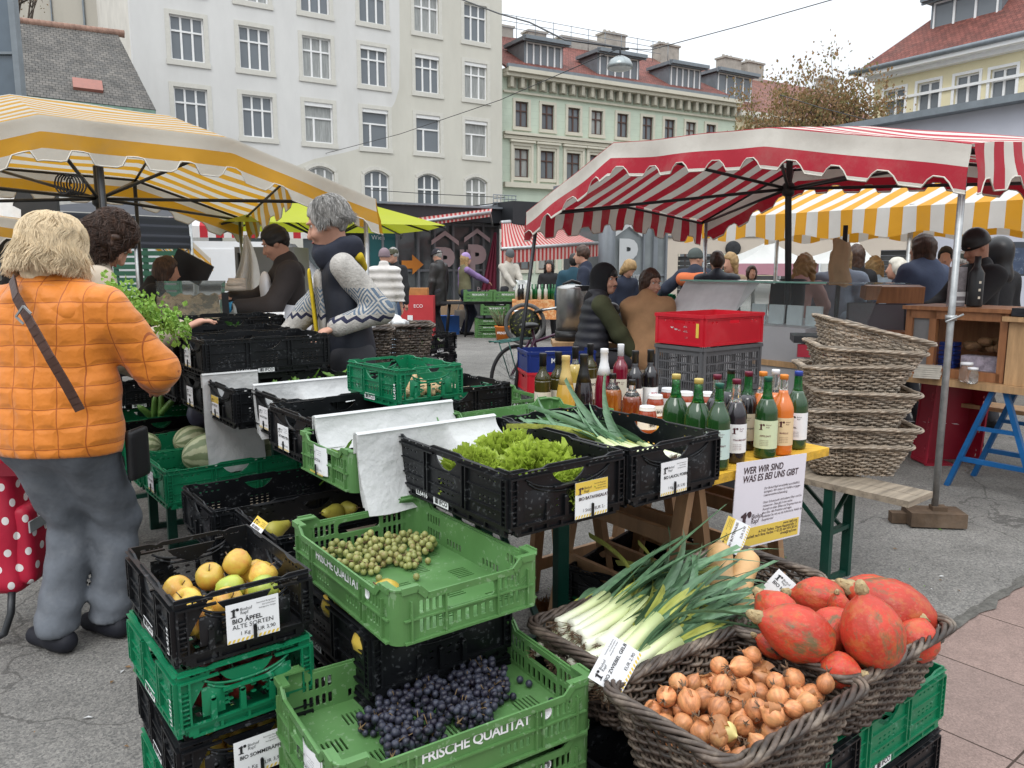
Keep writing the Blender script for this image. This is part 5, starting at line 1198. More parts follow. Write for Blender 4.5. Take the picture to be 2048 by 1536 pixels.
leafpile('salad_leaves', LT(.05,.74,.83), .14, .13, 60, SAL, 3, 'tangled salad leaves in the light green crate', 'salad')
leafpile('herb_bunch', LT(.25,3.25,1.06), .22, .13, 60, mat('herb_leaf',(.05,.13,.03),.5,.3,12,trl=.2), 4, 'dark green herbs in the topmost far black crate', 'herbs')
leafpile('spinach', LT(.3,1.95,.85), .2, .13, 50, SAL, 8, 'green spinach leaves in the crate behind the yellow card', 'spinach', .09)
leafpile('stack_herbs', LT(2.1,3.95,.80), .12, .1, 40, SAL, 9, 'green leaves seen through the handle of the back stack', 'herbs')
# grapes
def bunch(seed, n, br, ln, wd, ht, m, sm):
    rn = random.Random(seed); root = bpy.data.objects.new('grape_bunch', None); C.objects.link(root)
    def sm_(rn, r): t = rn.uniform(-1,1); q = wd*(1-.75*abs(t)**1.5)*rn.uniform(-1,1); return (t*ln, q+.012*math.sin(t*3+seed))
    P = drop_pack([br*rn.uniform(.86,1.12) for _ in range(n)], sm_, lambda x, y: 0, seed, 8); mb = MB()
    for x, y, z, r in P: mb.ball((x,y,z), (r,r,r*rn.uniform(.98,1.12)), 12, 8)
    mb.build('berries', m, root); st = MB(); sp_ = [(-ln*1.15,.0,br*2.2),(-ln*.5,.006,br*2.6),(0,0,br*2.9),(ln*.5,-.004,br*2.4),(ln*.95,.004,br*1.6)]; st.tube(sp_, .0022, 5)
    for x, y, z, r in P[::2]: k = min(sp_, key=lambda q: abs(q[0]-x)); st.tube([(k[0]*.7+x*.3,k[1],k[2]),(x*.8+k[0]*.2,y*.8,z+r*.9),(x,y,z+r*.6)],.0011,4,cap=False)
    st.build('stalk', sm, root); return root
GRW = patch(mat('white_grape', (.34,.35,.12), .3, .2, 40, spec=.5, rnd=.1, trl=.2), (.28,.13,.07), 22, .52, .7, .75)
GRD = patch(mat('dark_grape', (.012,.010,.020), .42, .4, 60, spec=.45), (.075,.085,.12), 34, .42, .68, .75)
GST = mat('grape_stalk', (.17,.11,.05), .8, .3, 30)
bw = [bunch(21,34,.0088,.062,.036,.03,GRW,GST), bunch(22,27,.0092,.05,.034,.03,GRW,GST)]
bd = [bunch(31,62,.0086,.066,.042,.03,GRD,GST), bunch(32,50,.0090,.055,.038,.03,GRD,GST)]
def put_bunches(pr, spots, z, group, what):
    u_ = [0,0]
    for i, (u, v, yw, lb) in enumerate(spots):
        k = i % 2; o = pr[k] if not u_[k] else copy_tree(pr[k]); u_[k] += 1; o.location = PZ(u,v,z); o.rotation_euler = (0,0,yw); setp(o, lb, 'grapes', group)
ZE, ZF = .678, .462
put_bunches(bw, ((690,1112,.2,'leftmost bunch of white grapes with purplish berries'),(752,1098,.5,'bunch of white grapes against the crate wall'),(806,1090,.9,'bunch of white grapes under the white sticker'),(848,1102,1.9,'rightmost bunch of white grapes near the corner'),(720,1142,-.2,'bunch of pale grapes nearest the long wall'),(766,1128,.7,'bunch of white grapes in the middle of its crate'),(812,1126,-.9,'bunch of white grapes pointing towards the front')), ZE, 'bunches of white grapes', 'white')
put_bunches(bd, ((775,1445,.8,'leftmost bunch of dark blue grapes'),(838,1408,.4,'shrivelled bunch of dark grapes near the back wall'),(905,1395,.1,'bunch of dark grapes behind the middle one'),(950,1365,.6,'bunch of dark grapes nearest the back corner'),(985,1392,1.2,'rightmost bunch of dark blue grapes'),(900,1440,-.3,'bunch of dark grapes in the middle of the crate'),(960,1432,.9,'bunch of dark grapes by the front right'),(838,1488,.3,'bunch of dark grapes nearest the front wall'),(800,1490,1.5,'bunch of dark grapes at the front left')), ZF, 'bunches of dark grapes', 'dark')
def berry(m, P, label, group, r=.0088): mb = MB(); mb.ball((0,0,r),(r,r,r*1.05),14,9); o = mb.build('grape', m); o.location = P; setp(o, label, 'grape', group)
for u, v in ((758,1163),(833,1160),(856,1128)): berry(GRW, PZ(u,v,ZE), 'single white grape lying loose on the green crate floor', 'loose white grapes')
for u, v in ((1040,1366),(1058,1374),(1026,1400),(1103,1410)): berry(GRD, PZ(u,v,ZF), 'single dark grape lying loose on the green crate floor', 'loose dark grapes')
# apples, pears, plums, melons, cucumbers, tomatoes
APL = patch(mat('yellow_apple', (.58,.42,.07), .35, .12, 12, rnd=.15, spec=.5), (.50,.14,.04), 12, .44, .68, .8); APG = patch(mat('green_apple', (.36,.44,.07), .35, .12, 12, rnd=.12, spec=.5), (.5,.4,.08), 14, .5, .7, .6); APR = mat('dark_red_apple', (.13,.015,.012), .35, .25, 14, rnd=.2)
def apple(m):
    root = bpy.data.objects.new('apple', None); C.objects.link(root); mb = MB()
    mb.lathe([(0,-.026),(.008,-.029),(.018,-.031),(.029,-.022),(.036,-.002),(.035,.012),(.028,.025),(.016,.031),(.007,.027),(0,.022)], 20, 0, None, True, lambda a, z: 1+.02*math.cos(5*a)*(z < 0)+.015*math.sin(a)); mb.build('fruit', m, root)
    st = MB(); st.tube([(0,0,.02),(.002,0,.034),(.005,.002,.042)],.0015,5); st.build('stalk', ONR, root); return root
AP = [apple(APL), apple(APG), apple(APR)]; au = [0]*3; rn = random.Random(9)
def put_apple(P, k, label, group, s_=1.0):
    o = AP[k] if not au[k] else copy_tree(AP[k]); au[k] += 1; o.location = P; o.rotation_euler = (rn.uniform(-.9,.9),rn.uniform(-.9,.9),rn.uniform(0,6)); o.scale = (s_,)*3; setp(o, label, 'apple', group)
pk = drop_pack([.033]*17, lambda rn, r: (rn.uniform(-.105,.11), rn.uniform(-.155,.05)), lambda x, y: .0, 8, 22)
ac = LT(-.616,.317,.662)
for i, (x, y, z, r) in enumerate(pk): put_apple(ac+RX*x+LX*y+Vector((0,0,z)), 1 if i % 5 == 2 else 0, 'green apple among the yellow old apple varieties' if i % 5 == 2 else 'yellow red apple in the top crate of the front stack', 'apples in the old variety crate', .92)
for lv_, zz in ((3,.515),(2,.36)):
    for x, y in ((-.07,-.12),(.0,-.13),(.07,-.12),(-.03,-.05),(.05,-.04)): put_apple(LT(-.616+x,.317+y,zz+.035), 2 if lv_ == 3 else 0, 'dark red apple seen through the green crate handle' if lv_ == 3 else 'summer apple deep inside the lower black crate', 'dark red apples' if lv_ == 3 else 'summer apples in the lower crate')
for i, (r, l) in enumerate(((-.33,.10),(-.30,.19),(-.25,.11),(-.33,.27),(-.24,.2))): put_apple(LT(r,l,.60+.01*i), 0, 'large red yellow apple in the half hidden black crate', 'apples in the half hidden crate', 1.35)
PEA = patch(mat('pear_skin', (.42,.38,.06), .45, .15, 14, rnd=.1), (.25,.2,.05), 22, .55, .68, .7)
mb = MB(); mb.lathe([(0,-.04),(.012,-.041),(.028,-.034),(.035,-.015),(.033,.004),(.023,.026),(.016,.045),(.012,.056),(0,.06)], 18); pr = mb.mesh('pear', PEA); sb = MB(); sb.tube([(0,0,.055),(.004,0,.08)],.002,5); sbm = sb.mesh('stalk', ONR)
for i, (u, v, lb) in enumerate(((693,1018,'speckled green pear lying on another pear'),(668,1025,'green pear at the far end of the brown paper'),(551,1060,'yellow pear in the near corner of the pear crate'))): o = link('pear', pr, None, PZ(u,v,BZ+.09)); link('stalk', sbm, o); o.rotation_euler = (1.3,.2*i,(.9,-.6,2.2)[i]); setp(o, lb, 'pear', 'pears in the black crate')
mb = MB(); mb.grid(lambda u, v: LT(-.26+.56*u, .875+.34*v, BZ+.03+.012*mnoise.noise((u*6,v*5,0))+.05*max(0,abs(u-.5)-.42)*8), 24, 14); o = mb.build('packing_paper', mat('brown_packing_paper',(.36,.29,.23),.8,.15,6,bump=.5,bsc=14)); setp(o, 'crumpled brown packing paper lining the pear crate', 'paper')
PLM = mat('plum_skin', (.035,.03,.06), .5, .4, 40)
for i, (u, v, lb) in enumerate(((470,985,'dark plum at the far side of the plum crate'),(456,997,'dark plum beside another at the crate middle'),(404,1012,'plum seen through the short side of the crate'))): mb = MB(); mb.ball((0,0,0),(.024,.021,.02),14,9); o = mb.build('plum', PLM); o.location = PZ(u,v,BZ+.05); setp(o, lb, 'plum', 'plums in the black crate')
MEL = mat('melon_rind', (.42,.44,.27), .5, .12, 12, bump=.2, bsc=70)
N, L, b = nodes(MEL); tcn = N.new('ShaderNodeTexCoord'); sx = N.new('ShaderNodeSeparateXYZ'); L.new(tcn.outputs['Object'], sx.inputs[0]); an = mathn(N,L,'ARCTAN2',sx.outputs[2],sx.outputs[1]); nz = N.new('ShaderNodeTexNoise'); nz.inputs['Scale'].default_value = 30; nz.inputs['Detail'].default_value = 6; L.new(tcn.outputs['Object'], nz.inputs['Vector'])
sn = mathn(N,L,'SINE',mathn(N,L,'ADD',mathn(N,L,'MULTIPLY',an,9),mathn(N,L,'MULTIPLY',nz.outputs[0],3.5))); mr = N.new('ShaderNodeMapRange'); mr.inputs[1].default_value = .0; mr.inputs[2].default_value = .55; L.new(mathn(N,L,'ADD',sn,mathn(N,L,'MULTIPLY',nz.outputs[0],.4)), mr.inputs[0])
L.new(mixc(N,L,mathn(N,L,'MULTIPLY',mr.outputs[0],.8),b.inputs['Base Color'].links[0].from_socket,(.11,.16,.065)), b.inputs['Base Color'])
for u, v, z, rr, yw, lb in ((430,908,.60,(.145,.105,.105),.55,'large pale striped melon in the lower green crate'),(528,895,.60,(.11,.09,.09),.4,'darker mottled melon beside the large striped one'),(383,881,.59,(.09,.08,.075),.9,'round melon behind the striped melons'),(287,893,.59,(.08,.075,.07),.2,'round melon at the left end of the green crate')):
    mb = MB(); mb.ball((0,0,0), rr, 32, 18); o = mb.build('melon', MEL); o.location = PZ(u,v,z); o.rotation_euler = (.2,0,yw); setp(o, lb, 'melon', 'melons in the green crates')
CUC = mat('cucumber_skin', (.09,.17,.035), .45, .25, 14, bump=.3, bsc=50)
for i, (u, v, d) in enumerate(((308,818,(.25,-.2,1)),(322,815,(.1,0,1)),(337,810,(.7,.2,.8)),(296,828,(-.3,-.5,.6)))): mb = MB(); mb.tube([(0,0,-.08),(0,0,-.06),(.004,0,0),(0,0,.06),(-.003,0,.085)],[.008,.017,.02,.017,.007],10); o = mb.build('cucumber', CUC); o.location = PD(u,v,4.6); o.rotation_euler = Vector(d).to_track_quat('Z','Y').to_euler(); setp(o, ('thick green cucumber standing in the crate by the orange sleeve','short green cucumber between two others','tallest curved cucumber leaning right','cucumber end low in the crate')[i], 'cucumber', 'cucumbers in the green crate')
TOM = mat('tomato_skin', (.42,.03,.015), .3, .1, 10)
for i, (u, v) in enumerate(((318,738),(322,728),(308,742),(296,747))): mb = MB(); mb.ball((0,0,0),(.034,.034,.029),16,10); o = mb.build('tomato', TOM); o.location = PD(u,v,4.7); setp(o, 'red tomato in the crate beside the orange cuff', 'tomato', 'tomatoes by the orange cuff')
mb = MB(); mb.ball((0,0,0),(.075,.075,.08),20,12); o = mb.build('red_cabbage', mat('cabbage_skin',(.10,.11,.16),.45,.3,8,bump=.4,bsc=20)); o.location = PD(402,828,4.3); setp(o, 'blue purple cabbage at the right of the black crate by the bags', 'cabbage')
# walnuts and garlic in the small green crates
WAL = mat('walnut_shell', (.50,.35,.19), .7, .25, 30, bump=.8, bsc=60); GAR = mat('garlic_skin', (.62,.52,.38), .55, .2, 30, bump=.3, bsc=60)
wm = MB(); wm.ball((0,0,0),(.018,.0165,.020),12,8); wm.lathe([(.0165,-.001),(.0195,0),(.0165,.001)],12,0,Matrix.Rotation(PI/2,4,'X')); wm = wm.mesh('walnut', WAL)
gm_ = MB(); gm_.lathe([(0,-.018),(.014,-.017),(.023,-.004),(.02,.01),(.008,.022),(.004,.036),(.003,.05)],14,0,None,True,lambda a,z:1+.06*math.cos(8*a)); gm_ = gm_.mesh('garlic', GAR)
for pkk, mesh_, nm_, cat_, c_, ax_, lb in ((drop_pack([.019]*44, lambda rn, r: (rn.uniform(-.12,.12), rn.uniform(-.17,.17)), lambda x, y: 0, 4, 6), wm, 'walnut', 'walnut', LT(.43,1.29,.962), 0, 'pale brown walnut in the raised green crate'), (drop_pack([.022]*26, lambda rn, r: (rn.uniform(-.12,.12), rn.uniform(-.17,.17)), lambda x, y: .05, 5, 6), gm_, 'garlic_bulb', 'garlic', LT(.98,1.8,.77), 0, 'pale garlic bulb in the rear small green crate')):
    for x, y, z, r in pkk: o = link(nm_, mesh_, None, c_+RX*x+LX*y+Vector((0,0,z))); o.rotation_euler = (rn.uniform(-1.5,1.5),rn.uniform(-1.5,1.5),rn.uniform(0,6)); setp(o, lb, cat_, cat_+'s in the small green crate')
# ---------------------------------------------------------------- canopies
def stripes(name, c1, c2, per, rough=.75, dirt=.35, trl=.35, ph=0.0):
    m = mat(name, (1,1,1), rough, .05, 3, trl=trl, bump=.7, bsc=6); N, L, b = nodes(m)
    tc = N.new('ShaderNodeTexCoord'); sx = N.new('ShaderNodeSeparateXYZ'); L.new(tc.outputs['UV'], sx.inputs[0])
    f = mathn(N, L, 'LESS_THAN', mathn(N, L, 'FRACT', mathn(N, L, 'ADD', mathn(N, L, 'DIVIDE', sx.outputs[1], per), ph)), .5)
    nz = N.new('ShaderNodeTexNoise'); nz.inputs['Scale'].default_value = 2.2; nz.inputs['Detail'].default_value = 7; nz.inputs['Roughness'].default_value = .72; L.new(tc.outputs['Object'], nz.inputs['Vector'])
    mr = N.new('ShaderNodeMapRange'); mr.inputs[1].default_value = .48; mr.inputs[2].default_value = .75; mr.inputs[4].default_value = dirt; L.new(nz.outputs[0], mr.inputs[0])
    c = mixc(N, L, mr.outputs[0], mixc(N, L, f, c2, c1), (.30,.27,.22)); L.new(c, b.inputs['Base Color'])
    L.new(c, [n for n in N if n.type == 'BSDF_TRANSLUCENT'][0].inputs[0]); return m
def cloth(name, fn, nu, nv, m, parent=None, th=.003):
    P = [[fn(i/nu, j/nv) for i in range(nu+1)] for j in range(nv+1)]
    me = bpy.data.meshes.new(name); W = nu+1
    me.from_pydata([tuple(p[0]) for row in P for p in row], [], [(j*W+i, j*W+i+1, (j+1)*W+i+1, (j+1)*W+i) for j in range(nv) for i in range(nu)])
    uv = me.uv_layers.new(); fl = [p[1] for row in P for p in row]
    for lp in me.loops: uv.data[lp.index].uv = fl[lp.vertex_index]
    me.polygons.foreach_set('use_smooth', [True]*len(me.polygons)); me.materials.append(m); return link(name, me, parent)
def lerpk(K, s):
    for (a, za), (b, zb) in zip(K, K[1:]):
        if s <= b: t = (s-a)/max(b-a,1e-6); return za+(zb-za)*t
    return K[-1][1]
def scal(x, per=.30): q = (x/per) % 1; return .5+.5*math.tanh(5*(math.cos(2*PI*q)+.25))
def canopy(name, label, O, A, B, K, w_, rise, val, m, group, seed, poles, mast=None, cat='canopy', wave=.02):
    ln = K[-1][0]; t_ = thing(name, label, cat, (O.x,O.y,0), 0, group); o = Vector((O.x,O.y,0)); A = A.normalized(); B = B.normalized()
    def top(s, t): z = lerpk(K, s); q = min(t, w_-t)/(w_/2); sag = -.025*math.sin(PI*min(1,q))*math.sin(PI*((s/ln*3) % 1)); return A*s+B*t+Vector((0,0,z+rise*q+sag+.012*mnoise.noise((s*2,t*2,seed))))
    cloth('roof', lambda u, v: (top(u*ln, v*w_), (u*ln, v*w_)), 48, 24, m, t_)
    def valance(path, uvf, L_):
        def f(u, v):
            p, n = path(u); d = val*(.76*v+(.28*scal(u*L_) if v > .99 else 0)*1)*(1 if v > 0 else 0)
            wv = wave*math.sin(u*L_*9+seed)*v+.03*v*mnoise.noise((u*L_*1.6,v,seed)); return (p+n*(.01+wv+.03*v*v)-Vector((0,0,d)), uvf(u, d))
        e = cloth('valance', f, max(24,int(L_/.03)), 5, m, t_)
        mb = MB(); n_ = max(24,int(L_/.03)); mb.tube([f(i/n_,1)[0] for i in range(n_+1)], .005, 4); mb.build('hem', mat('pale_hem',(.55,.52,.46),.7), t_)
    valance(lambda u: (top(u*ln,0), -B), lambda u, d: (u*ln, -d), ln); valance(lambda u: (top(u*ln,w_), B), lambda u, d: (u*ln, w_+d), ln)
    valance(lambda u: (top(0,u*w_), -A), lambda u, d: (-d, u*w_), w_); valance(lambda u: (top(ln,u*w_), A), lambda u, d: (ln+d, u*w_), w_)
    fr = MB()
    for t in (.06, w_-.06): fr.tube([top(s, t)-Vector((0,0,.04)) for s in [k[0] for k in K]], .012, 6)
    for s in [k[0] for k in K][1:-1]: fr.tube([top(s, t)-Vector((0,0,.05)) for t in (0.05, w_/2, w_-.05)], .012, 6)
    for s in (.03, ln-.03): fr.tube([top(s, t)-Vector((0,0,.05)) for t in (.05, w_/2, w_-.05)], .012, 6)
    if mast:
        hub = A*mast[0]+B*mast[1]+Vector((0,0,mast[2]))
        for s, t in [(.05,.05),(ln-.05,.05),(.05,w_-.05),(ln-.05,w_-.05)]+[(k[0],q) for k in K[1:-1] for q in (.05,w_-.05)]: fr.tube([hub, top(s,t)-Vector((0,0,.05))], .013, 6)
        b = MB(); b.tube([hub+A*mast[3]+Vector((0,0,-hub.z)), hub, hub+Vector((0,0,.25))], .027, 10); b.lathe([(.03,-.06),(.05,-.04),(.05,.03),(.03,.05)],10,0,Matrix.Translation(hub)); b.build('mast', DSTL, t_)
    fr.build('frame', DSTL, t_)
    for (s, t, dx, dy, r, mm) in poles: b = MB(); q = top(s,t); b.tube([Vector((q.x+dx,q.y+dy,0)), q-Vector((0,0,.03))], r, 10); b.build('pole', mm, t_)
    return t_
RSTR = stripes('red_white_canvas', (.42,.016,.034), (.62,.59,.53), .235, ph=.02, trl=.18); YSTR = stripes('yellow_white_canvas', (.60,.31,.025), (.62,.59,.52), .19, trl=.42, ph=0, dirt=.3)
cc = LT(3.37,.455,0); pb = PZ(1866,1050)
kz = [(0,2.10),(1.25,2.35),(2.67,2.42),(3.78,1.95)]
rc = canopy('market_canopy', 'red and white striped scalloped market canopy at right', cc, LX, RX, kz, 2.45, .13, .25, RSTR, None, 3, [(3.72,.08,-.25,-.2,.017,DSTL),(3.7,2.4,0,0,.015,STEEL)], mast=(1.9,1.2,2.08,-.12))
# the galvanised pole with its wooden foot
t = thing('canopy_pole', 'galvanised steel pole at the right canopy corner in a wooden block foot', 'pole', pb)
mb = MB(); q = cc+LX*.06+RX*.06-pb; mb.tube([(0,0,.05),Vector((q.x*.5,q.y*.5,1.0)),(q.x,q.y,2.06)], .0185, 12); mb.build('tube', STEEL, t)
mb = MB(); mb.box((0,0,.05),(.30,.16,.08)); mb.box((-.16,.02,.035),(.14,.06,.06)); mb.box((.02,-.0,.1),(.08,.06,.03)); o = mb.build('foot_block', mat('old_brown_block',(.10,.065,.04),.85,.4,8,bump=.4,bsc=30,dirt=.4,dcol=(.25,.2,.16)), t); o.rotation_euler = (0,0,-.12)
mb = MB(); mb.lathe([(.03,0),(.03,.03)],10,0,Matrix.Translation((q.x*.58,q.y*.58,1.17))); mb.tube([(q.x*.58-.05,q.y*.58-.04,1.165),(q.x*.58+.05,q.y*.58-.03,1.205)],.006,6); mb.build('clamp', STEEL, t)
gg = LT(1.68,3.92,0)
canopy('market_canopy', 'large yellow and white striped scalloped canopy above the cheese counter', gg, -RX, LX, [(0,1.96),(1.04,2.30),(2.14,2.33),(3.2,1.98)], 2.95, .36, .25, YSTR, None, 8, [(.05,.06,.0,0,.016,STEEL),(1.84,.03,.03,0,.022,DSTL),(1.04,2.9,0,0,.018,DSTL),(2.2,2.9,0,0,.016,STEEL),(.06,2.9,0,0,.015,STEEL)], mast=(1.6,1.5,1.98,0))
mb = MB(); c_ = gg-RX*1.95+Vector((0,-.03,2.0)); [mb.tube([c_+Vector((.05*math.cos(a+k)-.09+.012*k,.01*k,.06*math.sin(a+k)-.05)) for a in [i*.5 for i in range(13)]],.005,5) for k in range(6)]; o = mb.build('cable_coil', mat('black_rubber',(.02,.02,.02),.6)); setp(o, 'coil of black cable tied to the pole under the yellow canopy', 'cable')
canopy('market_canopy', 'second yellow canopy partly seen behind the large one at far left', LT(-.2,7.6), -RX, LX, [(0,1.9),(.9,2.05),(2.2,2.05),(3.2,1.9)], 2.4, .14, .26, YSTR, None, 12, [(.06,.06,0,0,.016,STEEL),(2,.06,0,0,.018,DSTL)])
canopy('market_canopy', 'small distant yellow canopy beyond the dark navy one', PD(418,485,14)-Vector((0,0,0)), Vector((-1,.2,0)), LX, [(0,1.6),(.5,2.05),(2.2,2.05)], 2.4, .2, .22, YSTR, None, 15, [(.3,.06,0,0,.02,STEEL)])
YAW2 = stripes('yellow_white_awning', (.68,.33,.02), (.66,.65,.62), .30, trl=.3, dirt=.12)
p0 = LT(7.79,6.2,0); t = thing('market_awning', 'yellow and white striped stall awning with wavy valance at far right', 'awning', p0); La = 7.5; iv = Vector((p0.x,p0.y,0))
def awn(f, n, m_): return cloth(n, f, 120, 6, YAW2, t)
awn(lambda u, v: (-LX*(u*La)+RX*(1.5*v)+Vector((0,0,2.12+.5*v+.02*math.sin(u*40)*math.sin(PI*v))), (0, u*La)), 'roof', 0)
for r_, z_, nm_ in ((0,2.12,'valance'),(1.9,2.12,'rear_valance')): awn(lambda u, v: (-LX*(u*La)+RX*(r_+.02*math.sin(u*La*6)*v)+Vector((0,0,z_-v*(.30+.03*math.cos(u*La*2*PI/.75)))), (0, u*La+(.08 if r_ else 0))), nm_, 0)
awn(lambda u, v: (-LX*(u*La)+RX*(1.5+.4*v)+Vector((0,0,2.62-.5*v)), (0, u*La)), 'rear_roof', 0)
mb = MB()
for s_, r_ in ((.3,.1),(3.2,.1),(6.9,.1),(.3,1.8),(3.2,1.8)): mb = MB(); b_ = -LX*s_+RX*r_; mb.tube([b_, b_+Vector((0,0,2.15))], .03, 8); mb.build('pole', STEEL, t)
# lime parasol
LIME = mat('lime_canvas', (.42,.46,.02), .7, .05, 2, trl=.30)
lc = PD(650,430,9.4); t = thing('parasol', 'big square lime green parasol behind the grey haired man', 'parasol', (lc.x,lc.y,0)); n = 8; R_ = 1.62
cv = MB(); rim = [Vector((R_*f*math.cos(a), R_*f*math.sin(a), 1.90)) for a, f in [(rad(20)+i*PI/4, 1 if i % 2 else .78) for i in range(8)]]; ap = Vector((0,0,2.32))
for i in range(8): a, b = rim[i], rim[(i+1)%8]; cv.grid(lambda u, v: (lambda p: p-Vector((0,0,.05*math.sin(PI*v)*math.sin(PI*u))))((a.lerp(b,u)).lerp(ap,v)), 6, 6)
cv.build('canopy', LIME, t); rb = MB(); [rb.tube([p-Vector((0,0,.025)), p.lerp(ap,.55)-Vector((0,0,.05)), Vector((0,0,2.24))],.012,5) for p in rim]; [rb.tube([p.lerp(ap,.5)-Vector((0,0,.05)), Vector((0,0,1.75))],.010,5) for p in rim]; rb.build('ribs', DSTL, t); mb = MB(); mb.tube([(0,0,0),(0,0,2.35)],.025,8); mb.build('pole', DSTL, t)
# dark navy stall roof at left
NAVY = mat('navy_canvas', (.012,.014,.022), .6, .2, 3); p = PD(262,440,9); q_ = PD(382,450,9.6); t = thing('navy_stall_roof', 'dark navy fabric stall roof behind the brown haired shopper', 'canopy', (p.x,p.y,0)); d_ = q_-p
cloth('fabric', lambda u, v: (Vector((d_.x*(u*2.6-1.6), d_.y*(u*2.6-1.6), p.z+.05+.02*math.sin(v*22)))+Vector((0,0,-.36*v))+Vector((0,-.05*v,0)), (0,0)), 30, 16, NAVY, t); cloth('top', lambda u, v: (Vector((d_.x*(u*2.6-1.6), d_.y*(u*2.6-1.6)+2.5*v, p.z+.06+.3*v)), (0,0)), 6, 4, NAVY, t)
for k in (-.9,.05,.98): mb = MB(); mb.tube([Vector((d_.x*k,d_.y*k-.0,0)),Vector((d_.x*k,d_.y*k,p.z))],.025,8); mb.build('post', STEEL, t)
# white tents
WTN = mat('white_canvas', (.70,.70,.67), .7, .06, 2, trl=.35, bump=.4, bsc=3); PNK = mat('pink_canvas', (.50,.25,.30), .7, .06, 2, trl=.3)
for i, (u0, u1, up, y, lb) in enumerate(((1470,1640,1540,19,'white peaked market tent with pink valance, left of its pair'),(1640,1765,1715,18,'white peaked market tent, right of its pair'))):
    a, b = PD(u0,527,y), PD(u1,522,y); ap = PD(up,481,y+1.4); t = thing('market_tent', lb, 'tent', ((a.x+b.x)/2,y,0), 0, 'white market tents'); o_ = t.location; zz = a.z
    A_ = [Vector((a.x,y,zz)),Vector((b.x,y,zz)),Vector((b.x,y+2.8,zz)),Vector((a.x,y+2.8,zz))]; mb = MB()
    for k in range(4): c1, c2 = A_[k], A_[(k+1)%4]; mb.grid(lambda u, v: (lambda p: p-Vector((0,0,.16*math.sin(PI*v)*(.4+math.sin(PI*u)))))(c1.lerp(c2,u).lerp(ap,v))-o_, 10, 8)
    mb.build('roof', WTN, t); mb = MB(); [mb.grid(lambda u, v: c1.lerp(c2,u)-Vector((0,0,.28*v+.02*math.sin(u*14)*v))-o_, 14, 2) for c1, c2 in ((A_[0],A_[1]),)]; mb.build('valance', PNK if i == 0 else WTN, t)
    for c1 in A_: mb = MB(); mb.tube([Vector((c1.x,c1.y,0))-o_, c1-o_],.03,6); mb.build('post', STEEL, t)
# ---------------------------------------------------------------- pavilion with glass front
GLD = mat('pavilion_glass', (.095,.11,.115), .06, .3, 1.2, spec=.8); STG = mat('steel_grey_paint', (.16,.175,.19), .5, .1, 3); BLKF = mat('black_fascia', (.018,.02,.023), .5, .2, 2)
TEAL = mat('teal_panel', (.012,.095,.10), .35, .1, 2); PKL = mat('pale_pink_film', (.50,.40,.41), .5, 0); GRL = mat('pale_grey_film', (.46,.47,.47), .5, 0); ORL = mat('orange_film', (.60,.22,.03), .5, 0)
def house_p(mb, x, z, s_, y, mi=0):   # the P under a roof sign
    T = lambda dx, dz: frame((x+dx*s_, y, z+dz*s_), (1,0,0), (0,0,1))
    mb.text('P', 1.25*s_, T(-.36,0), mi, .055); mb.add(*plate([(-.48,.98),(0,1.28),(.48,.98),(.48,1.12),(0,1.42),(-.48,1.12)],[],.002), mi, frame((x,y,z),(1,0,0),(0,0,1)) @ Matrix.Scale(s_,4))
pa, pb2 = PD(735,600,19.6), PD(997,600,21.8); FP = Facade((pa.x,pa.y),(pb2.x,pb2.y))
t = thing('glass_pavilion', 'low glass market pavilion with teal panels and pale P signs', 'pavilion', FP.o, FP.yaw)
ht = FP.hit(900,445)[1]; sx_ = lambda u: FP.hit(u,500)[0]
mb = MB(); mb.box((FP.len/2,.05,ht/2),(FP.len,.04,ht)); mb.build('glass_front', GLD, t)
mb = MB(); mb.box((sx_(762),-.0,1.35),(sx_(792)-sx_(735),.08,2.5)); mb.text('Wien', .16, frame((sx_(742),-.045,2.1),(1,0,0),(0,0,1)), 1); mb.build('teal_panel', [TEAL, GRL], t)
mb = MB()
for u in (735,764,792,835,868,905,944,965,995): mb.box((sx_(u),0,ht/2),(.06,.12,ht))
for z in (.08,ht-.05,ht*.52): mb.box((FP.len/2,0,z),(FP.len,.09,.06))
mb.build('mullion', STG, t)
mb = MB(); [house_p(mb, sx_(u), FP.hit(u,v)[1], .85, -.07) for u, v in ((888,555),(952,548))]; mb.text('ll', .9, frame((sx_(915),-.07,FP.hit(915,548)[1]),(1,0,0),(0,0,1)),0,.03); mb.text('Parking', .22, frame((sx_(950),-.07,FP.hit(950,585)[1]),(1,0,0),(0,0,1)),0); mb.build('p_sign', PKL, t)
mb = MB(); q = sx_(800); mb.add(*plate([(0,.1),(.3,.1),(.3,-.05),(.62,.2),(.3,.45),(.3,.3),(0,.3)],[],.004),0,frame((q,-.08,FP.hit(800,545)[1]),(1,0,0),(0,0,1))); mb.build('arrow_sign', ORL, t)
mb = MB(); mb.box((FP.len/2-1.2,1.4,ht+.12),(FP.len+3.5,3.6,.22)); mb.box((FP.len/2-1.2,-.42,ht+.18),(FP.len+3.5,.05,.36)); mb.box((FP.len+.7,.2,ht+.25),(1.8,2.4,.6)); mb.build('roof', BLKF, t)
mb = MB(); mb.box((FP.len/2-1.2,-.46,ht+.39),(FP.len+3.6,.12,.05)); [mb.tube([(sx_(975)+.12*k,-.3,ht+.4),(sx_(975)+.12*k,-.3,ht+.75)],.012,4) for k in range(7)]; [mb.tube([(sx_(975),-.3,ht+.45+.1*k),(sx_(975)+.75,-.3,ht+.45+.1*k)],.012,4) for k in range(4)]; mb.build('roof_edge', ZINC, t)
mb = MB(); mb.box((FP.len/2,3.2,ht/2),(FP.len,.1,ht)); mb.build('rear_wall', STG, t)
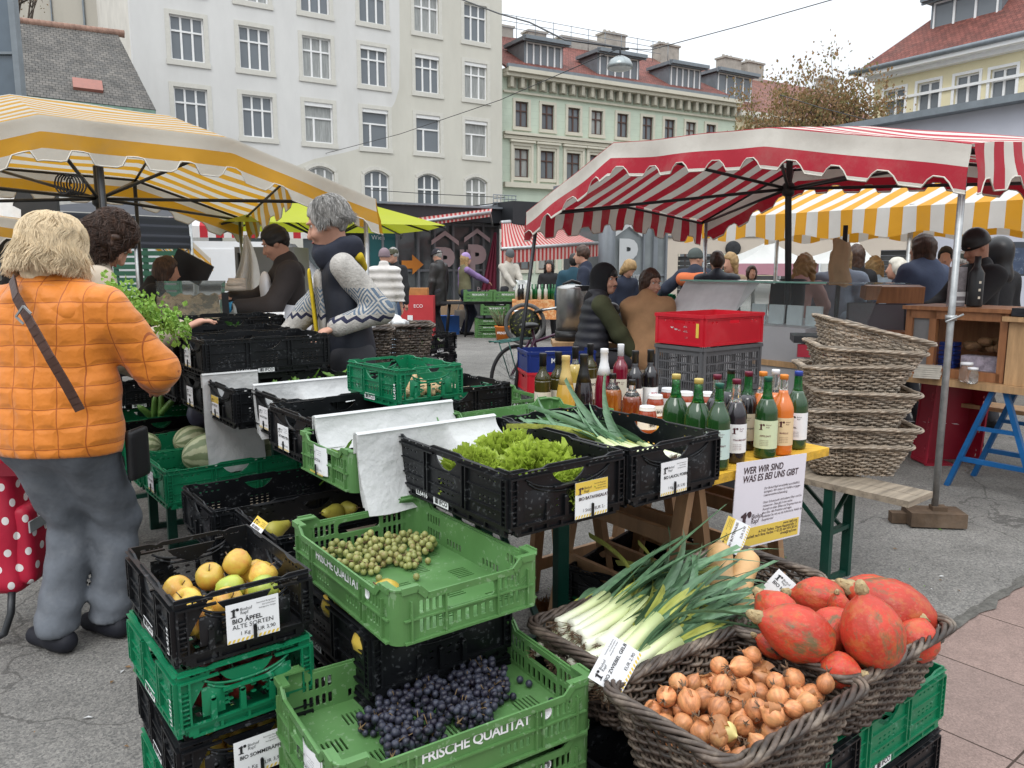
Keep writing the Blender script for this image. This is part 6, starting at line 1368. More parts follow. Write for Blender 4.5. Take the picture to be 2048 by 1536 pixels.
mb = MB(); mb.tube([(FP.len+.02,-.5,0),(FP.len+.02,-.5,ht+.4)],.09,10); mb.build('column', STEEL, t)
RST2 = stripes('fine_red_stripes', (.42,.03,.03), (.58,.40,.36), .13, trl=.25, dirt=.25)
def awning(label, a, b, c, d, th=.0, val=.25):   # wall edge a-b, outer edge d-c
    t_ = thing('shop_awning', label, 'awning', (a.x,a.y,0)); o = Vector((a.x,a.y,0))
    cloth('fabric', lambda u, v: (a.lerp(b,u).lerp(d.lerp(c,u),v)-o-Vector((0,0,.06*math.sin(PI*v))), (v, u*(b-a).length)), 40, 8, RST2, t_)
    cloth('valance', lambda u, v: (d.lerp(c,u)-o-Vector((0,0,val*v)), (v, u*(b-a).length)), 40, 2, RST2, t_)
    mb = MB(); mb.tube([d-o,c-o],.04,8); mb.tube([a-o,b-o],.06,8); [mb.tube([p-o-Vector((0,0,.5)), q-o],.025,6) for p, q in ((a,d),(b,c))]; mb.build('arm', STEEL, t_)
awning('pinkish red striped shop awning on the glass pavilion', PD(800,436,19.9), PD(985,413,21.4), PD(980,425,19.4), PD(812,448,18.2), val=.1)
awning('red striped awning right of the grey column', PD(1003,446,20.5), PD(1105,437,23.5), PD(1197,486,19.5), PD(1003,498,17.5), val=.32)
mb = MB(); a, b = PD(988,465,19.5), PD(970,580,19.5)
mb.grid(lambda u, v: Vector((PD(993,465,19.5).x*(1-v)+PD(993,580,19.5).x*v-(.06+.32*v)*(1-u), 19.5+.05*math.sin(u*20), a.z+(b.z-a.z)*v)), 14, 4); o = mb.build('banner', mat('maroon_cloth',(.12,.012,.03),.8,.1,3)); setp(o, 'folded dark maroon cloth hanging beside the grey column', 'banner')
# lift tower with P
ta, tb = PD(1203,540,21.5), PD(1332,540,22.5); FT = Facade((ta.x,ta.y),(tb.x,tb.y)); t = thing('lift_tower', 'grey glass lift tower with a big pale P under a roof mark', 'tower', FT.o, FT.yaw); hT = FT.hit(1260,415)[1]+.5
mb = MB(); mb.box((FT.len/2,1.0,hT/2),(FT.len,2.0,hT)); mb.build('glass', mat('tower_glass',(.19,.21,.215),.10,.25,.8,spec=.7), t)
mb = MB(); [mb.box((FT.hit(u,500)[0],-.03,hT/2),(w__,.1,hT)) for u, w__ in ((1203,.16),(1222,.06),(1285,.05),(1308,.14),(1330,.06))]; mb.box((FT.len/2,.9,hT+.1),(FT.len+.5,2.6,.2)); mb.box((FT.len/2,-.02,1.2),(FT.len,.06,.05)); mb.build('steel_frame', STG, t)
mb = MB(); house_p(mb, FT.hit(1253,540)[0], FT.hit(1253,540)[1], .92, -.09); mb.text('Parking', .2, frame((FT.hit(1240,555)[0],-.09,FT.hit(1240,556)[1]),(1,0,0),(0,0,1))); mb.text('Naschmarkt' if False else 'Bauernmarkt', .17, frame((FT.hit(1240,566)[0],-.09,FT.hit(1240,570)[1]),(1,0,0),(0,0,1))); mb.build('p_sign', GRL, t)
mb = MB(); c_ = PD(1213,520,19); mb.tube([(0,0,0),(0,0,3.1)],.2,4); o = mb.build('steel_column', STG); o.location = (c_.x,19,0); setp(o, 'square dark grey steel column left of the lift tower', 'column')
# beige low building with roller doors and a clock
ba, bb_ = PD(1325,590,27), PD(2150,590,24); FB = Facade((ba.x,ba.y),(bb_.x,bb_.y)); t = thing('beige_shop_row', 'low beige building with dark roller doors and a round clock', 'building', FB.o, FB.yaw)
hB_ = FB.hit(1500,425)[1]; hs = []; RDM = mat('dark_shutter',(.05,.05,.05),.5,.2,3)
for u0, u1, v0 in ((1356,1472,508),(1762,1892,500),(1500,1640,520)): s0, s1, z1 = FB.hit(u0,v0)[0], FB.hit(u1,v0)[0], FB.hit(u0,v0)[1]; hs.append(rect(s0,0.02,s1,z1)); dr = MB(); [dr.box(((s0+s1)/2,.2,.1+.16*k),(s1-s0,.05,.14)) for k in range(int(z1/.16))]; dr.build('roller_door', RDM, t)
FB.wall('wall', mat('beige_render',(.56,.49,.41),.9,.06,1), t, 0, FB.len, 0, hB_, hs)
mb = MB(); mb.box((FB.len/2,-.1,hB_),(FB.len,.5,.2)); mb.box((FB.len/2,-.02,hB_-.75),(FB.len,.08,.06)); mb.build('cornice', STG, t)
mb = MB(); s_, z_ = FB.hit(1466,497); T = frame((s_,-.06,z_),(1,0,0),(0,0,1)); mb.lathe([(.0,.0),(.25,0),(.25,.05),(.21,.06)],20,1,T); mb.lathe([(.21,.05),(0,.052)],20,0,T); mb.beam((s_,-.13,z_),(s_+.1,-.13,z_+.13),.02,.03,1); mb.beam((s_,-.13,z_),(s_-.05,-.13,z_-.1),.02,.03,1); mb.build('clock', [GRL, DSTL], t)
# shop front of the pale house: red white awning band
a, b = PD(340,462,30), PD(840,470,33); RW = stripes('red_white_blocks', (.45,.02,.03), (.68,.66,.64), .55, dirt=.1, trl=.2); t = thing('shop_awning', 'long red and white striped shop awning along the pale house', 'awning', (a.x,a.y,0)); o_ = Vector((a.x,a.y,0)); d_ = Vector(((b-a).x,(b-a).y,0)); n_ = Vector((d_.y,-d_.x,0)).normalized()
zA_ = 2.9
cloth('fabric', lambda u, v: (d_*u+n_*(1.2*v)+Vector((0,0,zA_+.35*(1-v))), (0,u*d_.length)), 80, 3, RW, t); cloth('valance', lambda u, v: (d_*u+n_*1.22+Vector((0,0,zA_-.42*v)), (0,u*d_.length)), 80, 2, RW, t); mb = MB(); mb.beam(Vector((0,0,zA_+.45)), d_+Vector((0,0,zA_+.45)), .25, .2); mb.build('cassette', WHT, t)
# white van
c_ = PD(438,590,17.5); t = thing('white_van', 'white delivery van seen from the side behind the cheese counter', 'van', (c_.x,17.5,0), rad(4)); VW = mat('van_white',(.74,.75,.76),.3,.03,2,coat=.4)
mb = MB(); prof = [(-2.2,.45),(2.3,.45),(2.35,1.1),(1.95,1.25),(1.35,1.98),(-2.1,2.02),(-2.25,1.9)]; mb.add(*plate(prof,[],1.8),0,frame((0,.9,0),(1,0,0),(0,0,1))); mb.build('body', VW, t)
mb = MB(); mb.box((-.0,-.012,1.25),(1.25,.03,1.15)); mb.build('side_door', VW, t); mb = MB(); [mb.box(p,s_) for p, s_ in (((-.66,-.02,1.25),(.02,.03,1.2)),((.64,-.02,1.25),(.02,.03,1.2)),((-.0,-.02,.66),(1.3,.03,.02)),((.5,-.03,1.0),(.16,.04,.04)))]; mb.build('door_seam', mat('seam_grey',(.25,.25,.26),.5), t)
mb = MB(); mb.add(*plate([(1.02,1.3),(1.75,1.3),(1.3,1.85),(1.02,1.85)],[],.02),0,frame((0,-.01,0),(1,0,0),(0,0,1))); mb.build('window', G_, t)
for x in (-1.5,1.5): mb = MB(); mb.lathe([(.0,-.1),(.33,-.1),(.34,0),(.33,.1),(0,.1)],20,0,frame((x,.05,.34),(1,0,0),(0,0,1))); mb.build('wheel', mat('tyre',(.015,.015,.016),.8), t)
mb = MB(); mb.box((-2.24,.1,1.1),(.06,.16,.4)); mb.build('tail_light', mat('red_lamp_glass',(.35,.01,.02),.2), t)
# autumn tree behind the lilac block
def tree(name, label, u, y, zc, rx, rz, n, seed, cols, ls=.14):
    rn = random.Random(seed); c = PD(u,300,y); t = thing(name, label, 'tree', (c.x,y,0)); tr = MB(); tr.tube([(0,0,0),(.05,0,zc*.5),(-.05,.05,zc*.8),(0,0,zc)],[.28,.22,.17,.1],10); cl = []
    for i in range(46):
        a, e, q = rn.uniform(0,2*PI), rn.uniform(-.5,1.2), rn.uniform(.55,1.05); p = Vector((rx*q*math.cos(a)*math.cos(e), rx*q*math.sin(a)*math.cos(e), zc+rz*q*math.sin(e))); s_ = Vector((0,0,zc*rn.uniform(.55,1)))
        m_ = s_.lerp(p,.5)+Vector((rn.uniform(-.3,.3),rn.uniform(-.3,.3),.35)); tr.tube([s_,m_,p],[.07,.04,.012],5); cl.append(p)
        for k in range(4): p2 = p+Vector((rn.gauss(0,.55),rn.gauss(0,.55),rn.gauss(.25,.5))); tr.tube([m_.lerp(p,.6),p2],[.02,.006],4); cl.append(p2)
    tr.build('trunk', mat('bark',(.10,.08,.065),.9,.3,8), t); lv = MB()
    for i in range(n): p = rn.choice(cl); q = p+Vector((rn.gauss(0,.34),rn.gauss(0,.34),rn.gauss(0,.3))); T = Matrix.Translation(q) @ Euler((rn.uniform(0,6),rn.uniform(0,6),rn.uniform(0,6))).to_matrix().to_4x4(); s_ = ls*rn.uniform(.6,1.25); lv.add([(-s_*.5,0,0),(0,-s_*.35,.02),(s_*.6,0,0),(0,s_*.35,.02)],[(0,1,2,3)],rn.choice(range(len(cols))),T)
    lv.build('crown', cols, t)
LVS = [mat('brown_leaf',(.24,.145,.07),.7,.2,1,trl=.3), mat('olive_leaf',(.19,.165,.065),.7,.2,1,trl=.3), mat('rust_leaf',(.29,.18,.08),.7,.2,1,trl=.3)]
tree('autumn_tree', 'broad autumn tree with thin brown leaves before the far yellow house', 1612, 36, 7.2, 3.1, 1.95, 11000, 4, LVS, .14)
tree('autumn_tree', 'sparse tree crown at the far upper left edge', 40, 46, 17, 2.2, 1.8, 1100, 6, LVS)
# hanging street lamp on its cable, other cables
c_ = PD(1240,128,24); t = thing('street_lamp', 'domed glass street lamp hanging from a cable over the square', 'street lamp', c_)
mb = MB(); mb.lathe([(.37,-.12),(.36,-.02),(.28,.12),(.14,.2),(.05,.23)],24); mb.build('dome', mat('lamp_steel',(.30,.33,.33),.3,.1,3,metal=.6), t); mb = MB(); mb.lathe([(0,-.2),(.18,-.19),(.3,-.15),(.36,-.1)],24); mb.build('lamp_glass', mat('lamp_diffuser',(.55,.57,.55),.3), t); mb = MB(); mb.tube([(0,0,.2),(0,0,.45)],.03,6); mb.box((0,0,.42),(.5,.05,.06)); mb.build('hanger', DSTL, t)
def cable(label, P, r=.012): mb = MB(); mb.tube(P, r, 5); setp(mb.build('cable', DSTL), label, 'cable')
k = Vector((0,0,.45)); cable('thick black cable from the pale house down to the street lamp', [PD(905,-8,36),PD(1000,28,32),PD(1060,45,30),PD(1130,80,27),c_+k], .03)
cable('thin cable rising from the street lamp to the right', [c_+k, PD(1300,100,23), PD(1480,52,21), PD(1690,-8,19)], .012); cable('thin cable crossing the pale facade to the lamp', [PD(600,320,44),PD(800,268,38),PD(1000,200,31),c_+k], .014)
cable('thin wire in front of the autumn tree', [PD(1560,190,30),PD(1640,215,29),PD(1760,246,28)], .016); cable('horizontal wire before the arched windows', [PD(740,380,42),PD(860,388,38),PD(1010,395,34)], .018)
# ---------------------------------------------------------------- other stall furniture
REDP = mat('red_plastic', (.50,.012,.025), .35, .1, 4, dirt=.15, dcol=(.55,.2,.2), dsc=5); DRED = mat('dark_red_plastic', (.30,.012,.03), .4, .12, 4, dirt=.15, dcol=(.3,.1,.1)); GRYP = mat('grey_plastic', (.10,.10,.105), .45, .12, 5, dirt=.2, dcol=(.2,.2,.2)); BLUP = mat('blue_plastic', (.008,.025,.16), .4, .1, 5)
def box_crate(name, m, L_, W_, h, kind, label, group, loc, yaw, txt=None, rot=None):
    t = thing(name, label, 'crate', loc, yaw, group); 
    if rot: t.rotation_euler = rot
    for sx_, ln, nm in ((0,L_,'long_wall'),(1,W_,'short_wall')):
        for sg in (-1,1):
            holes = slotgrid(-ln/2+.03, ln/2-.03, int(ln/.022), .03, h-.05, 4, .013, (h-.09)/4-.006) if kind == 'slots' else ([rrect(-.05,h-.062,.05,h-.04,.006)]+slotgrid(-ln/2+.06,-ln/2+.14,2,h-.06,h-.04,1,.02,.014)+slotgrid(ln/2-.14,ln/2-.06,2,h-.06,h-.04,1,.02,.014))
            mb = MB(); mb.add(*plate(rect(-ln/2,0,ln/2,h), holes, .005)); mb.box((0,h-.012,.006),(ln+.012,.022,.012)); mb.box((0,.008,.004),(ln,.014,.006))
            for x in (-ln/2+.012, ln/2-.012): mb.box((x,h/2,.005),(.02,h,.008))
            if kind != 'slots': mb.box((0,h-.03,.004),(ln,.006,.008))
            o = mb.build(nm, m, t); o.matrix_local = frame(((0,sg*W_/2,0) if not sx_ else (sg*L_/2,0,0)), ((-sg,0,0) if not sx_ else (0,sg,0)), (0,0,1), ((0,sg,0) if not sx_ else (sg,0,0)))
            if txt and sx_ == 0: tx = MB(); tx.text(txt, h*.32, Matrix.Translation((-.02,h*.45,.009)), 0, .03, 'CENTER'); o2 = tx.build('lettering', STK, t); o2.matrix_local = o.matrix_local
    mb = MB(); mb.box((0,0,.006),(L_-.004,W_-.004,.010)); mb.build('bottom', m, t); return t
q = PD(1407,690,4.9); cx = Vector((q.x,q.y,0))+RX*.3+LX*.2
for i in range(2): box_crate('grey_crate', GRYP, .595, .395, .31, 'slots', ('grey slotted crate on the ground under the red one','grey slotted crate directly under the bright red crate')[i], 'grey slotted crates', cx+Vector((0,0,.0+.315*i+.33)), YAW)
o = box_crate('red_crate', REDP, .6, .4, .2, 'e2', 'bright red crate with torn white sticker remains on the grey crate', None, cx+Vector((0,0,.962)), YAW)
mb = MB(); [mb.add(*plate([(x+r*math.cos(a)*(1+.5*math.sin(3*a+k)),y+r*math.sin(a)*(.7+.4*math.cos(2*a))) for a in [i*.7 for i in range(9)]],[],.001)) for k,(x,y,r) in enumerate(((-.06,.11,.012),(-.03,.10,.014),(.0,.095,.01),(.05,.12,.013),(.055,.09,.016),(.06,.05,.012)))]; s_ = mb.build('torn_sticker', STK, o); s_.matrix_local = frame((-.302,0,0),(0,-1,0),(0,0,1),(-1,0,0))
mb = MB(); mb.box((.15,.10,.0),(.022,.09,.001)); s_ = mb.build('yellow_sticker', CARDY, o); s_.matrix_local = frame((-.3035,0,0),(0,-1,0),(0,0,1),(-1,0,0))
mb = MB(); mb.box((0,0,.155),(.9,.7,.31)); o = mb.build('low_table', DSTL); o.location = cx; o.rotation_euler = (0,0,YAW); setp(o, 'dark low stand on the asphalt under the grey crate pile', 'stand')
cx = PD(1090,760,6.9); cx.z = 0
for i,(m_,k,h,lb,tx) in enumerate(((GRYP,'slots',.37,'grey slotted crate on the ground by the bicycle',None),(REDP,'e2',.18,'red crate in the middle of the pile by the bicycle',None),(BLUP,'e2',.18,'blue crate with white letters on top of the pile by the bicycle','MOLK'))): box_crate('stacked_crate', m_, .6, .4, h, k, lb, 'pile of three crates by the bicycle', cx+Vector((.1,.1,(0,.37,.55)[i])), rad(12), tx)
q = PD(1895,925,5.75); q.z = 0; o = box_crate('red_crate', DRED, .6, .4, .2, 'e2', 'dark red crate standing on end on the asphalt showing its bottom', None, q+Vector((0,.12,.30)), 0, rot=(rad(90),rad(-86),rad(4)))
mb = MB(); [mb.box((x,.0,z),(.03,.001,.04+.02*(z>.1))) for x,z in ((0,.17),(.0,.1),(.005,-.02),(.0,-.15),(.01,-.24))]; s_ = mb.build('worn_sticker', STK, o); s_.matrix_local = frame((0,.206,.1),(0,0,1),(1,0,0),(0,1,0))
# blue trestle and the seller's table
BLUS = mat('blue_steel', (.005,.09,.26), .45, .2, 6, dirt=.2, dcol=(.05,.1,.15)); A0 = PD(1800,740,5.4); A0.z = 0
f = lambda s_, b=0, z=0: A0-LX*s_+RX*b+Vector((0,0,z))
t = thing('blue_trestle', 'blue painted steel trestle under the right hand stall table', 'trestle', f(.62,.2)); iv = Matrix.Translation(-t.location)
for k, b in enumerate((.05,.45)): mb = MB(); mb.M = iv; [mb.beam(f(.62+d,b), f(.62+d*.12,b,.69), .035, .03) for d in (-.27,.27)]; mb.beam(f(.62-.20,b,.2),f(.62+.20,b,.2),.03,.03); mb.beam(f(.62-.12,b,.42),f(.62+.12,b,.42),.025,.025); mb.build('leg_frame', BLUS, t)
t = thing('seller_table', 'thick pale wooden stall table carrying the bread showcase', 'table', f(0,.3)); mb = MB(); mb.M = Matrix.Translation(-t.location)
for i in range(3): mb.beam(f(-1.25,.1+.22*i,.70), f(1.6,.1+.22*i,.70), .215, .045)
mb.build('table_top', WOOD, t); mb = MB(); mb.M = Matrix.Translation(-t.location); mb.beam(f(-1.2,.98,.42), f(1.6,.98,.42), .25, .03); mb.build('lower_shelf', WOOD, t)
mb = MB(); mb.M = Matrix.Translation(-t.location); [mb.beam(f(s_,b,0),f(s_,b,.68),.04,.03) for s_ in (-1,1.4) for b in (.08,.55)]; mb.build('leg', DGRN, t)
RWD = mat('reddish_pine', (.30,.13,.055), .45, .25, 3, stretch=(9,9,1), bump=.15, bsc=30, coat=.1)
t = thing('bread_showcase', 'wooden framed glass showcase with bread and pastry inside', 'showcase', f(0,.1,.724)); t.rotation_euler = (0,0,math.atan2(-LX.y,-LX.x)); h = .46
mb = MB()
for x in (.0,.16,.60): mb.box((x,0,h/2),(.045,.05,h))
mb.box((.3,0,.03),(.6,.05,.06)); mb.box((.3,0,h-.035),(.6,.05,.07)); mb.box((.3,.2,h),(.68,.5,.025)); mb.box((.3,.2,.01),(.62,.44,.02)); mb.box((.3,.42,h/2),(.6,.02,h)); mb.build('frame', RWD, t)
mb = MB(); mb.box((.08,.005,h/2),(.13,.008,h-.1)); mb.build('side_panel', mat('grey_panel',(.20,.20,.20),.4), t); mb = MB(); mb.box((.39,.006,h/2),(.4,.005,h-.12)); mb.build('glass', mat('clear_pane',(.9,.92,.92),.03,0,trans=1,ior=1.1), t)
mb = MB(); [mb.box((.24,.08,.07+.03*i),(.1,.1,.024)) for i in range(6)]; mb.build('blue_boxes', BLUP, t); mb = MB(); mb.box((.46,.12,.09),(.28,.1,.12)); mb.build('lace_cloth', mat('lilac_print',(.45,.38,.45),.8,.5,25), t)
mb = MB(); rn = random.Random(4); [mb.ball((rn.uniform(.3,.58),.16+rn.uniform(-.03,.1),.19+rn.uniform(0,.06)),(.05,.04,.03),10,7) for _ in range(16)]; mb.build('bread', mat('bread_crust',(.22,.11,.05),.7,.4,12), t)
t = thing('pine_box', 'tall pine board box with knots at the right edge', 'box', f(.64,.06,.724)); t.rotation_euler = (0,0,math.atan2(-LX.y,-LX.x)); mb = MB(); [mb.box((.06+.123*i,0,.2),(.12,.03,.4)) for i in range(6)]; mb.box((.36,.22,.2),(.72,.4,.398)); mb.build('boards', WOOD, t); mb = MB(); mb.box((.36,.18,.415),(.78,.46,.03)); mb.build('lid', WOOD, t)
mb = MB(); mb.box((.35,.1,.46),(.7,.3,.05)); mb.box((.45,.15,.51),(.45,.25,.05)); o = mb.build('black_bags', mat('black_foil',(.012,.014,.018),.3,.3,5,bump=.8,bsc=8), None, f(.66,.06,.724)); o.rotation_euler = (0,0,math.atan2(-LX.y,-LX.x)); setp(o, 'folded black foil bags lying on the pine box', 'bags')
for dx, liq, lb in ((.12,'orange','tall clear bottle of orange juice standing above the pine box'),(.27,'dark','tall clear bottle of dark juice next to the orange one')):
    t = thing('bottle', lb, 'bottle', f(.66+dx,.38,1.14), 0, 'two juice bottles on the pine box'); mb = MB(); pr = [(.03,0),(.042,.01),(.043,.10),(.03,.2),(.017,.27)]; mb.lathe(pr,20,0); mb.lathe([(.017,.27),(.015,.3)],20,1); mb.build('glass', [LQ[liq],CLR], t); mb = MB(); mb.lathe([(.017,.3),(.017,.32),(0,.32)],16); mb.build('cap', CAP['white'], t); mb = MB(); mb.lathe([(.0438,.03),(.0438,.1)],20); mb.build('label', LBL['white'], t)
t = thing('black_bottle', 'tall black bottle with pale symbols standing on the showcase', 'bottle', f(.36,.2,1.20)); mb = MB(); mb.lathe([(.045,0),(.047,.01),(.047,.22),(.03,.25),(.02,.27),(.02,.33),(0,.33)],20); mb.build('glass', CAP['black'], t); mb = MB(); [mb.box((0,-.0475,.06+.05*k),(.014,.002,.016)) for k in range(3)]; mb.build('print', LBL['cream'], t)
mb = MB(); mb.box((0,0,.13),(.09,.06,.26)); mb.box((0,-.031,.03),(.088,.002,.012),1); mb.box((0,-.031,.08),(.088,.002,.03),1); o = mb.build('grey_carton', [mat('marbled_carton',(.26,.24,.25),.6,.5,14), LBL['white']], None, f(.25,.18,1.20)); setp(o, 'tall grey marbled carton beside the black bottle', 'carton')
for dx, s_, lb in ((.44,1.1,'taller lidded glass jar on the stall table edge'),(.50,.9,'small lidded glass jar in front of the taller jar')):
    t = thing('glass_jar', lb, 'jar', f(dx,-.02 if s_ > 1 else -.07,.724), 0, 'two glass jars on the stall table'); mb = MB(); mb.lathe([(.03,0),(.038,.01),(.038,.07),(.03,.09),(.03,.1)],18,0,Matrix.Scale(s_,4)); mb.build('glass', CLR, t); mb = MB(); mb.lathe([(.034,.1),(.034,.115),(0,.118)],18,0,Matrix.Scale(s_,4)); mb.build('lid', CAP['white'], t)
mb = MB(); [mb.box((.004*(i%3),0,.008+.014*i),(.16,.1,.012)) for i in range(6)]; o = mb.build('paper_stack', mat('aged_paper',(.45,.42,.36),.8,.2,20), None, f(.2,-.04,.724)); o.rotation_euler = (0,0,-.5); setp(o, 'small stack of aged paper on the stall table', 'paper')
def tilt_screen(u, v, y, w_, h_, label, name='touch_screen'):
    c = PD(u,v,y); t = thing(name, label, 'screen', c, rad(-20)); mb = MB(); T = Matrix.Rotation(rad(-24),4,'X'); mb.box((0,0,0),(w_,.03,h_),0,T); mb.build('housing', mat('black_case',(.012,.012,.014),.4,.1), t); mb = MB(); mb.box((0,-.017,.01),(w_*.93,.004,h_*.86),0,T); mb.build('screen', mat('screen_glass',(.09,.09,.10),.15,.1,1,spec=.6), t); mb = MB(); mb.box((0,.08,-h_*.6),(.14,.12,.04)); mb.beam((0,.06,-h_*.5),(0,.02,0),.05,.03); mb.build('stand', DSTL, t)
tilt_screen(1752,640,5.9,.40,.25,'black till screen tilted back behind the wicker pile')
mb = MB(); mb.box((0,0,0),(.42,.14,.13)); o = mb.build('wooden_box', RWD, None, PD(1787,588,6.3)); o.rotation_euler = (.1,0,-.15); setp(o, 'reddish wooden box behind the till screen', 'box')
mb = MB(); mb.box((0,0,0),(.40,.26,.22)); o = mb.build('till_cabinet', RWD, None, PD(1750,690,5.8)); o.rotation_euler = (0,0,-.3); setp(o, 'wooden till cabinet with a small red sticker under the screen', 'cabinet'); mb = MB(); mb.lathe([(.022,0),(.022,.003),(.008,.004)],14,0,frame((.13,-.132,.05),(1,0,0),(0,0,1))); mb.build('red_sticker', REDP, o)
t = thing('scale', 'black market scale with red side panel behind the wicker pile', 'scale', PD(1635,690,5.7), -.25); mb = MB(); mb.box((0,0,.05),(.36,.3,.05)); mb.box((0,.05,-.02),(.2,.2,.1)); mb.build('platform', DSTL, t); mb = MB(); mb.box((-.05,-.13,-.03),(.2,.05,.09)); mb.build('panel', DRED, t)
# glass meat counter in the middle and the steel cheese counter at left
SSM = mat('brushed_steel', (.42,.42,.41), .32, .15, 5, metal=.8); GPN = mat('counter_glass', (.82,.9,.88), .04, 0, trans=.95, ior=1.08); PALE = mat('pale_pane', (.60,.61,.62), .35, .25, 2)  # the slanted meat counter pane is opaque pale grey, uneven in tone
a, b = PD(1322,640,7.2), PD(1612,640,6.0); a.z = b.z = 0; d_ = b-a; t = thing('glass_counter', 'glass fronted meat counter with a pale slanted pane behind the red crate', 'counter', a); ln = d_.length; t.rotation_euler = (0,0,math.atan2(d_.y,d_.x))
mb = MB(); mb.box((ln/2,.35,.5),(ln,.7,.98)); mb.build('body', mat('counter_body',(.40,.40,.41),.4,.1,2), t); mb = MB(); mb.add([(0,.05,1.0),(ln*.48,.05,1.0),(ln*.56,.32,1.33),(0,.32,1.33)],[(0,1,2,3)]); mb.build('pale_pane', PALE, t)
mb = MB(); mb.add([(ln*.5,.05,1.0),(ln*1.3,.05,1.0),(ln*1.3,.25,1.32),(ln*.5,.25,1.32)],[(0,1,2,3)]); mb.box((ln*.65,.45,1.335),(ln*1.3,.4,.008)); mb.build('glass', GPN, t); mb = MB(); mb.box((ln*.5,.245,1.335),(ln,.012,.014)); mb.build('glass_edge', mat('green_glass_edge',(.25,.50,.42),.2), t)
mb = MB(); [mb.box((ln*.62+.17*i,.2,1.06),(.14,.02,.18),0,Matrix.Rotation(-.3,4,'X') if False else None) for i in range(4)]; mb.build('price_sheets', mat('pale_blue_paper',(.55,.60,.62),.6,.1,9), t)
a, b = PD(318,640,5.3), PD(602,640,5.7); a.z = b.z = 0; d_ = b-a; t = thing('cheese_counter', 'stainless steel counter with slanted glass before the young man', 'counter', a); ln = d_.length; t.rotation_euler = (0,0,math.atan2(d_.y,d_.x))
mb = MB(); mb.box((ln/2,.4,.5),(ln,.78,1.0)); mb.box((ln*.8,.3,1.02),(ln*.4,.6,.03)); mb.build('body', SSM, t); mb = MB(); mb.add([(0,.0,1.02),(ln*.42,.0,1.02),(ln*.5,.35,1.36),(0,.35,1.36)],[(0,1,2,3)]); mb.add([(ln*.42,.0,1.02),(ln*.46,.7,1.02),(ln*.5,.7,1.3),(ln*.5,.35,1.36)],[(0,1,2,3)]); mb.build('glass', GPN, t)
mb = MB(); mb.grid(lambda u, v: (ln*.45*u,.2+.3*v,1.04+.2*v+.04*mnoise.noise((u*9,v*4,1))),20,8); mb.build('wares', patch(mat('smoked_wares',(.26,.19,.12),.6,.4,9),(.05,.045,.035),9,.48,.56,.9), t)
mb = MB(); mb.box((ln*.47,.15,1.18),(.045,.03,.2)); mb.build('black_post', CAP['black'], t); mb = MB(); [mb.tube([(ln*.5+.01*k,.45+.02*(k%2),1.30+.018*k),(ln*.66,.45,1.30+.018*k)],.022,7) for k in range(4)]; mb.build('folded_cloths', mat('beige_cloth',(.50,.42,.34),.9,.15,9), t); mb = MB(); mb.box((ln*.72,.42,1.05),(.3,.25,.02)); mb.build('cutting_board', mat('green_board',(.02,.14,.07),.5), t)
mb = MB(); mb.box((0,0,0),(.34,.03,.30),0,Matrix.Rotation(.5,4,'Y')); o = mb.build('sneeze_guard', mat('black_case',(0,0,0)), None, PD(378,545,7)); setp(o, 'slanted black lid panel standing behind the counter', 'panel')
c_ = PD(535,560,8.3); t = thing('grey_fridge', 'tall grey fridge cabinet behind the young man', 'fridge', (c_.x-.02,c_.y,0)); mb = MB(); mb.box((0,.3,.83),(.62,.6,1.66)); mb.build('body', mat('fridge_grey',(.24,.245,.25),.45,.06,2), t); mb = MB(); mb.tube([(-.26,-.03,.7),(-.26,-.03,1.6)],.015,6); mb.build('handle', DSTL, t)
mb = MB(); mb.grid(lambda u, v: ((u-.5)*(.04+.30*v)+.02*math.sin(v*5), .06*math.sin(u*14)*v, -.62*v), 20, 10); o = mb.build('towel', mat('white_towel',(.62,.61,.58),.9,.08,8)); c_ = PD(491,470,8.0); o.location = c_; setp(o, 'white towel hanging from the pole at the cheese counter', 'towel')
# wicker bag baskets beside the grey haired man
for i, (u, v, y, lb, gp) in enumerate(((708,690,4.9,'dark wicker basket full of white carrier bags','x'),(792,688,5.2,'dark wicker basket with a yellow card beside the bag basket','x'))):
    o = basket(.23,.17,.22,.03,WKD,12,.0062,.008,seed=8) if i == 0 else copy_tree(o); c_ = PD(u,v,y); o.location = (c_.x,c_.y,.86); o.rotation_euler = (0,0,rad(12)); setp(o, lb, 'basket', 'two wicker baskets by the grey haired man')
mb = MB(); mb.box((-.05,0,.42),(.95,.5,.84)); o = mb.build('side_counter', mat('dark_cloth',(.02,.02,.022),.9,.2,4), None, Vector((PD(748,690,5.05).x,5.1,0))); o.rotation_euler = (0,0,rad(12)); setp(o, 'dark cloth covered stand under the two bag baskets', 'stand')
BAGM = mat('white_carrier_bag', (.74,.75,.75), .35, .05, 10, bump=.6, bsc=25, trl=.2)
for u, v, y, k, lb in ((690,652,4.85,1.0,'crumpled white carrier bags spilling from the wicker basket'),(788,654,5.2,.55,'white carrier bag handle sticking up from the right basket')):
    s_ = SDF(.03); rn = random.Random(int(u)); [s_.ell((rn.uniform(-.13,.13)*k,rn.uniform(-.08,.08),rn.uniform(-.02,.06)*k),(.085*k,.06,.045*k)) for _ in range(8)]; s_.cap((.03*k,0,.05),(-.09*k,.02,.13),.02,.018)
    o = s_.build('carrier_bags', BAGM, .01, disp=lambda P: .010*np.sin(P[:,0]*60+np.sin(P[:,1]*50)*2)*np.sin(P[:,2]*70+P[:,1]*40)); o.location = PD(u,v,y); setp(o, lb, 'carrier bags')
card(PD(712,640,4.75), (1,0,0), (0,-1,.3), (('BIO EIER',.02),), True, .11, .12, 'tilted yellow and white card among the white carrier bags', tilt=rad(-30), price='EUR 0,50', clips=False)
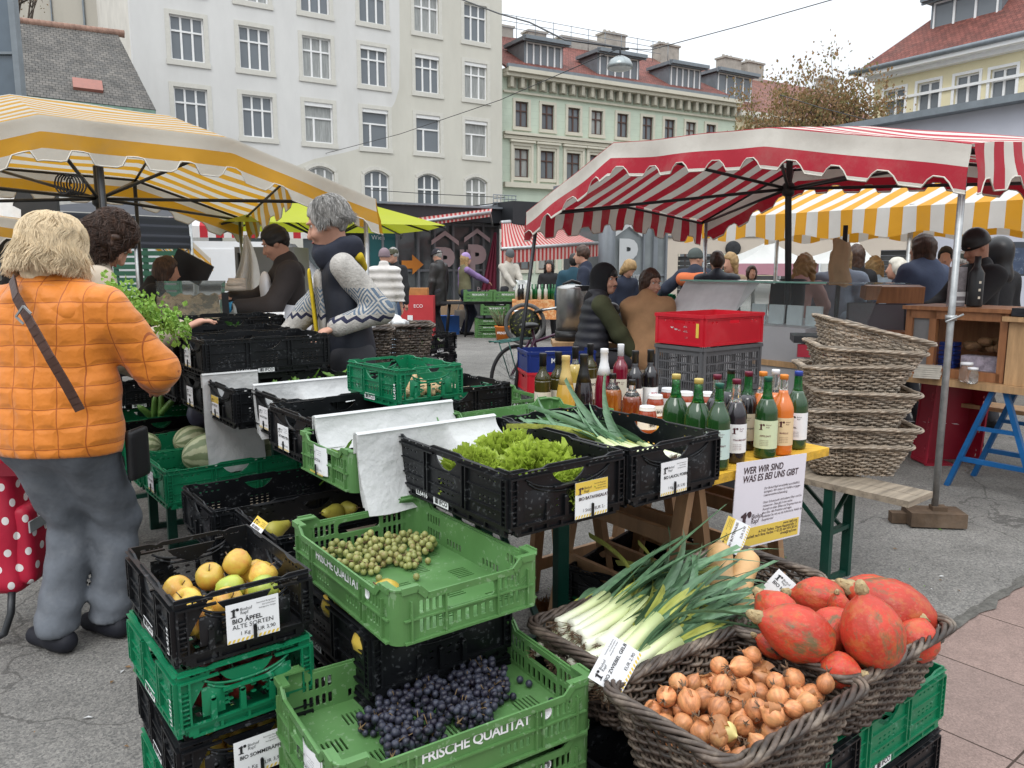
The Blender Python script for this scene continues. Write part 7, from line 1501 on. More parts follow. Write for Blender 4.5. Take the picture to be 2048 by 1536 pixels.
# steel urn on a wooden table, jars, bicycle
c_ = PD(1140,684,7.9); t = thing('drinks_table', 'long wooden table with the steel drinks urn', 'table', (c_.x,c_.y,0)); mb = MB(); mb.box((.62,.05,.69),(1.6,.46,.05)); mb.build('table_top', WOOD, t); mb = MB(); [mb.box((x,y,.33),(.05,.05,.66)) for x in (-.1,1.35) for y in (-.1,.2)]; mb.build('leg', WOODB, t)
t = thing('drinks_urn', 'tall brushed steel drinks urn with black lid handle', 'urn', (c_.x+.02,c_.y+.1,.715)); mb = MB(); mb.lathe([(.0,.1),(.155,.1),(.155,.52),(.15,.54),(.06,.57),(0,.57)],28); mb.build('body', SSM, t); mb = MB(); mb.lathe([(.17,0),(.165,.1),(0,.1)],28); mb.box((.1,-.08,.53),(.16,.1,.05)); mb.tube([(-.09,0,.56),(0,0,.60),(.09,0,.57)],.018,7); mb.build('base_and_handle', CAP['black'], t)
for k in range(3): t = thing('glass_jar', 'empty glass jar on the drinks table between the two sitting people', 'jar', (c_.x+.62+.07*k,c_.y+.0-.03*k,.716), 0, 'glass jars on the drinks table'); mb = MB(); mb.lathe([(.03,0),(.045,.01),(.045,.1),(.035,.12)],16); mb.build('glass', CLR, t)
mb = MB(); mb.ball((0,0,0),(.11,.10,.08),18,12); o = mb.build('helmet', CAP['black'], None, PD(1219,620,7.7)); setp(o, 'round shiny black helmet between the two sitting people', 'helmet')
t = thing('bicycle', 'dark bicycle with a rear rack parked beside the crate pile', 'bicycle', PZ(1028,822)); t.rotation_euler = (0,0,rad(46)); BF = mat('purple_frame',(.06,.008,.035),.35,.1,6); R = .34
for x in (0,1.03):
    w__ = thing('wheel', None, None); w__.parent = t; w__.location = (x,0,R); mb = MB(); mb.tube([(R*.955*math.cos(a),0,R*.955*math.sin(a)) for a in [2*PI*i/48 for i in range(48)]],.017,8,closed=True); mb.build('tyre', mat('tyre',(0,0,0)), w__); mb = MB(); mb.tube([(R*.9*math.cos(a),0,R*.9*math.sin(a)) for a in [2*PI*i/48 for i in range(48)]],.008,6,closed=True); mb.build('rim', STEEL, w__)
    mb = MB(); [mb.tube([(.02*math.cos(a+1.4*(-1)**i),.02*(-1)**i,.02*math.sin(a+1.4*(-1)**i)),(R*.9*math.cos(a),0,R*.9*math.sin(a))],.0014,3,cap=False) for i,a in enumerate([2*PI*i/32 for i in range(32)])]; mb.tube([(0,-.05,0),(0,.05,0)],.018,8); mb.build('spokes', STEEL, w__)
mb = MB(); [mb.tube(p,.015,8) for p in ([(0,.05,R),(.42,.03,.29)],[(0,-.05,R),(.42,-.03,.29)],[(.42,0,.29),(.27,0,.82)],[(.42,0,.29),(.86,0,.62)],[(.27,0,.68),(.84,0,.78)],[(.84,0,.56),(.80,0,.92)],[(.86,.05,.58),(1.03,.05,R)],[(.86,-.05,.58),(1.03,-.05,R)],[(0,.05,R),(.28,.03,.72)],[(0,-.05,R),(.28,-.03,.72)])]; mb.build('frame', BF, t)
mb = MB(); [mb.tube([(-.28,y,.72),(.2,y,.74)],.007,5) for y in (-.07,0,.07)]; [mb.tube([(x,-.08,.73),(x,.08,.73)],.006,5) for x in (-.28,-.05,.15)]; mb.tube([(0,.06,R),(-.15,.07,.72)],.006,5); mb.tube([(0,-.06,R),(-.15,-.07,.72)],.006,5); mb.build('rack', mat('green_rack',(.03,.13,.11),.4), t)
mb = MB(); mb.tube([(.80,0,.9),(.82,0,1.0),(.86,-.12,1.02),(.74,-.26,.99),(.66,-.28,.98)],.014,8); mb.tube([(.82,0,1.0),(.86,.12,1.02),(.74,.26,.99),(.66,.28,.98)],.014,8); mb.build('handlebar', SSM, t); mb = MB(); [mb.tube([(.74,y,.99),(.62,y*1.05,.97)],.02,8) for y in (-.27,.27)]; mb.build('grip', CAP['black'], t)
mb = MB(); mb.ball((.22,0,.86),(.13,.08,.035),14,8); mb.build('saddle', CAP['black'], t); mb = MB(); mb.lathe([(.0,-.006),(.09,-.005),(.095,0),(.09,.005),(0,.006)],24,0,frame((.42,-.06,.29),(1,0,0),(0,0,1))); mb.tube([(.42,-.07,.29),(.42,-.08,.12)],.01,6); mb.build('crankset', STEEL, t)
c_ = PD(1050,648,8.6); t = thing('spare_wheel', 'small wheel with yellow green lining leaning behind the bicycle', 'wheel', c_); mb = MB(); mb.tube([(.21*math.cos(a),.02*math.cos(a),.21*math.sin(a)) for a in [2*PI*i/36 for i in range(36)]],.022,8,closed=True); mb.build('tyre', mat('grey_tyre',(.10,.10,.10),.8), t); mb = MB(); mb.lathe([(0,-.02),(.12,-.02),(.17,0),(.12,.02),(0,.02)],20,0,frame((0,.02,0),(1,0,0),(0,0,1))); mb.build('hub', patch(mat('dark_hub',(.02,.022,.018),.5,.3,30),(.35,.38,.05),30,.55,.6), t)
# polka dot shopping trolley
POLK = mat('polka_fabric', (.42,.008,.035), .55, .1, 8, bump=.1, bsc=60); N, L, b = nodes(POLK); tcn = N.new('ShaderNodeTexCoord'); sx = N.new('ShaderNodeSeparateXYZ'); L.new(tcn.outputs['Object'], sx.inputs[0])
hx = mathn(N,L,'DIVIDE',mathn(N,L,'ADD',sx.outputs[0],mathn(N,L,'MULTIPLY',sx.outputs[1],1.0)),.088); hz = mathn(N,L,'DIVIDE',sx.outputs[2],.066); row = mathn(N,L,'FLOOR',hz); fx = mathn(N,L,'SUBTRACT',mathn(N,L,'FRACT',mathn(N,L,'ADD',hx,mathn(N,L,'MULTIPLY',mathn(N,L,'MODULO',row,2),.5))),.5); fz = mathn(N,L,'SUBTRACT',mathn(N,L,'FRACT',hz),.5)
dd = mathn(N,L,'ADD',mathn(N,L,'MULTIPLY',mathn(N,L,'MULTIPLY',fx,.088),mathn(N,L,'MULTIPLY',fx,.088)),mathn(N,L,'MULTIPLY',mathn(N,L,'MULTIPLY',fz,.066),mathn(N,L,'MULTIPLY',fz,.066))); L.new(mixc(N,L,mathn(N,L,'LESS_THAN',dd,.0158**2),b.inputs['Base Color'].links[0].from_socket,(.72,.68,.66)), b.inputs['Base Color'])
c_ = PZ(-12,1285); t = thing('shopping_trolley', 'red shopping trolley with white polka dots beside the orange jacket woman', 'shopping trolley', c_, rad(4)); 
s_ = SDF(.02); s_.box((-.03,.12,.50),(.30,.24,.62),.05); s_.box((-.03,.12,.80),(.28,.22,.14),.06); s_.build('bag', POLK, .012, t, disp=lambda P: .006*np.sin(P[:,2]*22+P[:,0]*9)); s_ = SDF(.015); s_.box((.125,.12,.38),(.075,.2,.32),.03); s_.build('side_pocket', POLK, .012, t); mb = MB(); mb.box((.164,.12,.46),(.006,.2,.045)); mb.build('grey_band', mat('grey_band',(.30,.31,.31),.6), t); mb = MB(); mb.box((.0,-.003,.70),(.31,.012,.05)); mb.build('strap', mat('dark_red_strap',(.22,.005,.02),.6), t)
mb = MB(); mb.tube([(-.13,.0,.9),(-.13,.0,.1),(-.11,-.03,.03),(.0,-.04,.02),(.06,-.03,.05),(.075,.0,.12),(.075,.02,.2)],.014,10); mb.build('tube_frame', DSTL, t); mb = MB(); mb.lathe([(0,-.025),(.075,-.025),(.085,0),(.075,.025),(0,.025)],20,0,frame((.17,.2,.085),(0,1,0),(0,0,1))); mb.build('wheel', mat('tyre',(0,0,0)), t)
# things at the pavilion
c_ = PD(830,680,15.6); t = thing('red_counter', 'small stall counter draped with a red printed banner', 'counter', (c_.x,c_.y,0)); mb = MB(); mb.grid(lambda u, v: (-.38+.78*u, -.25-.05*v+.02*math.sin(u*9)*v, .88*(1-v)+.02), 14, 6); mb.box((0,.1,.44),(.74,.66,.86)); mb.text('R', .2, frame((-.36,-.30,.62),(1,0,0),(0,0,1)),1); mb.text('ECO', .09, frame((.02,-.30,.66),(1,0,0),(0,0,1)),1); mb.box((-.05,-.3,.45),(.1,.02,.12),1); mb.box((-.0,-.3,.22),(.1,.02,.16),1); mb.build('banner_cloth', [mat('red_banner',(.42,.03,.035),.5,.1,3), STK], t)
mb = MB(); mb.box((.02,.0,.96),(.5,.32,.14)); o = mb.build('wooden_tray', mat('orange_wood',(.38,.17,.05),.6,.2,8), None, (c_.x,c_.y+.05,0)); setp(o, 'orange brown wooden tray on the red stall counter', 'tray')
c_ = PD(988,668,16.2)
for i,(dx,z,lb) in enumerate(((-.12,.74,'light green crate left end of the far upper row'),(.48,.74,'light green crate right end of the far upper row'),(.22,.46,'light green crate beneath the far upper row'),(.1,.0,'light green crate on the ground of the far pile'),(.1,.13,'light green crate second from the ground of the far pile'),(.1,.26,'light green crate third from the ground of the far pile'))):
    o = copy_tree(PROTO[('fruit','leaf')]); o.location = (c_.x+dx-.2,c_.y+.02*i,z); o.rotation_euler = (0,0,.05); o.scale = (1,1,1.75) if z > .4 else (1,1,1); setp(o, lb, 'crate', 'light green crates at the far stall')
t = thing('far_stall_table', 'black folding table at the far vegetable stall', 'table', (c_.x-.3,c_.y+.25,0)); mb = MB(); mb.box((0,0,.70),(1.6,.6,.04)); mb.build('table_top', DSTL, t); [MB().tube([(x,y,0),(x*.9,y,.7)],.018,6).build('leg', DSTL, t) for x in (-.7,-.3,.1) for y in (-.2,.2)]
c_ = PD(1075,635,15.5); t = thing('bottle_table', 'far table with an orange patterned cloth and many green bottles', 'table', (c_.x,c_.y,0)); mb = MB(); mb.grid(lambda u, v: (-.5+1.4*u,-.3-.03*v+.02*math.sin(u*20)*v,.80-.36*v),30,4); mb.box((.2,.0,.78),(1.4,.6,.05)); mb.build('cloth', patch(mat('orange_cloth',(.50,.19,.06),.8,.15,10),(.60,.35,.16),16,.5,.55), t); [MB().box((x,.1,.38),(.05,.05,.76)).build('leg', DSTL, t) for x in (-.4,.8)]
rn = random.Random(12); gpr = [mat('far_green_bottle',(.01,.10,.03),.15,.1,5), mat('far_dark_bottle',(.01,.012,.012),.15,.1,5), mat('far_pale_bottle',(.5,.5,.44),.3,.1,5)]; bm3 = []
for m_ in gpr: mb = MB(); mb.lathe([(.035,0),(.037,.19),(.016,.23),(.014,.3),(0,.3)],10); bm3.append(mb.mesh('bottle', m_))
for i in range(24): k = rn.choice((0,0,1,2)); o = link('bottle', bm3[k], None, (c_.x-.4+1.2*i/23+rn.uniform(-.02,.02), c_.y+rn.uniform(-.2,.2), .805)); setp(o, ('small green bottle on the orange clothed far table','small dark bottle on the orange clothed far table','small pale bottle on the orange clothed far table')[k], 'bottle', ('green','dark','pale')[k]+' bottles on the far table')
c_ = PD(1060,640,14.2); 
for u, v, lb, m_ in ((1046,640,'white plastic bucket behind the bicycle handlebar',CAP['white']),(1005,682,'orange bucket with lettering holding dry plants',mat('orange_plastic',(.60,.17,.02),.4,.05,4))):
    c_ = PZ(u,v,0.0) if u < 1030 else PD(u,v,14); 
    if u > 1030: c_.z = .38
    t = thing('bucket', lb, 'bucket', c_); mb = MB(); mb.lathe([(.0,0),(.115,0),(.15,.27),(.165,.28),(.16,.30),(.145,.29),(.14,.25)],22); mb.build('pail', m_, t)
    if u < 1030:
        mb = MB(); mb.text('FRISCH', .06, frame((-.105,-.146,.15),(1,0,0),(0,.05,1)),0,.02); mb.build('lettering', STK, t)
        rn = random.Random(3); mb = MB()
        for i in range(60): a = rn.uniform(0,6.3); l_ = rn.uniform(.15,.45); mb.tube([(.05*math.cos(a),.05*math.sin(a),.25),(.15*math.cos(a),.15*math.sin(a),.25+l_*.6),((.1+.3*l_*1.6)*math.cos(a),(.1+.3*l_*1.6)*math.sin(a),.25+l_)],[.008,.007,.002],4,mi=rn.choice((0,1)))
        o = mb.build('dry_plants', [mat('dry_stem',(.16,.12,.06),.8,.3,9), mat('grey_green_stem',(.12,.16,.08),.8,.3,9)]); o.location = c_+Vector((0,0,0)); setp(o, 'spiky dry plants standing in the orange bucket', 'plants')
mb = MB(); mb.box((0,0,.2),(.42,.3,.4)); o = mb.build('blue_box', mat('bright_blue',(.02,.12,.42),.5), None, PD(900,665,17)*1); o.location.z = 0; setp(o, 'bright blue box on the ground by the black hat man', 'box')
mb = MB(); mb.box((0,0,.45),(.5,.3,.5)); o = mb.build('cardboard_box', mat('cardboard',(.36,.24,.14),.8,.1,5), None, PD(905,640,17.6)*1); o.location.z = 0; setp(o, 'brown cardboard box above the blue box', 'box')
c_ = PD(1262,560,11); mb = MB(); mb.box((0,0,.45),(1.3,.5,.9)); o = mb.build('far_counter', DSTL, None, (c_.x-.1,11.3,0)); setp(o, 'dark far counter under the green crates behind the sitting pair', 'counter')
for k,(dx,dz,lb) in enumerate(((-.18,1.02,'green crate behind the sitting woman, at the left'),(.3,1.0,'green crate behind the sitting woman, at the right'),(-.3,.9,'low black and green crate behind the sitting pair'))): o = copy_tree(PROTO[('big','green' if k < 2 else 'black')]); o.location = (c_.x+dx,11.1,dz-.1); o.rotation_euler = (0,0,.1); setp(o, lb, 'crate', 'crates behind the sitting pair')
# ---------------------------------------------------------------- people
def skinm(c=(.50,.27,.19)): return mat('skin_%d' % int(c[0]*100), c, .5, .1, 9, spec=.4, bump=.05, bsc=120)
SKN = skinm(); LIP = mat('lip', (.36,.12,.10), .5, .1); EYW = mat('eye_white', (.55,.53,.5), .2, 0); EYD = mat('iris', (.03,.022,.015), .15, 0)
def cm(n, c, rough=.85, **k): return mat('cloth_'+n, c, rough, k.pop('var',.14), k.pop('sc',7), bump=k.pop('bump',.6), bsc=k.pop('bsc',10), **k)
def V3(*a): return np.array(a, float)
def ik(a, c, l1, l2, hint):
    d = c-a; L_ = np.linalg.norm(d); mx_ = (l1+l2)*.999
    if L_ > mx_: c = a+d/L_*mx_; d = c-a; L_ = mx_
    x = (l1*l1-l2*l2+L_*L_)/(2*L_); h = math.sqrt(max(0, l1*l1-x*x)); u = d/L_; p = hint-u*(hint@u); n = np.linalg.norm(p)
    return a+u*x+(p/n if n > 1e-6 else V3(0,0,-1))*h, c
FOLD = lambda amp, f, sd: (lambda P: amp*(np.sin(P[:,2]*f+3*np.sin(P[:,0]*9+sd)+2*np.sin(P[:,1]*11))*.6+np.sin(P[:,0]*f*.8+P[:,2]*f*.5+sd)*.4))
def person(label, P, yaw, H=1.72, top=None, leg=None, hair=None, hstyle='short', hat=None, hatm=None, skin=None, hem=.86, lean=0, sit=None, head=(0,0,0), hands=None, wd=1.0, puff=0, res=.02, shoe=None, collar=True, feet=None, sleeve=None, vest=None, elbow=None, toe=0, wide=0, fold=.006, cuff=.03, group=None, hairlen=.12, armk=1.0):
    s = H/1.75; t = thing('person', label, 'person', P, yaw, group); skin = skin or SKN; fine = res < .013
    Rl = np.array(Matrix.Rotation(-lean, 3, 'X')); pel = V3(0,0,(sit+.10 if sit is not None else .93*s)); up = lambda x, y, z: pel+Rl@(V3(x,y,z-.93)*s)
    nk, hd = up(0,-.015,1.47), up(0,.035+.03*(lean > .3),1.635); Rh = np.array(Euler((head[1]-lean*.6, head[2], head[0]), 'XYZ').to_matrix())
    h = lambda x, y, z: hd+Rh@(V3(x,y,z)*s)
    sh = [up(sg*.175*wd,-.015,1.415) for sg in (-1,1)]; hands = list(hands or (None, None)); ar = []; iv_ = (Matrix.Translation(t.location) @ rotz(yaw)).inverted(); hands = [tuple(iv_ @ x) if isinstance(x, Vector) else x for x in hands]
    for i, sg in enumerate((-1,1)):
        hp = V3(*hands[i]) if hands[i] is not None else up(sg*.27*wd,.04,.83); hint = V3(*(elbow[i] if elbow else (sg*.6,-.7,-.5)))
        e, wr = ik(sh[i], hp, .30*s*armk, .27*s*armk, hint); ar.append((sh[i], e, wr))
    hip = [pel+V3(sg*.095*s,0,-.03) for sg in (-1,1)]; lg = []
    for i, sg in enumerate((-1,1)):
        if sit is not None: kn = hip[i]+V3(sg*.05,.42*s,.0); an = V3(kn[0],kn[1]-.05,.08)
        else: f = feet[i] if feet else (sg*.11,0.0); an = V3(f[0],f[1],.08); kn, an = ik(hip[i], an, .45*s, .43*s, V3(0,1,0))
        lg.append((hip[i], kn, an))
    b = SDF(.02)
    b.ell(h(0,-.008,.025), V3(.072,.092,.098)*s, R=Rh).ell(h(0,.028,-.045), V3(.054,.062,.068)*s, k=.035, R=Rh).cap(h(0,.06,-.085), h(0,.055,-.09), .026*s, k=.03)
    b.cap(h(0,.088,.012), h(0,.108,-.028), .010*s, .015*s, k=.018)
    if fine:
        for sg in (-1,1): b.ell(h(sg*.031,.094,.018), V3(.019,.013,.012)*s, k=.018, op='-', R=Rh).ell(h(sg*.034,.084,.036), V3(.024,.012,.008)*s, k=.014, R=Rh).ell(h(sg*.04,.07,-.03), V3(.02,.02,.018)*s, k=.03, R=Rh)
        b.ell(h(0,.088,-.058), V3(.024,.013,.013)*s, k=.014, R=Rh)
    for sg in (-1,1): b.ell(h(sg*.074,-.005,-.002), V3(.010,.022,.032)*s, k=.008, R=Rh)
    b.cap(nk, h(0,-.02,-.05), .058*s, .052*s, k=.03); b.cap(up(0,0,1.0), up(0,-.01,1.33), .12*s, .12*s, (Rl@V3(0,1,0),.7), k=.05)
    for (a, e, wr) in ar:
        b.cap(a, e, .042*s, .036*s).cap(e, wr, .036*s, .026*s); d = wr-e; d = d/np.linalg.norm(d); sd = np.cross(d, V3(0,0,1)); sd = sd/(np.linalg.norm(sd)+1e-6); up_ = np.cross(sd, d); pm = wr+d*.045*s
        b.cap(wr, pm+d*.02*s, .026*s, .033*s, (up_,.55), k=.015)
        for q in range(4): o_ = sd*(q-1.5)*.018*s; l_ = (.058,.07,.066,.05)[q]*s; m1 = pm+d*.035*s+o_; m2 = m1+d*l_*.55-up_*.012*s; b.cap(m1, m2, .0088*s, .008*s, k=.006).cap(m2, m2+d*l_*.4-up_*.022*s, .008*s, .007*s, k=.006)
        ths = pm-d*.02*s+sd*.03*s*(1 if (wr[0] < 0) else -1); b.cap(ths, ths+d*.045*s+sd*.022*s*(1 if wr[0] < 0 else -1)-up_*.01, .011*s, .008*s, k=.008)
    for (a, k_, an) in lg: b.cap(a, k_, .07*s, .05*s, k=.04).cap(k_, an, .048*s, .036*s)
    b.build('body', skin, min(res, .016) if not fine else .0085, t)
    if top:   # upper garment
        g = SDF(.05); fl = (Rl@V3(0,1,0), .68); q = .015+puff; hz = hem
        g.cap(up(0,0,max(1.0,hz+.12)), up(0,-.005,1.33), (.155*wd+q)*s, (.158*wd+q)*s, fl).cap(up(-.12*wd,-.01,1.395), up(.12*wd,-.01,1.395), (.062+q)*s)
        if hz < .95: g.cap(up(0,0,hz+.06) if sit is None else up(0,0,.98), up(0,0,1.05), (.165*wd+q)*s, (.155*wd+q)*s, (fl[0],.74))
        sl_ = None if sleeve is None else SDF(.03)
        for (a, e, wr) in ar:
            tg = g if sl_ is None else sl_; tg.cap(a, e, (.060+q*.8)*s, (.055+q*.7)*s, k=.04).cap(e, wr-(wr-e)*cuff, (.054+q*.7)*s, (.044+q*.5)*s, k=.03)
        if collar: g.cap(up(0,-.02,1.44), up(0,-.02,1.485), (.078+q*.5)*s, (.075+q*.5)*s, k=.03)
        g.build('jacket', top, res, t, disp=(FOLD(fold, 26, H*9) if not callable(fold) else fold), cut=[((Rl@V3(0,0,-1)).tolist(), float((Rl@V3(0,0,-1))@up(0,0,hz)))] if sit is None else None)
        if sl_ is not None: sl_.build('sleeves', sleeve, res, t, disp=FOLD(.004, 30, 2))
    if leg:
        g = SDF(.05); g.cap(hip[0]+V3(.02,0,.04), hip[1]+V3(-.02,0,.04), .125*s*wd)
        for (a, k_, an) in lg: g.cap(a, k_, .095*s*wd, (.07+wide)*s, k=.04).cap(k_, an+V3(0,0,.01), (.07+wide)*s, (.062+wide)*s, k=.03)
        g.build('trousers', leg, res*1.1, t, disp=FOLD(.005, 22, 5) if not wide else (lambda Q: .0045*np.sin(Q[:,2]*52+5*np.sin(Q[:,0]*11)+4*Q[:,1])*np.exp(-((Q[:,2]-.45)/.16)**2)+.005*np.sin(Q[:,2]*60+Q[:,0]*22)*np.exp(-((Q[:,2]-.13)/.09)**2)+.003*np.sin(Q[:,2]*30-Q[:,0]*40)), cut=[((0,0,-1),-.075)] if wide else None)
    for (a, k_, an) in lg:
        if not leg and shoe is None: break
        g = SDF(.03); td = V3(math.sin(-toe),math.cos(toe),0); g.cap(V3(an[0],an[1],.045)-td*.05, V3(an[0],an[1],.035)+td*.13, .043, .038).cap(V3(an[0],an[1],.06), an+V3(0,0,.03), .048, .045); g.build('shoe', shoe or CAP['black'], .018 if not fine else .013, t, cut=[((0,0,-1),0.0)])
    if hair:
        g = SDF(.02); tk = .012; hr = .012 if not fine else .008
        if hstyle != 'cap':
            g.ell(h(0,-.015,.035), V3(.080+tk*.6,.100+tk*.6,.104+tk)*s, R=Rh)
            if hstyle in ('bob','long','curly','fluffy'):
                L_ = hairlen; w_ = {'bob':.072,'long':.07,'curly':.085,'fluffy':.10}[hstyle]
                for sg in (-1,1): g.cap(h(sg*w_,-.015,.02), h(sg*(w_+.01),-.02,-L_), .034*s, .028*s, k=.04)
                g.cap(h(0,-.07,.03), h(0,-.075,-L_), .062*s, .058*s, k=.05); 
            if hstyle == 'bun': g.ell(h(0,-.09,.12), V3(.045,.045,.045)*s, k=.02)
            g.box(h(0,.118,-.055), V3(.118 if hstyle != 'fluffy' else .10,.13,.236)*s, .03, k=.03, op='-', R=Rh)
            if hstyle == 'short':
                g.box(h(0,-.02,-.15), V3(.3,.3,.13)*s, .02, k=.02, op='-', R=Rh).box(h(0,.06,-.085), V3(.3,.22,.13)*s, .02, k=.02, op='-', R=Rh)
            am = {'curly':.010,'fluffy':.008}.get(hstyle,.004)
            g.build('hair', hair, hr, t, disp=lambda Q: am*np.sin(Q[:,0]*70+2*np.sin(Q[:,2]*40))*np.sin(Q[:,2]*55+Q[:,1]*60))
    if hat:
        g = SDF(.015); hm = hatm or CAP['black']
        if hat in ('beanie','pompom'): g.ell(h(0,-.012,.05), V3(.092,.112,.115)*s, R=Rh).box(h(0,.0,-.075), V3(.4,.4,.17)*s, .01, k=.01, op='-', R=Rh).ell(h(0,-.01,.03), V3(.096,.114,.03)*s, k=.01, R=Rh)
        elif hat == 'cap': g.ell(h(0,-.01,.055), V3(.088,.105,.085)*s, R=Rh).box(h(0,.0,-.06), V3(.4,.4,.17)*s, .01, op='-', R=Rh).ell(h(0,.10,.035), V3(.075,.08,.010)*s, k=.01, R=Rh)
        elif hat == 'brim': g.ell(h(0,-.01,.065), V3(.088,.105,.09)*s, R=Rh).box(h(0,.0,-.045), V3(.4,.4,.15)*s, .01, op='-', R=Rh).ell(h(0,0,.04), V3(.125,.145,.012)*s, k=.015, R=Rh)
        elif hat == 'hood': g.ell(h(0,-.03,.03), V3(.112,.135,.135)*s, R=Rh).cap(h(0,-.05,-.06), up(0,-.04,1.44), .09*s, .10*s, k=.06).ell(h(0,.105,-.015), V3(.072,.085,.105)*s, k=.02, op='-', R=Rh)
        g.build('hat' if hat != 'hood' else 'hood', hm, .011 if not fine else .009, t)
    if fine:
        ew, ei, bw, lp = MB(), MB(), MB(), MB()
        for sg in (-1,1):
            c = h(sg*.031,.0665,.017); ew.ball(tuple(c), .0125*s, 12, 8); c2 = h(sg*.031,.0742,.016); ei.ball(tuple(c2), .0058*s, 10, 6)
            bw.tube([tuple(h(sg*x,y,z)) for x, y, z in ((.014,.094,.036),(.03,.091,.041),(.048,.079,.036))], [.002,.003,.0015], 6)
        lp.tube([tuple(h(x,y,-.060)) for x, y in ((-.022,.092),(-.010,.101),(0,.1035),(.010,.101),(.022,.092))], [.002,.0052,.006,.0052,.002], 6); 
        ew.build('eye', EYW, t); ei.build('iris', EYD, t); bw.build('eyebrow', hair or EYD, t); lp.build('mouth', LIP, t)
    return t, dict(h=h, up=up, ar=ar, hd=hd, Rh=Rh, nk=nk, s=s, lg=lg, pel=pel)
def W(u, y): c = PD(u,600,y); return Vector((c.x,y,0))
def strands(t, roots, m, parent_name='hair_strands', r=.0016):
    mb = MB(); [mb.tube(p, [r*.8]+[r]*(len(p)-2)+[r*.3], 3, cap=False) for p in roots]; return mb.build(parent_name, m, t)
HB = streak(mat('brown_hair',(.045,.022,.013),.5,.3,20), (90,90,14), .5, 1.7); HK = mat('black_hair',(.012,.010,.009),.5,.3,40); HG = streak(mat('grey_hair',(.26,.25,.235),.55,.3,20), (120,120,20), .45, 1.6); HY = streak(mat('blond_hair',(.68,.54,.35),.55,.15,20), (150,150,16), .84, 1.1); HD = mat('dark_blond_hair',(.30,.19,.08),.6,.3,30); HW = mat('white_hair',(.58,.55,.47),.6,.15,30)
# --- the woman in the orange quilted jacket
ORJ = mat('orange_quilt', (.62,.19,.02), .5, .08, 5, bump=.9, bsc=13, sheen=.2, spec=.35)
N, L, b = nodes(ORJ); tcn = N.new('ShaderNodeTexCoord'); sx = N.new('ShaderNodeSeparateXYZ'); L.new(tcn.outputs['Object'], sx.inputs[0]); nz = N.new('ShaderNodeTexNoise'); nz.inputs['Scale'].default_value = 5; L.new(tcn.outputs['Object'], nz.inputs['Vector']); wob = mathn(N,L,'MULTIPLY',mathn(N,L,'SUBTRACT',nz.outputs[0],.5),.03)
lin = [mathn(N,L,'MULTIPLY',mathn(N,L,'ABSOLUTE',mathn(N,L,'SUBTRACT',mathn(N,L,'FRACT',mathn(N,L,'MULTIPLY',mathn(N,L,'ADD',sx.outputs[q],wob),k)),.5)),1/k) for q, k in ((0,13.4),(2,13.8))]   # metres to the stitched seam
dm = mathn(N,L,'MINIMUM',*lin); pf = N.new('ShaderNodeMapRange'); pf.interpolation_type = 'SMOOTHSTEP'; pf.inputs[2].default_value = .02; L.new(dm, pf.inputs[0]); bp = N.new('ShaderNodeBump'); bp.inputs['Strength'].default_value = .55; bp.inputs['Distance'].default_value = .007; L.new(pf.outputs[0], bp.inputs['Height']); old_n = b.inputs['Normal'].links[0].from_socket; L.new(old_n, bp.inputs['Normal']); L.new(bp.outputs[0], b.inputs['Normal'])
L.new(mixc(N,L,mathn(N,L,'LESS_THAN',dm,.0016),b.inputs['Base Color'].links[0].from_socket,(.33,.075,.008)), b.inputs['Base Color'])
def quilt(P):
    x = P[:,0]+.02*np.sin(P[:,2]*9); a = (x*8.2+.5) % 1; c = ((P[:,2]+.02*np.sin(P[:,0]*6))*9.0) % 1; da = np.minimum(a,1-a)/8.2; dc = np.minimum(c,1-c)/9.0; d = np.minimum(da,dc)
    return -.003*(1-np.exp(-d/.012))+.004*np.sin(P[:,2]*23+P[:,0]*31+2*np.sin(P[:,2]*13))+.005*np.sin(P[:,2]*38+P[:,0]*25+3*np.sin(P[:,0]*14))*np.sin(P[:,0]*17+1)
JNS = mat('grey_denim', (.125,.138,.158), .9, .3, 5, bump=.7, bsc=16, dirt=.5, dcol=(.20,.21,.225), dsc=9)
t, K = person('woman in an orange quilted jacket with short blond hair, seen from behind', PZ(148,1302)+Vector((.01,0,0)), rad(-6), 1.62, top=ORJ, leg=JNS, hair=HY, hstyle='fluffy', hem=.85, wd=1.30, puff=.024, res=.0115, head=(rad(-8),rad(-12),0), lean=.08, hands=((-.20,.26,.96),(.20,.34,1.0)), elbow=((-1,-.5,-.6),(1,-.5,-.45)), fold=quilt, feet=((-.075,.0),(.055,.14)), toe=rad(70), wide=.02, shoe=mat('navy_shoe',(.008,.009,.015),.7,.1), hairlen=.10, skin=SKN)
def combed(t, h, n, m, seed, prof, e1, wave, r, face=.6, kf=6, ln=1.0, crown=(0,-.03)):
    rn = random.Random(seed); S_ = []
    for i in range(n):
        a = rn.uniform(0,2*PI); st_ = rn.uniform(.2,1.5)**.8; en = rn.uniform(*e1); cl = math.sin(a*9+seed)*.6+math.sin(a*23)*.4; p = []; lift = rn.uniform(-.004,.009)+.005*cl; fl_ = max(0,rn.gauss(.35,.5)); jt = rn.gauss(0,.05)
        for k in range(9):
            q = k/8; e = st_+(en-st_)*q; aa = a+wave*(math.sin(e*kf+cl*2+a*3)+.5*math.sin(e*kf*2.1+a*5))+jt*q
            if math.sin(aa) > face and e < .75: break
            rx, ry, z = prof(e); fo = lift+.022*fl_*max(0,q-.75)*4
            p.append(tuple(h(crown[0]+(rx+fo)*math.cos(aa), crown[1]+(ry+fo)*math.sin(aa), z)))
        if len(p) > 3: S_.append(p)
    return strands(t, S_, m, r=r)
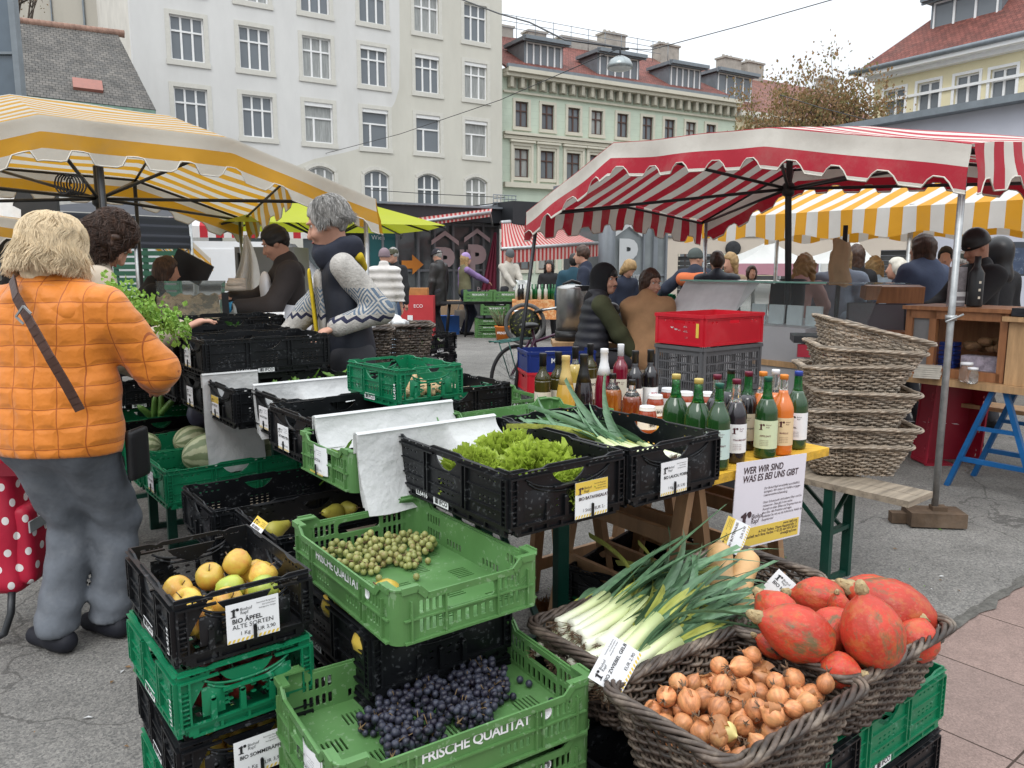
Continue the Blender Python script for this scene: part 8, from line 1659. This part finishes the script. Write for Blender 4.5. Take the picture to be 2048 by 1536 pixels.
def bob(w, d, top, drop):
    def f(e):
        if e >= 0: c = math.cos(e)**.8; return w*c, d*c, .035+top*math.sin(e)
        return w*(1+.10*math.sin(-e*1.6)), d*(1+.02*math.sin(-e*2)), .035+drop*e
    return f
h = K['h']; combed(t, h, 5200, HY, 1, bob(.124,.125,.125,.135), (-1.1,-.5), .10, .00125, .55)
up = K['up']; mb = MB(); g = SDF(.03); g.cap(up(-.12,-.04,1.445), up(.12,-.04,1.445), .072, k=.03).cap(up(-.05,-.105,1.42), up(.05,-.105,1.43), .075, .075, (V3(0,1,0),.6)).cap(up(-.13,-.09,1.395), up(.13,-.09,1.395), .05, k=.03); g.build('collar', ORJ, .012, t, disp=FOLD(.005,40,3))
LEA = mat('brown_leather',(.055,.024,.016),.45,.2,12,bump=.2,bsc=60); pts = [up(-.05,-.14,1.53),up(.03,-.225,1.46),up(.12,-.262,1.35),up(.185,-.265,1.24),up(.23,-.245,1.14),up(.265,-.225,1.05)]; P_ = []
for a, b in zip(pts, pts[1:]): P_ += [a+(b-a)*k/4 for k in range(4)]
P_.append(pts[-1]); P_ = [Vector(p) for p in P_]; mb = MB(); [mb.beam(a-Vector((0,.012,0)), b+(b-a)*.1-Vector((0,.012,0)), .006, .034, 0, Vector((.6,0,.8))) for a, b in zip(P_, P_[1:])]; mb.build('shoulder_strap', LEA, t); mb = MB(); q = P_[7]; [mb.beam(q+Vector(a), q+Vector(b), .006, .006) for a, b in (((-.03,-.03,.01),(.0,-.03,.045)),((.0,-.03,.045),(.025,-.03,.02)),((-.03,-.03,.01),(-.005,-.03,-.015)))]; mb.build('buckle', STEEL, t)
o = SDF(.03).box((.235,.12,.76),(.035,.13,.2),.016).build('handbag', mat('black_leather',(.012,.012,.013),.45,.1,8), .015, t)
# --- the brown haired shopper in a beige coat, reaching over the crates
BEG = cm('beige_coat',(.42,.35,.27)); c_ = W(122,3.8); t, K = person('person with wavy brown hair in a beige coat reaching into the black crates', c_, rad(-50), 1.74, top=BEG, leg=cm('dark_trousers',(.03,.03,.035)), hair=HB, hstyle='curly', hem=.6, lean=.30, res=.0125, head=(rad(-4),rad(-44),0), hands=((-.1,.42,.9),PD(372,655,3.85)), elbow=((-.6,-.7,-.5),(.3,-.3,-1)), fold=.007, hairlen=.10, cuff=.12, puff=.01, armk=1.22)
h = K['h']; combed(t, h, 1500, HB, 3, bob(.108,.115,.122,.13), (-1.6,-.7), .24, .0016, .86, 9)
# the frilly green celery bunch under the coat arm
PAR = mat('celery_leaf',(.26,.44,.08),.5,.3,14,trl=.3); rn = random.Random(5); mb = MB(); c_ = PD(292,606,3.45)
for i in range(620):
    q = rn.random(); x = .34*(q-.5); y, z = rn.gauss(0,.05), rn.gauss(0,.04)-.18*(q-.3); T = Matrix.Translation((x,y,z)) @ Euler((rn.uniform(0,6),rn.uniform(0,6),rn.uniform(0,6))).to_matrix().to_4x4(); s_ = rn.uniform(.014,.026); mb.add([(0,0,0),(s_*.5,-s_*.5,.006),(s_,-s_*.2,0),(s_*1.2,0,.008),(s_,s_*.25,0),(s_*.5,s_*.5,.006)],[(0,1,2,3),(0,3,4,5)],0,T)
o = mb.build('celery_greens', PAR); o.location = c_; setp(o, 'frilly bright green bunch of celery leaves held above the beige sleeve', 'greens', kind='stuff')
# --- the grey haired man in a patterned jumper, dark gilet and scarf
JUM = mat('grey_jumper',(.40,.38,.35),.95,.2,26,bump=.6,bsc=90); N, L, b = nodes(JUM); tcn = N.new('ShaderNodeTexCoord'); sx = N.new('ShaderNodeSeparateXYZ'); L.new(tcn.outputs['Object'], sx.inputs[0])
uu = mathn(N,L,'MULTIPLY',mathn(N,L,'ADD',sx.outputs[1],mathn(N,L,'MULTIPLY',sx.outputs[0],.8)),9.0); vv = mathn(N,L,'MULTIPLY',mathn(N,L,'SUBTRACT',sx.outputs[2],1.285),9.0)
tri = lambda x: mathn(N,L,'ABSOLUTE',mathn(N,L,'SUBTRACT',mathn(N,L,'MULTIPLY',mathn(N,L,'FRACT',x),2),1)); md = mathn(N,L,'ADD',tri(uu),mathn(N,L,'MULTIPLY',mathn(N,L,'ABSOLUTE',vv),1.6)); rg = mathn(N,L,'FRACT',mathn(N,L,'MULTIPLY',md,2.6)); inb = mathn(N,L,'LESS_THAN',mathn(N,L,'ABSOLUTE',vv),.62); mk = mathn(N,L,'MULTIPLY',inb,mathn(N,L,'LESS_THAN',rg,.5))
zz = mathn(N,L,'ADD',mathn(N,L,'MULTIPLY',sx.outputs[2],1),mathn(N,L,'MULTIPLY',tri(mathn(N,L,'MULTIPLY',uu,2)),.022)); m2 = mathn(N,L,'MULTIPLY',mathn(N,L,'LESS_THAN',zz,1.215),mathn(N,L,'GREATER_THAN',zz,1.195)); c1 = mixc(N,L,mk,b.inputs['Base Color'].links[0].from_socket,(.10,.14,.19)); L.new(mixc(N,L,m2,c1,(.02,.022,.05)), b.inputs['Base Color'])
NVY = cm('navy_gilet',(.013,.016,.026),.6); c_ = W(700,4.35); t, K = person('grey haired man in a patterned grey jumper, navy gilet and yellow lined scarf', c_, rad(104), 1.81, top=NVY, leg=cm('dark_trousers',(.03,.03,.035)), hair=HG, hstyle='short', hem=.90, sleeve=JUM, res=.0105, lean=.10, head=(rad(-12),rad(-16),0), hands=(PD(672,655,4.05),(.12,.42,1.0)), elbow=((-.2,-.6,-1.4),(.9,-.7,-.5)), armk=.97, fold=.004, hairlen=.055, puff=.0, wd=.98)
up, h = K['up'], K['h']; YSC = cm('yellow_scarf',(.56,.40,.012)); SCF = cm('navy_scarf',(.016,.019,.032)); g = SDF(.03); [g.cap(up(.085*math.cos(a),-.005+.085*math.sin(a),1.475+.025*math.sin(a*2)+.02*k), up(.085*math.cos(a+.7),-.005+.085*math.sin(a+.7),1.475+.025*math.sin(a*2+1.4)+.02*k), .045) for a in [i*.7 for i in range(9)] for k in (0,1.6)]; g.build('scarf', SCF, .012, t, disp=FOLD(.006,50,1))
g = SDF(.01); g.cap(up(.06,.16,1.40), up(.07,.165,1.0), .03, .034, (V3(0,1,0),.35)).cap(up(-.06,.16,1.40), up(-.07,.165,1.02), .028, .03, (V3(0,1,0),.35)).cap(up(-.06,-.10,1.46), up(.05,-.125,1.40), .03, .025); g.build('scarf_lining', YSC, .01, t); g = SDF(.02); g.cap(up(0,.115,1.36), up(0,.12,1.02), .06, .07, (V3(0,1,0),.5)); g.build('jumper_front', JUM, .011, t)
combed(t, h, 1500, HG, 8, bob(.094,.108,.118,.095), (-.75,-.25), .07, .0014, .62, 5)
# --- the young man in an apron
HOO = cm('brown_black_hoodie',(.028,.022,.021)); c_ = W(588,6.2); APR_ = mat('white_apron',(.72,.72,.75),.8,.04,4,bump=.3,bsc=9)
t, K = person('young man with short black hair in a dark hoodie, white apron and blue glove', c_, rad(114), 1.76, top=HOO, leg=cm('white_trousers',(.6,.6,.63)), hair=HK, hstyle='short', hem=1.10, res=.0125, lean=.12, head=(rad(-12),rad(-22),0), hands=((-.10,.42,1.16),(.02,.46,1.22)), elbow=((-.8,-.4,-.8),(.8,-.5,-.8)), fold=.007, puff=.018)
up = K['up']; g = SDF(.03); g.cap(up(0,.165,1.32), up(0,.16,1.0), .125, .17, (V3(0,1,0),.34)).cap(up(0,.04,1.06), up(0,.04,.45), .205, .21, (V3(0,1,0),.85)); g.build('apron', APR_, .013, t, disp=FOLD(.005,24,2)); g = SDF(.03); g.cap(up(-.08,-.07,1.44), up(.08,-.07,1.44), .055).ell(up(0,-.10,1.40),(.11,.05,.07)); g.build('hood', HOO, .013, t)
GLV = mat('blue_glove',(.03,.26,.50),.4,.06,9)
for (a, e, wr) in K['ar'][:1]: d = (wr-e)/np.linalg.norm(wr-e); g = SDF(.02); g.cap(wr-d*.06, wr+d*.06, .042, .04); [g.cap(wr+d*.05+V3(0,0,(q-1.5)*.02), wr+d*.10+V3(.01,0,(q-1.5)*.018-.015), .0135, .011, k=.008) for q in range(4)]; g.cap(wr+d*.02+V3(0,.02,.02), wr+d*.07+V3(0,.045,.02), .014, .011, k=.01); g.build('glove', GLV, .009, t)
wr = K['ar'][0][2]; mb = MB(); mb.grid(lambda u, v: (wr[0]-.02+.06*math.sin(u*9), wr[1]+.04+(u-.6)*(.08+.24*v), wr[2]-.0-.38*v-.03*math.sin(u*7)), 18, 10); o = mb.build('apron_bag', mat('milky_bag',(.66,.67,.67),.4,.05,8,trl=.4,bump=.4,bsc=12), t)
# --- the two people sitting on the far side of the bottles
c_ = W(1180,7.35); OLS = cm('olive_sleeve',(.05,.055,.025)); BKV = cm('dark_gilet',(.02,.021,.027),.6); t, K = person('man in a black hood, dark gilet and olive sleeves sitting and looking back', c_, rad(-84), 1.80, top=BKV, leg=cm('dark_trousers',(.03,.03,.035)), hair=HK, hstyle='cap', hat='hood', hatm=cm('black_hood',(.010,.010,.012),.95), sleeve=OLS, sit=.52, res=.0125, lean=.16, head=(rad(-48),rad(4),0), hands=((-.12,.44,.72),(.16,.42,.62)), puff=.02, fold=lambda P: .007*np.sin(P[:,2]*75), wd=1.08)
h = K['h']; mb = MB(); mb.tube([tuple(h(x,y,z)) for x,y,z in ((-.03,.098,-.05),(-.015,.108,-.043),(0,.112,-.041),(.015,.108,-.043),(.03,.098,-.05))],[.003,.006,.006,.006,.003],6); mb.build('moustache', HB, t); g = SDF(.01); g.ell(h(0,-.012,.055), (.090,.112,.10), R=K['Rh']).box(h(0,0,-.06),(.4,.4,.19),.01,op='-',R=K['Rh']); g.build('cap', CAP['black'], .01, t)
c_ = W(1293,7.25); TAN = cm('tan_coat',(.34,.19,.095)); person('woman with a brown bob in a tan jacket sitting with her back turned', c_, rad(-26), 1.70, top=TAN, leg=cm('dark_trousers',(.03,.03,.035)), hair=HB, hstyle='bob', sit=.53, res=.0125, lean=.14, head=(rad(-122),rad(-4),0), hands=((-.14,.42,.72),(.2,.40,.70)), fold=.010, puff=.022, wd=1.02, hairlen=.085)
mb = MB(); mb.box((.05,0,.5),(1.35,.3,.04)); [mb.box((x,0,.25),(.05,.25,.48)) for x in (-.5,.6)]; o = mb.build('sitting_bench', OLDW, None, W(1230,7.3)); setp(o, 'plain wooden bench under the two sitting people', 'bench')
# --- people farther away
DK = cm('black_coat',(.014,.014,.016)); JN = cm('blue_jeans',(.05,.08,.14)); LJ = cm('light_jeans',(.30,.38,.46)); NB = cm('navy_coat',(.018,.024,.045)); GR = cm('grey_blue_jumper',(.19,.22,.27))
SKD = skinm((.42,.22,.15))
def far(u, y, yaw, label, **k): k.setdefault('leg', cm('dark_trousers',(.03,.03,.035))); k.setdefault('res', .021); return person(label, W(u,y), yaw, **k)
far(770,12.5,rad(-10),'person in a white puffer jacket and mauve beanie seen from behind', top=cm('white_puffer',(.60,.57,.54)), leg=LJ, hair=HK, hstyle='cap', hat='beanie', hatm=cm('mauve_knit',(.20,.15,.17)), puff=.035, fold=lambda P: .014*np.sin(P[:,2]*48), hem=.93, res=.016, H=1.70)
far(790,13.4,rad(150),'smiling man in a dark coat and olive flat cap beside the white puffer jacket', top=DK, leg=JN, hair=HG, hat='cap', hatm=cm('olive_cap',(.06,.06,.035)), hem=.75, H=1.74)
far(878,16.6,rad(60),'man in a long black leather jacket and dark brimmed hat', top=mat('black_leather_coat',(.02,.018,.017),.4,.2,5,bump=.3,bsc=6), hair=HG, hat='brim', hatm=cm('dark_hat',(.018,.016,.022)), hem=.62, H=1.78, head=(0,rad(-20),0), puff=.02)
t, K = far(930,16.8,rad(-65),'woman in a purple beanie and olive gilet with a tote bag', top=cm('olive_gilet',(.14,.13,.07)), sleeve=cm('purple_sleeve',(.22,.14,.30)), hair=HD, hstyle='long', hat='beanie', hatm=cm('lilac_knit',(.32,.22,.42)), hem=.88, res=.016, H=1.70, hands=((-.22,.02,.80),(.10,.48,1.12)), hairlen=.2, leg=NB)
mb = MB(); q = K['ar'][0][2]; mb.grid(lambda u, v: (q[0]+.03*math.sin(u*3), q[1]+(u-.5)*.36, q[2]-.30-.38*v), 8, 6); [mb.tube([(q[0],q[1]+d,q[2]-.3),(q[0],q[1]+d*.3,q[2]-.02)],.012,5) for d in (-.1,.1)]; o = mb.build('tote_bag', mat('cream_canvas',(.58,.53,.45),.9,.05,6)); o.location = t.location; o.rotation_euler = t.rotation_euler; setp(o, 'cream canvas tote bag hanging from the hand of the purple beanie woman', 'bag')
far(1018,17.2,rad(-150),'man in a beige anorak and grey beanie handling a white bag', top=cm('beige_anorak',(.40,.37,.32)), hair=HB, hstyle='cap', hat='beanie', hatm=cm('grey_knit',(.09,.10,.105)), hem=.85, res=.016, H=1.78, head=(0,rad(-25),0), hands=((-.12,.38,1.02),(.1,.40,1.02)))
mb = MB(); mb.grid(lambda u, v: ((u-.5)*.3+.05*math.sin(v*5), .04*math.sin(u*8), .12-.32*v*(.6+.4*u)), 10, 8); o = mb.build('white_bag', BAGM, None, PD(1045,572,16.6)); setp(o, 'thin white bag in the hands of the beige anorak man', 'bag')
far(1098,15.8,rad(170),'person with dark curly hair behind the far bottles', top=DK, hair=HK, hstyle='curly', H=1.55)
far(1147,11.8,rad(-20),'person with a blue and teal backpack seen from behind', top=cm('teal_backpack_coat',(.012,.05,.075)), hair=HK, hstyle='short', H=1.62, puff=.03)
far(1172,10.9,rad(75),'bearded man with brown hair in a navy jacket behind the urn', top=NB, hair=HB, hstyle='short', H=1.72, res=.016, lean=.05)
far(1240,10.6,rad(-150),'blond person in navy looking down behind the green crates', top=NB, hair=HD, hstyle='bob', H=1.55, head=(0,rad(-40),0), lean=.25)
t, K = far(1388,10.6,rad(-25),'person in a navy jacket with an orange shoulder panel and green beanie', top=cm('orange_navy',(.02,.026,.045)), hair=HK, hstyle='cap', hat='beanie', hatm=cm('green_knit',(.07,.085,.08)), H=1.66, puff=.025, head=(rad(-50),0,0), hands=((-.5,.2,1.05),None)); g = SDF(.03); g.cap(K['up'](-.15,-.075,1.36), K['up'](.15,-.075,1.36), .095); g.build('orange_panel', cm('orange_panel',(.55,.14,.05)), .02, t)
far(1432,8.6,rad(-8),'person in a dark blue puffer with dark hair in a claw clip', top=cm('ink_puffer',(.014,.02,.032),.6), hair=HB, hstyle='short', H=1.60, puff=.035, fold=lambda P: .010*np.sin(P[:,2]*50), res=.015, hem=.55)
far(1460,9.6,rad(125),'blond woman in a tan coat and red scarf facing the dark puffer', top=cm('camel_coat',(.24,.17,.11)), hair=HD, hstyle='bob', H=1.60, head=(0,rad(-10),0))
far(1500,12.5,rad(180),'long haired brunette in a green camouflage jacket far behind the counter', top=cm('camo',(.10,.11,.085),sc=14,var=.5), hair=HB, hstyle='long', H=1.45, hairlen=.2)
t, K = far(1595,7.2,rad(-35),'fair curly haired woman in a pink jacket bending with a black backpack', top=cm('pink_jacket',(.42,.27,.25)), leg=cm('pink_trousers',(.40,.30,.28)), hair=HD, hstyle='curly', H=1.58, lean=.25, res=.016, hands=((-.1,.40,.95),(.2,.45,.95))); g = SDF(.04); g.box(K['up'](-.02,-.22,1.22),(.30,.18,.42),.07); g.build('backpack', cm('black_backpack',(.015,.017,.022)), .016, t)
far(1680,7.6,rad(-12),'person in a grey blue jumper with the back turned beside the paper bag', top=GR, leg=LJ, hair=HD, hstyle='bob', H=1.66, res=.016, wd=1.15, fold=.010, lean=.1)
far(1708,9.0,rad(5),'person with brown hair in black behind the grey blue jumper', top=DK, hair=HB, hstyle='bob', H=1.68)
far(1745,9.6,rad(-20),'person with blond curls in a light denim jacket', top=LJ, hair=HD, hstyle='curly', H=1.56)
far(1793,8.4,rad(60),'white haired person in a dark jacket far behind the counter', top=NB, hair=HW, hstyle='bob', H=1.53, head=(rad(20),0,0))
far(1842,7.0,rad(25),'broad person in a blue hooded jacket with a red cross strap', top=cm('slate_blue_coat',(.055,.075,.13)), hair=HB, hstyle='bob', H=1.72, wd=1.25, puff=.03, res=.015, fold=.010)
far(1884,9.2,rad(150),'man with dark curly hair partly hidden by the canopy pole', top=cm('grey_jacket',(.12,.12,.13)), hair=HK, hstyle='short', H=1.66)
far(1916,8.6,rad(-110),'person in a dark peaked cap behind the black bottle', top=cm('rose_jacket',(.30,.14,.16)), hair=HG, hstyle='short', hat='cap', hatm=cm('black_green_cap',(.03,.035,.03)), H=1.60)
far(1952,6.3,rad(95),'man in a black beanie and black jacket serving at the showcase', top=DK, hair=HK, hstyle='cap', hat='beanie', H=1.72, res=.0125, head=(0,rad(-25),0), hands=((-.1,.42,1.10),(.05,.40,1.12)), skin=SKD, puff=.02)
far(1990,7.0,rad(20),'hooded person in black right behind the man with the black beanie', top=DK, hair=HK, hstyle='cap', hat='hood', H=1.68)
far(268,6.6,rad(-60),'dark haired person in a black hooded jacket bending at the counter', top=DK, hair=HB, hstyle='bob', H=1.58, lean=.35, res=.016, hands=((-.1,.45,1.0),(.1,.45,1.0)))
far(38,5.6,rad(-30),'person in a black coat half hidden behind the blond hair', top=DK, hair=HK, hstyle='short', H=1.60, wd=1.1)
mb = MB(); c_ = PD(1683,480,6.6); mb.grid(lambda u, v: ((u-.5)*(.15+.06*v)+.012*math.sin(v*9), .03*math.sin(u*7)-.02*v, -.40*v+.02*math.sin(u*6)), 10, 10); o = mb.build('paper_bag', mat('kraft_paper',(.42,.30,.18),.8,.1,9,bump=.5,bsc=14)); o.location = c_; setp(o, 'kraft paper bags hanging from the canopy frame', 'paper bag')
c_ = PD(1690,560,6.6); mb = MB(); mb.tube([(0,.05,-c_.z),(0,.05,.45)],.02,7); o = mb.build('thin_post', DSTL, None, c_); setp(o, 'thin dark post behind the kraft paper bags', 'post')
mb = MB(); mb.box((0,0,0),(.42,.02,.34)); mb.box((0,-.012,-.02),(.36,.004,.26),1); o = mb.build('poster', [mat('poster_frame',(.05,.06,.075),.4), patch(mat('mountain_print',(.05,.075,.13),.4,.3,5),(.20,.25,.32),7,.5,.6)], None, PD(2012,518,8)); setp(o, 'dark blue mountain picture poster hanging at far right', 'poster')
c_ = PD(45,480,8); t = thing('signboard', 'dark board with a white and red round sticker behind the blond hair', 'board', (c_.x,c_.y,0)); mb = MB(); mb.box((.05,.05,1.1),(.62,.05,2.2)); mb.build('board', mat('old_black_board',(.03,.03,.03),.7,.2,4), t); mb = MB(); mb.add(*plate([(-.26,1.75),(-.02,1.75),(-.0,2.02),(-.08,2.06),(-.05,2.15),(-.26,2.15)],[],.004),0,frame((0,.02,0),(1,0,0),(0,0,1))); T = frame((-.11,.018,1.62),(1,0,0),(0,0,1)); mb.lathe([(.1,0),(.1,.004),(0,.005)],24,0,T); mb.lathe([(.065,.005),(0,.008)],24,1,T); mb.text('bio', .05, frame((-.145,.008,1.6),(1,0,0),(0,0,1)),0,.03); mb.build('sticker', [STK, DRED], t)
mb = MB(); [mb.box((0,0,.05+.1*i),(.95,.03,.07)) for i in range(18)]; [mb.box((x,.02,.9),(.06,.05,1.85)) for x in (-.46,0,.46)]; o = mb.build('green_shutter', mat('shutter_green',(.02,.09,.05),.6,.15,4), None, W(296,12)); setp(o, 'green slatted wooden shutter wall below the navy roof', 'shutter')

# scraps of leaf on the asphalt and the crate floors
rn = random.Random(17); mb = MB()
for i in range(150):
    p = PZ(rn.uniform(60,2000), rn.uniform(830,1500)); a = rn.uniform(0,6.3); s_ = rn.uniform(.006,.017); mb.M = Matrix.Translation(p+Vector((0,0,.004))) @ Euler((rn.uniform(-.3,.3),rn.uniform(-.3,.3),a)).to_matrix().to_4x4(); mb.add([(-s_,0,0),(0,-s_*.5,.004),(s_,0,.001),(0,s_*.5,.005)],[(0,1,2,3)],rn.choice((0,0,1,2)))
o = mb.build('leaf_scraps', [LVS[0], SAL, PAPER]); setp(o, 'small scraps of leaf and paper strewn over the asphalt', 'litter', kind='stuff')
for ob in list(C.objects):
    pass
